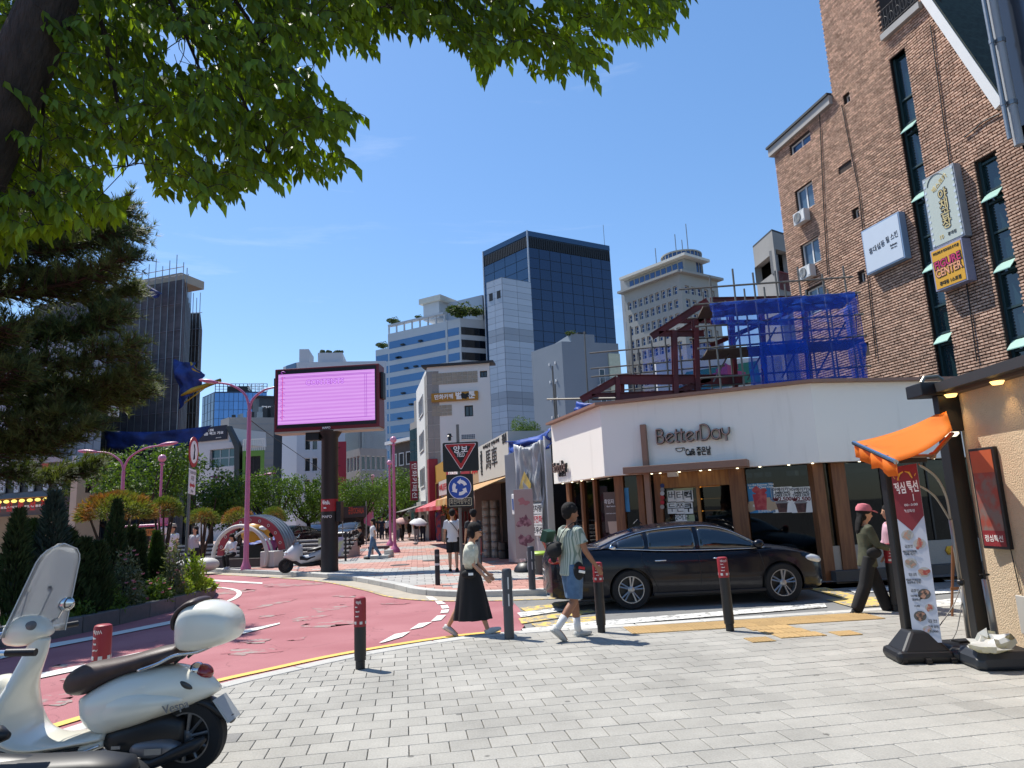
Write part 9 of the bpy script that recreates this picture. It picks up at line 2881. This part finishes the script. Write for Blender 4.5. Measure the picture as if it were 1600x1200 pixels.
 def shirt(s,mb,sleeve=.55,hem=.10,g=.018,flare=1.06):
  J,k,b=s.J,s.k,s.b;g=g*k
  mb.tube([J['pel']-s.t*hem*k,J['pel']-s.t*(hem-.02)*k,J['waist'],J['chest'],J['chest']+s.t*.09*k,J['neck']-s.t*.045*k],[(.155*b*flare+g,.112*b*flare+g),(.158*b*flare+g,.114*b*flare+g),(.140*b+g,.104*b+g),(.165*b+g,.118*b+g),(.15*b+g,.095*b+g),(.058*b+g,.056*b+g)],18,flat=(1,0,0))
  for n in 'LR':
   a,e,w=J['sh'+n],J['elb'+n],J['wr'+n]
   pts_=[a+Vector((0,-.06 if n=='L' else.06,.012))*k,a,a.lerp(e,.5)];rr=[.05*b+g,.052*b+g,.052*b+g]
   if sleeve<=1:pts_.append(a.lerp(e,sleeve));rr.append(.056*b+g*1.4)
   else:pts_+=[e,e.lerp(w,sleeve-1)];rr+=[.046*b+g,.034*b+g]
   mb.tube(pts_,rr,12)
 def trousers(s,mb,length=1.0,g=.016,wide=0.0,top=.02):
  J,k,b=s.J,s.k,s.b;g=g*k
  mb.tube([J['pel']-s.t*.09*k,J['pel']-s.t*.02*k,J['pel']+s.t*(.05+top)*k],[(.12*b+g,.1*b+g),(.158*b+g,.115*b+g),(.142*b+g,.102*b+g)],16,flat=(1,0,0))
  for n in 'LR':
   h,kn,a=J['hip'+n],J['knee'+n],J['ank'+n];pts_=[h+V(0,0,.03)*k,h.lerp(kn,.4)];rr=[.092*b+g,.087*b+g+wide*.3]
   if length<=.5:pts_.append(h.lerp(kn,length*2));rr.append(.075*b+g*1.5+wide*.6)
   else:pts_+=[kn,kn.lerp(a,(length-.5)*2*.6),kn.lerp(a,(length-.5)*2)];rr+=[.062*b+g+wide*.8,.054*b+g+wide,.046*b+g+wide]
   mb.tube(pts_,rr,12)
 def shoes(s,n,g=.012):
  k=s.k;a=s.J['ank'+n];ft=s.foot(n);up=Vector((-ft.z,0,ft.x));up=up if up.z>0 else-up;mb=MB()
  mb.tube([a-ft*.055*k-up*.045*k,a-up*.035*k,a+ft*.09*k-up*.045*k,a+ft*.17*k-up*.055*k,a+ft*.205*k-up*.06*k],[(.042*k,.042*k),(.05*k,.052*k),(.053*k,.043*k),(.048*k,.031*k),(.024*k,.016*k)],12,flat=tuple(up))
  so=MB();so.tube([a-ft*.065*k-up*.07*k,a+ft*.05*k-up*.07*k,a+ft*.14*k-up*.07*k,a+ft*.20*k-up*.068*k],[(.040*k,.016*k),(.046*k,.016*k),(.053*k,.016*k),(.03*k,.011*k)],12,flat=tuple(up))
  return mb,so
 def hair(s,mb,style):
  k=s.k;h=s.J['head'];rot=Matrix.Rotation(atan2(s.hd.x,s.hd.z),3,'Y');P=lambda x,y,z:h+rot@Vector((x,y,z))*k
  mb.ball(P(-.018,0,.048),(.116*k,.098*k,.106*k),18,12,mat=rot)
  if style=='short':mb.ball(P(-.05,0,.0),(.07*k,.083*k,.08*k),14,9,mat=rot)
  if style=='curly':
   mb.ball(P(-.05,0,.0),(.075*k,.085*k,.085*k),14,9,mat=rot);r_=random.Random(1)
   for q in range(70):
    v=runit(r_);v.z=abs(v.z);mb.ball(P(-.012+v.x*.095,v.y*.085,.055+v.z*.085),.022*k,6,4)
  if style=='bob':
   mb.ball(P(-.035,0,-.01),(.09*k,.098*k,.105*k),16,10,mat=rot);mb.tube([P(-.02,.06,.0),P(.0,.085,-.08),P(.01,.08,-.11)],[.04*k,.035*k,.02*k],8);mb.tube([P(-.02,-.06,.0),P(.0,-.085,-.08),P(.01,-.08,-.11)],[.04*k,.035*k,.02*k],8)
   mb.tube([P(.07,-.06,.07),P(.088,0,.06),P(.07,.06,.07)],.02*k,7)
  if style=='long':
   mb.ball(P(-.04,0,-.02),(.085*k,.092*k,.11*k),14,9,mat=rot);mb.tube([P(-.06,0,.0),P(-.09,0,-.15),P(-.10,0,-.28),P(-.09,0,-.34)],[(.09*k,.05*k),(.1*k,.045*k),(.085*k,.035*k),(.04*k,.02*k)],10,flat=(1,0,0))
def person(label,loc,rz,B,top,bottom,skin=skin_m,hair='short',sleeve=.55,leg=1.0,wide=0.0,hem=.1,shoe='#d0d0cc',vox=.02,skirt=None,hat=None,fingers=False,group=None,extra=None,flare=1.06,dz=0.0):
 t=thing('person',label,'person',loc,rz,group)
 def o(nm,me,mat):me.materials.clear();me.materials.append(mat);return obj(nm,me,t,(0,0,dz))
 o('body',vol(lambda m:B.bare(m,fingers),vox*(.55 if fingers else 1),3),skin)
 o('top',vol(lambda m:B.shirt(m,sleeve,hem,flare=flare),vox*.8,5),top)
 if skirt:
  z0,z1,r1,amp=skirt;c=B.J['pel'];k=B.k;mb=MB();rings=[]
  for j in range(15):
   f=j/14;ring=[]
   for i in range(56):
    a=2*pi*i/56;fold=1+amp*f*(sin(a*9+f*1.5)*.6+sin(a*17+2)*.3);rx,ry=(.125+(r1[0]-.125)*f**.8)*k,(.165+(r1[1]-.165)*f**.7)*k
    ring.append(Vector((c.x+B.t.x*.1*(1-f)+rx*fold*cos(a)+r1[2]*f*k,ry*fold*sin(a),z0+(z1-z0)*f)))
   rings.append(ring)
  mb.loft(rings,True,True);mb.build('skirt',bottom,t,smooth=50,loc=(0,0,dz))
 else:o('trousers' if leg>.5 else 'shorts',vol(lambda m:B.trousers(m,leg,wide=wide),vox*.8,5),bottom)
 if hair:o('hair',vol(lambda m:B.hair(m,hair),vox*.6,2),hair_m)
 for n in 'LR':
  a,so=B.shoes(n);sm_=cloth_mat('shoe_'+shoe,shoe);a.build('shoe',sm_,t,smooth=True,loc=(0,0,dz));so.build('sole',M('sole_'+shoe,'#a9a8a2' if shoe>'#8' else '#181818',.7),t,smooth=True,loc=(0,0,dz))
 if hat:
  k=B.k;h=B.J['head'];rot=Matrix.Rotation(atan2(B.hd.x,B.hd.z),3,'Y');mb=MB();q=[h+rot@Vector((x,0,z))*k for x,z in((-.015,.05),(-.018,.10),(-.018,.155),(-.018,.172))]
  mb.tube(q,[(.108*k,.128*k),(.106*k,.125*k),(.075*k,.09*k),(.02*k,.025*k)],18,flat=(1,0,0));br=[h+rot@Vector((x,0,z))*k for x,z in((.05,.075),(.14,.065),(.2,.045))];mb.tube(br,[(.085*k,.008*k),(.08*k,.007*k),(.03*k,.005*k)],12,flat=(0,0,1));mb.build('cap',hat,t,smooth=40,loc=(0,0,dz))
 k=B.k;h=B.J['head'];rot=Matrix.Rotation(atan2(B.hd.x,B.hd.z),3,'Y')
 if vox<.03:
  for sd in(-1,1):
   mb=MB();mb.ball(h+rot@Vector((.094,sd*.035,.012))*k,(.009*k,.014*k,.008*k),8,6);mb.build('eye',black_ink,t)
  mb=MB();mb.tube([h+rot@Vector((.082,-.022,-.065))*k,h+rot@Vector((.092,0,-.063))*k,h+rot@Vector((.082,.022,-.065))*k],.005*k,5);mb.build('mouth',M('lips','#8a4a44',.5),t)
 if extra:extra(t,B)
 return t
black_c=cloth_mat('black_cloth','#121214');white_c=cloth_mat('white_cloth','#d3d3d2',var=.04);denim=cloth_mat('blue_denim','#46617e','#56718c',scale=8);knit=cloth_mat('cream_knit','#cfcdb9','#bdbba6',scale=16,bscale=55);olive=cloth_mat('olive_cloth','#4c4c38','#3f402f',scale=8);grey_c=cloth_mat('grey_cloth','#6f7072')
def ex_w(t,B):
 J,k=B.J,B.k
 mb=MB();h=J['head'];mb.tube([h+V(.09,-.065,.02),h+V(.105,-.035,.015),h+V(.108,0,.015),h+V(.105,.035,.015),h+V(.09,.065,.02)],[(.012,.016)]*5,8,flat=(0,0,1));mb.build('sunglasses',M('dark_lens','#1a1210',.1,spec=.8),t)
 p=J['pel'];mb=MB();mb.ball(p+V(.02,-.19,.02),(.11,.05,.065),14,9);mb.build('waist_bag',black_c,t,smooth=True)
 mb=MB();mb.box(.02,.09,-.245,-.238,p.z+.005,p.z+.04);mb.build('bag_label',white_ink,t)
 c=J['chest']
 for sd in(-1,1):
  mb=MB();mb.tube([c+V(.0,sd*.17,.10),c+V(.0,sd*.21,.0),c+V(-.02,sd*.20,-.14),c+V(-.02,sd*.17,-.24)],[(.014,.06),(.02,.09),(.02,.085),(.008,.05)],12,flat=(1,0,0));mb.build('cape_sleeve',knit,t,smooth=True)
Bw=Body(1.60,((-20,12),(20,2)),((12,30,4),(8,34,5)),7,12,build=.92)
pw_=gp(738,990)
person('woman in cream knit top and long black skirt walking past the grey bollard',(pw_.x-.02,pw_.y,0),radians(-3),Bw,knit,black_c,hair='bob',sleeve=.5,hem=.07,vox=.013,skirt=(.98,.20,(.30,.25,.03),.10),fingers=True,extra=ex_w,flare=1.0,shoe='#c0c0ba')
shirt_m=cloth_mat('striped_shirt','#a9b0a4',stripes=('#6f7f74','Y',9.0))
def ex_m(t,B):
 J,k=B.J,B.k;c=J['chest']
 mb=MB();mb.tube(catmull([c+V(.10,-.14,.16),c+V(-.02,-.13,.2),c+V(-.15,-.05,.08),c+V(-.17,.06,-.08),c+V(-.15,.14,-.16)],5),[(.022,.006)]*21,8,flat=(0,0,1));mb.build('bag_strap',black_c,t,smooth=True)
 mb=MB();mb.ball(c+V(-.22,.10,-.16),(.09,.15,.11),16,10);mb.tube([c+V(-.2,.0,-.06),c+V(-.23,.1,-.28),c+V(-.2,.18,-.1)],.05,8);mb.build('sling_bag',black_c,t,smooth=True)
 mb=MB();mb.box(-.11,.11,-.05,.05,-.08,.08,Matrix.Translation(c+V(-.22,.24,.03))@Matrix.Rotation(.5,4,'Z')@Matrix.Rotation(.35,4,'X'));mb.build('green_box',M('dark_green_box','#1e4532',.6),t,bevel=.008)
 for q in range(3):
  mb=MB();mb.tube([c+V(-.25,.16+.03*q,-.2),c+V(-.27,.30+.04*q,.02)],.007,5);mb.build('stick',wood_light if q!=1 else red_ink,t)
 p=J['pel'];mb=MB();mb.ball(p+V(-.02,-.21,-.07),(.08,.05,.12),14,9);mb.build('hip_bag',black_c,t,smooth=True)
 for q,cc in enumerate((red_ink,white_ink)):
  mb=MB();mb.tube([p+V(-.05,-.26,-.02-.05*q),p+V(.04,-.262,-.04-.05*q)],[(.008,.02)]*2,6);mb.build('bag_patch',cc,t)
 for n in 'LR':
  a,kn=J['ank'+n],J['knee'+n];mb=MB();mb.tube([a-(a-kn).normalized()*-.01,a.lerp(kn,.2),a.lerp(kn,.42)],[.044,.047,.053],12);mb.build('sock',white_c,t,smooth=True)
Bm=Body(1.77,((9,4),(-7,34)),((-12,20,6),(14,22,9)),2,2,build=1.04)
pm_=gp(907,998)
person('man in pale striped shirt and denim shorts walking with a black sling bag',(pm_.x-.06,pm_.y+.05,0),radians(28),Bm,shirt_m,denim,skin_t,'curly',.62,.47,.02,.14,'#b5b5b0',.013,fingers=True,extra=ex_m,flare=1.1)
def ex_c(t,B):
 J=B.J;p=J['pel'];mb=MB();mb.ball(p+V(.04,-.19,.06),(.11,.05,.08),14,9);mb.build('shoulder_bag',black_c,t,smooth=True)
 c=J['chest'];mb=MB();mb.tube([c+V(.02,.1,.18),c+V(.06,-.1,.0),p+V(.08,-.19,.14)],.012,6);mb.build('bag_strap',black_c,t)
 w=J['wrR'];mb=MB();mb.box(-.05,.05,-.02,.02,-.07,.07,Matrix.Translation(w+V(.1,-.02,-.03)));mb.build('red_case',red_ink,t,bevel=.008)
Bc=Body(1.62,((18,2),(-16,10)),((20,60,6),(18,55,8)),3,6,build=.95)
pc_=gp(1366,956)
person('woman in pink cap, olive jacket and black trousers walking by the menu banner',(pc_.x,pc_.y,ZR),radians(-6),Bc,olive,black_c,hair='long',sleeve=1.7,wide=.03,hem=.16,shoe='#161616',vox=.016,hat=cloth_mat('pink_cap','#c06a72'),extra=ex_c,flare=1.2)
def ex_p(t,B):
 mb=MB();mb.box(-.06,.06,-.30,-.22,.80,1.06);mb.build('tote_bag',M('red_dotted_bag','#a3202c',.7,var=.1),t,bevel=.02);r_=random.Random(2)
 for q in range(10):
  mb=MB();mb.ball((r_.uniform(-.05,.05),-.302,r_.uniform(.83,1.03)),(.012,.004,.012),8,5);mb.build('bag_dot',white_ink,t)
person('person in pink half hidden behind the menu banner with a dotted red bag',tuple(V(*gp(1409,950)[:2],ZR)),radians(170),Body(1.6,((12,4),(-14,8)),((10,30,8),(10,40,8))),cloth_mat('pink_cloth','#c39aa6'),cloth_mat('rose_cloth','#c58f9f'),hair='long',sleeve=1.3,vox=.02,extra=ex_p)
def ex_b(t,B):
 c=B.J['chest'];mb=MB();mb.tube([c+V(-.1,.15,.17),c+V(-.155,.0,.02),c+V(-.14,-.16,-.2)],[(.02,.008)]*3,8);mb.build('bag_strap',black_c,t)
person('man in white shirt and black shorts seen from behind at the yield sign',tuple(V(*gp(709,893,ZP)[:2],ZP)),radians(96),Body(1.78,((4,2),(-6,10)),((4,10,9),(0,8,9))),white_c,black_c,hair='short',sleeve=.7,leg=.45,hem=.12,shoe='#1a1a1a',vox=.02,extra=ex_b,flare=1.12)
person('person in dark top and cap behind the walking woman',tuple(V(*gp(742,894,ZP)[:2],ZP)),radians(110),Body(1.72,((4,2),(-6,8)),((4,12,9),(10,60,10))),cloth_mat('charcoal_cloth','#2c2c30'),grey_c,hair='short',hat=black_c,vox=.022)
walk=lambda H,a=16:Body(H,((a,4),(-a,16)),((-14,12,6),(14,16,8)))
stand=lambda H:Body(H,((3,2),(-3,4)),((4,10,6),(2,14,8)))
beige_c=cloth_mat('beige_cloth','#a99c88');navy_c=cloth_mat('navy_cloth','#1f2638');sky_c=cloth_mat('light_blue_cloth','#7f95c0');pinkc=cloth_mat('magenta_cloth','#b0568e')
FAR_P=[(583,875,29.5,200,walk(1.63),white_c,denim,'long','woman in white top and blue jeans walking on the plaza',1.0),(651,848,47,95,stand(1.65),black_c,grey_c,'short','person in black top under the white umbrella, left one',1.0),(661,848,47.3,95,stand(1.7),black_c,navy_c,'long','person in dark clothes under the white umbrella, right one',1.0),(622,845,50,90,walk(1.6),beige_c,grey_c,'long','person in beige under the pink umbrella',1.0),(629,845,50.5,90,walk(1.62),black_c,black_c,'long','person in black beside the pink umbrella',1.0),(640,844,51,80,walk(1.66),black_c,black_c,'short','person in black shorts between the two umbrellas',.45),(597,842,55,270,stand(1.7),navy_c,navy_c,'short','person in navy near the second globe lamp',1.0),(605,842,56,80,stand(1.68),white_c,black_c,'short','person in white top near the globe lamps',1.0),(592,841,58,100,stand(1.7),black_c,black_c,'short','person in black far along the street',1.0),(268,878,25,260,stand(1.72),white_c,grey_c,'short','man in white shirt and hat behind the planter',1.0),(425,868,30.5,100,stand(1.25),sky_c,navy_c,'short','child in light blue top inside the arch',1.0),(429,862,31,60,stand(1.5),white_c,black_c,'short','person in white at the right side of the arch',1.0),(256,866,31,300,stand(1.6),grey_c,black_c,'long','person in grey beyond the round pines',1.0),(240,868,30,250,stand(1.62),black_c,black_c,'short','person in black between the conifers and pines',1.0)]
for k,(px,py,Y,rz,B,tp_,bt_,hr,lab,lg)in enumerate(FAR_P):
 p=at(px,py,Y);person(lab,(p.x,p.y,ZP),radians(rz),B,tp_,bt_,hair=hr,leg=lg,vox=.032,shoe='#c8c8c4' if k%2 else '#1c1c1c',hat=(beige_c if 'hat' in lab else None))
Bs=Body(1.62,((3,2),(-3,4)),((60,120,12),(2,14,8)),0,-6)
p=at(303,880,25);person('woman in grey jacket shading her eyes with one hand',(p.x,p.y,ZP),radians(250),Bs,cloth_mat('light_grey_cloth','#a5a5a8'),black_c,hair='long',sleeve=1.6,vox=.026)
sit=lambda H:Body(H,((85,95),(80,95)),((35,40,8),(30,50,8)),-6+10,12)
for px,py,Y,rz,B,tp_,bt_,hr,lab in((363,889,27.4,250,sit(1.62),white_c,black_c,'long','woman in white sitting under the stone arch'),(424,889,27.6,130,sit(1.6),pinkc,beige_c,'short','person in magenta top sitting at the right foot of the arch'),(565,868,33,200,sit(1.65),black_c,black_c,'short','person in black sitting on the low stone bench')):
 p=at(px,py,Y);person(lab,(p.x,p.y,ZP),radians(rz),B,tp_,bt_,hair=hr,vox=.03,sleeve=1.2)
for px,d,tp_,lab in((1468,-.8,white_c,'customer in white top sitting inside the cafe window'),(1492,-.7,cloth_mat('striped_tee','#b5b5b2',stripes=('#7a7a7a','Z',9)),'customer in striped top sitting at the cafe window edge'),(1262,-1.0,black_c,'man in black sitting behind the cafe glass with posters')):
 i=2 if px>1300 else 1;q=GF[i].p(gx(i,px),.1,d);t=person(lab,(q.x,q.y,.12),radians(80),sit(1.65),tp_,black_c,hair='long' if i==2 else 'short',vox=.03)
def umbrella(label,px,py,Y,r,mat):
 p=at(px,py,Y);t=thing('umbrella',label,'umbrella',tuple(p));mb=MB();n=16;rings=[]
 for f in(0.02,.3,.6,.85,1.0):rings.append([Vector((r*f*cos(2*pi*q/n),r*f*sin(2*pi*q/n),r*.55*(1-f*f)-(.03 if q%2==0 and f==1 else 0)))for q in range(n)])
 mb.loft(rings,True,False);o=mb.build('canopy',mat,t,smooth=40);so=o.modifiers.new('s','SOLIDIFY');so.thickness=.01;o.rotation_euler=(.2,.15,0)
 mb=MB();mb.tube([(0,0,r*.5),(.02,0,-.9)],.01,5);mb.build('shaft',steel,t)
umbrella('white umbrella over the couple in dark clothes',654,818,47,.62,white_c);umbrella('pale pink umbrella over the person in beige',627,816,50,.55,cloth_mat('pale_pink_cloth','#cfa9a2'))
mb=MB();p=at(650,859,41);mb.ball((0,0,.11),(.13,.06,.07),10,7);mb.ball((.11,0,.18),.035,8,6);mb.tube([(-.1,0,.11),(-.2,0,.1)],[.03,.01],6);mb.tube([(0,.02,.06),(0,.02,0)],.006,4);tag(mb.build('pigeon',grey_c,None,smooth=True,loc=(p.x,p.y,ZP)),'pigeon walking on the plaza paving','pigeon')
# -- SQUARE: arch, terraces, benches, railing
ar=gp(388,890,ZP);ar=V(*at(388,889,27.5)[:2],ZP)
t=thing('stone_arch','round play arch with white ring, red band and grey vault roof','arch',tuple(ar),radians(-14))
white_st=M('white_ring','#b9b7b0',.6,var=.06);redst=M('arch_red','#8a2430',.5,var=.06);vaultm=M('vault_grey','#7d8688',.35,.2,var=.1)
R0=1.15
for d,R,r in((-.55,R0,.075),(.05,R0*.86,.05)):
 mb=MB();mb.tube([(R*cos(a),d,max(.02,.42+R*sin(a)))for a in[radians(-19+218*i/40)for i in range(41)]],r,8);mb.build('ring',white_st,t,smooth=True)
mb=MB();rings=[]
for i in range(31):
 a=radians(8+170*i/30);rings.append([Vector((q*cos(a),y,.42+q*sin(a)))for q,y in((R0*1.06,.12),(R0*1.30,.12),(R0*1.30,.2),(R0*1.06,.2))])
mb.loft(rings);mb.build('red_band',redst,t)
for i in range(9):
 a=radians(20+18*i);c=Vector((R0*1.18*cos(a),.115,.42+R0*1.18*sin(a)));mb=MB();mb.tube([c+Vector((.05*cos(b_),0,.05*sin(b_)))for b_ in[2*pi*q/8 for q in range(9)]],.012,5);mb.build('ring_mark',white_st,t)
mb=MB();rings=[]
for i in range(21):
 a=radians(-5+110*i/20);rings.append([Vector((R0*1.33*cos(a),y,.42+R0*1.33*sin(a)))for y in(.16,.95)]+[Vector((R0*1.29*cos(a),y,.42+R0*1.29*sin(a)))for y in(.95,.16)])
mb.loft(rings);mb.build('vault',vaultm,t,smooth=40)
for q in range(4):
 mb=MB();mb.tube([(R0*1.345*cos(a),.25+q*.2,.42+R0*1.345*sin(a))for a in[radians(-5+110*i/12)for i in range(13)]],.015,5);mb.build('vault_rib',steel,t)
mb=MB();mb.box(R0*.72,R0*1.25,-.5,.1,.02,.6);mb.build('side_wall',white_st,t,bevel=.03)
mb=MB();mb.box(-R0*1.7,R0*.7,.25,.5,.0,.32);mb.build('kerb_seat',M('dark_granite','#4a3f3d',.7),t)
t=thing('yellow_inflatable','round yellow inflatable resting on blue tarp inside the arch','inflatable',tuple(V(*at(398,850,29.3)[:2],ZP)))
zc4=at(398,834,29.3).z-ZP;mb=MB();mb.ball((.05,0,zc4),(.58,.5,.5),20,12);mb.build('ball',M('yellow_vinyl','#c98f1e',.4,var=.06),t,smooth=True)
for q in range(4):
 mb=MB();mb.tube([(-.3+.22*q,-.42,zc4-.1+.08*(q%2)),(-.12+.22*q,-.46,zc4-.05+.08*(q%2))],.02,5);mb.build('stripe',black_ink,t)
mb=MB();mb.ball((.35,-.2,zc4+.2),(.22,.2,.12),10,7);mb.build('patch',white_ink,t,smooth=True)
mb=MB();mb.box(-.5,.5,-.3,.3,0,zc4-.45);mb.build('stand',dark_plastic,t)
cloth('blue_tarp','bright blue tarp spread under the yellow inflatable','tarp',[at(388,847,28.6),at(432,834,28.6),at(438,846,28.4),at(388,851,28.4)],10,6,.05,MATS['bright_blue_tarp'],21,.12)
t=thing('terrace_steps','curved pale stone terrace steps behind the arch','steps',tuple(V(*at(390,880,32)[:2],ZP)))
for k in range(5):
 mb=MB();wall_strip(mb,[V(-4.6+9.2*i/16,-.9+.48*k-.02*(i-8)**2*.25,0)for i in range(17)],0,.45,0.0+.0*k,.16*(k+1));mb.build('step',M('terrace_stone','#a29c96',.8,var=.1,rndv=.08),t)
 mb=MB();wall_strip(mb,[V(-4.6+9.2*i/16,-.93+.48*k-.02*(i-8)**2*.25,0)for i in range(17)],0,.03,.16*k+.0,.16*k+.09);mb.build('riser_stripe',M('dark_riser','#3c3432',.8),t)  # solid dark stripe along the foot of each step front
for k,(px,py,Y)in enumerate(((294,872,26),(323,870,26.4))):
 p=at(px,py,Y);mb=MB();mb.ball((0,0,.24),(.46,.40,.25),18,10);tag(mb.build('pebble_seat',white_st,None,smooth=True,loc=(p.x,p.y,ZP)),['white pebble shaped seat left of the standing woman','white pebble shaped seat right of the standing woman'][k],'seat')
for k,(px0,px1,py,Y,h)in enumerate(((568,607,880,29.5,.12),(575,606,872,31.5,.42),(600,612,876,30,.3))):
 a,c=at(px0,py,Y),at(px1,py,Y);t=thing('stone_bench',['low pale plinth in front of the stone benches','dark stone bench beside the seated person','short pale block at the right end of the benches'][k],'bench',(a.x,a.y,ZP))
 mb=MB();mb.box(0,c.x-a.x,0,.9 if k==0 else.45,0 if k!=1 else h-.12,h);mb.build('slab',white_st if k!=1 else M('dark_granite','#4a3f3d'),t,bevel=.01)
 for q in(.08,.8):mb=MB();w_=c.x-a.x;mb.box(w_*q,w_*q+.1,.08,.38,0,max(.02,h-.12));mb.build('foot',white_st,t)
ra,rb_=at(540,880,29),at(563,846,42);t=thing('railing','dark metal railing running away beside the benches','railing',(ra.x,ra.y,ZP));d_=V(rb_.x-ra.x,rb_.y-ra.y,0)
for k in range(6):mb=MB();q=d_*(k/5);mb.tube([q,q+V(0,0,1.15)],.045,8);mb.build('post',black_metal,t)
for z in(1.1,.8,.5):mb=MB();mb.tube([V(0,0,z),d_+V(0,0,z)],.025,6);mb.build('rail',steel,t)
mb=MB();mb.box(-1.1,-.08,-.02,.0,.2,.95);mb.build('lilac_banner',M('lilac_banner','#9a92b4',.7,col2='#b3b58a',scale=3),t)
t=thing('street_banner','dark street banner with orange lettering under the trees','banner',tuple(V(*at(535,800,46)[:2],ZP)));x1_=at(572,800,46).x-t.location.x;z0_,z1_=at(552,810,46).z,at(552,793,46).z
F=Fr((0,0,0),(1,0,0));mb=MB();mb.fbox(F,0,x1_,z0_,z1_,0,.02);mb.build('cloth',M('brown_banner','#3d3431',.7),t)
text('곱창OCHALA',.5,M('banner_orange','#b8482a',.6),Matrix.Translation(t.location)@F.mat(x1_*.58,(z0_+z1_)/2+.05,.03),t,.01,maxw=x1_*.66,bold=.01)
for u in(0,x1_):mb=MB();mb.tube([(u,.05,0),(u,.05,z1_+.3)],.04,6);mb.build('pole',steel,t)
t=thing('pink_kiosk','pink kiosk van under the trees behind the billboard column','kiosk',tuple(V(*at(500,838,62)[:2],ZP)))
mb=MB();mb.box(0,4.2,0,2,.3,2.3);mb.build('body',M('kiosk_pink','#b5507c',.6),t,bevel=.08);mb=MB();mb.box(.4,3.8,-.02,.0,1.1,1.8);mb.build('hatch',shade_int,t);mb=MB();mb.box(-.1,4.3,-.5,2.1,2.3,2.45);mb.build('roof',M('kiosk_rose','#c58aa2',.6),t)
finish_text()
bpy.data.scenes.remove(WORKSHOP)
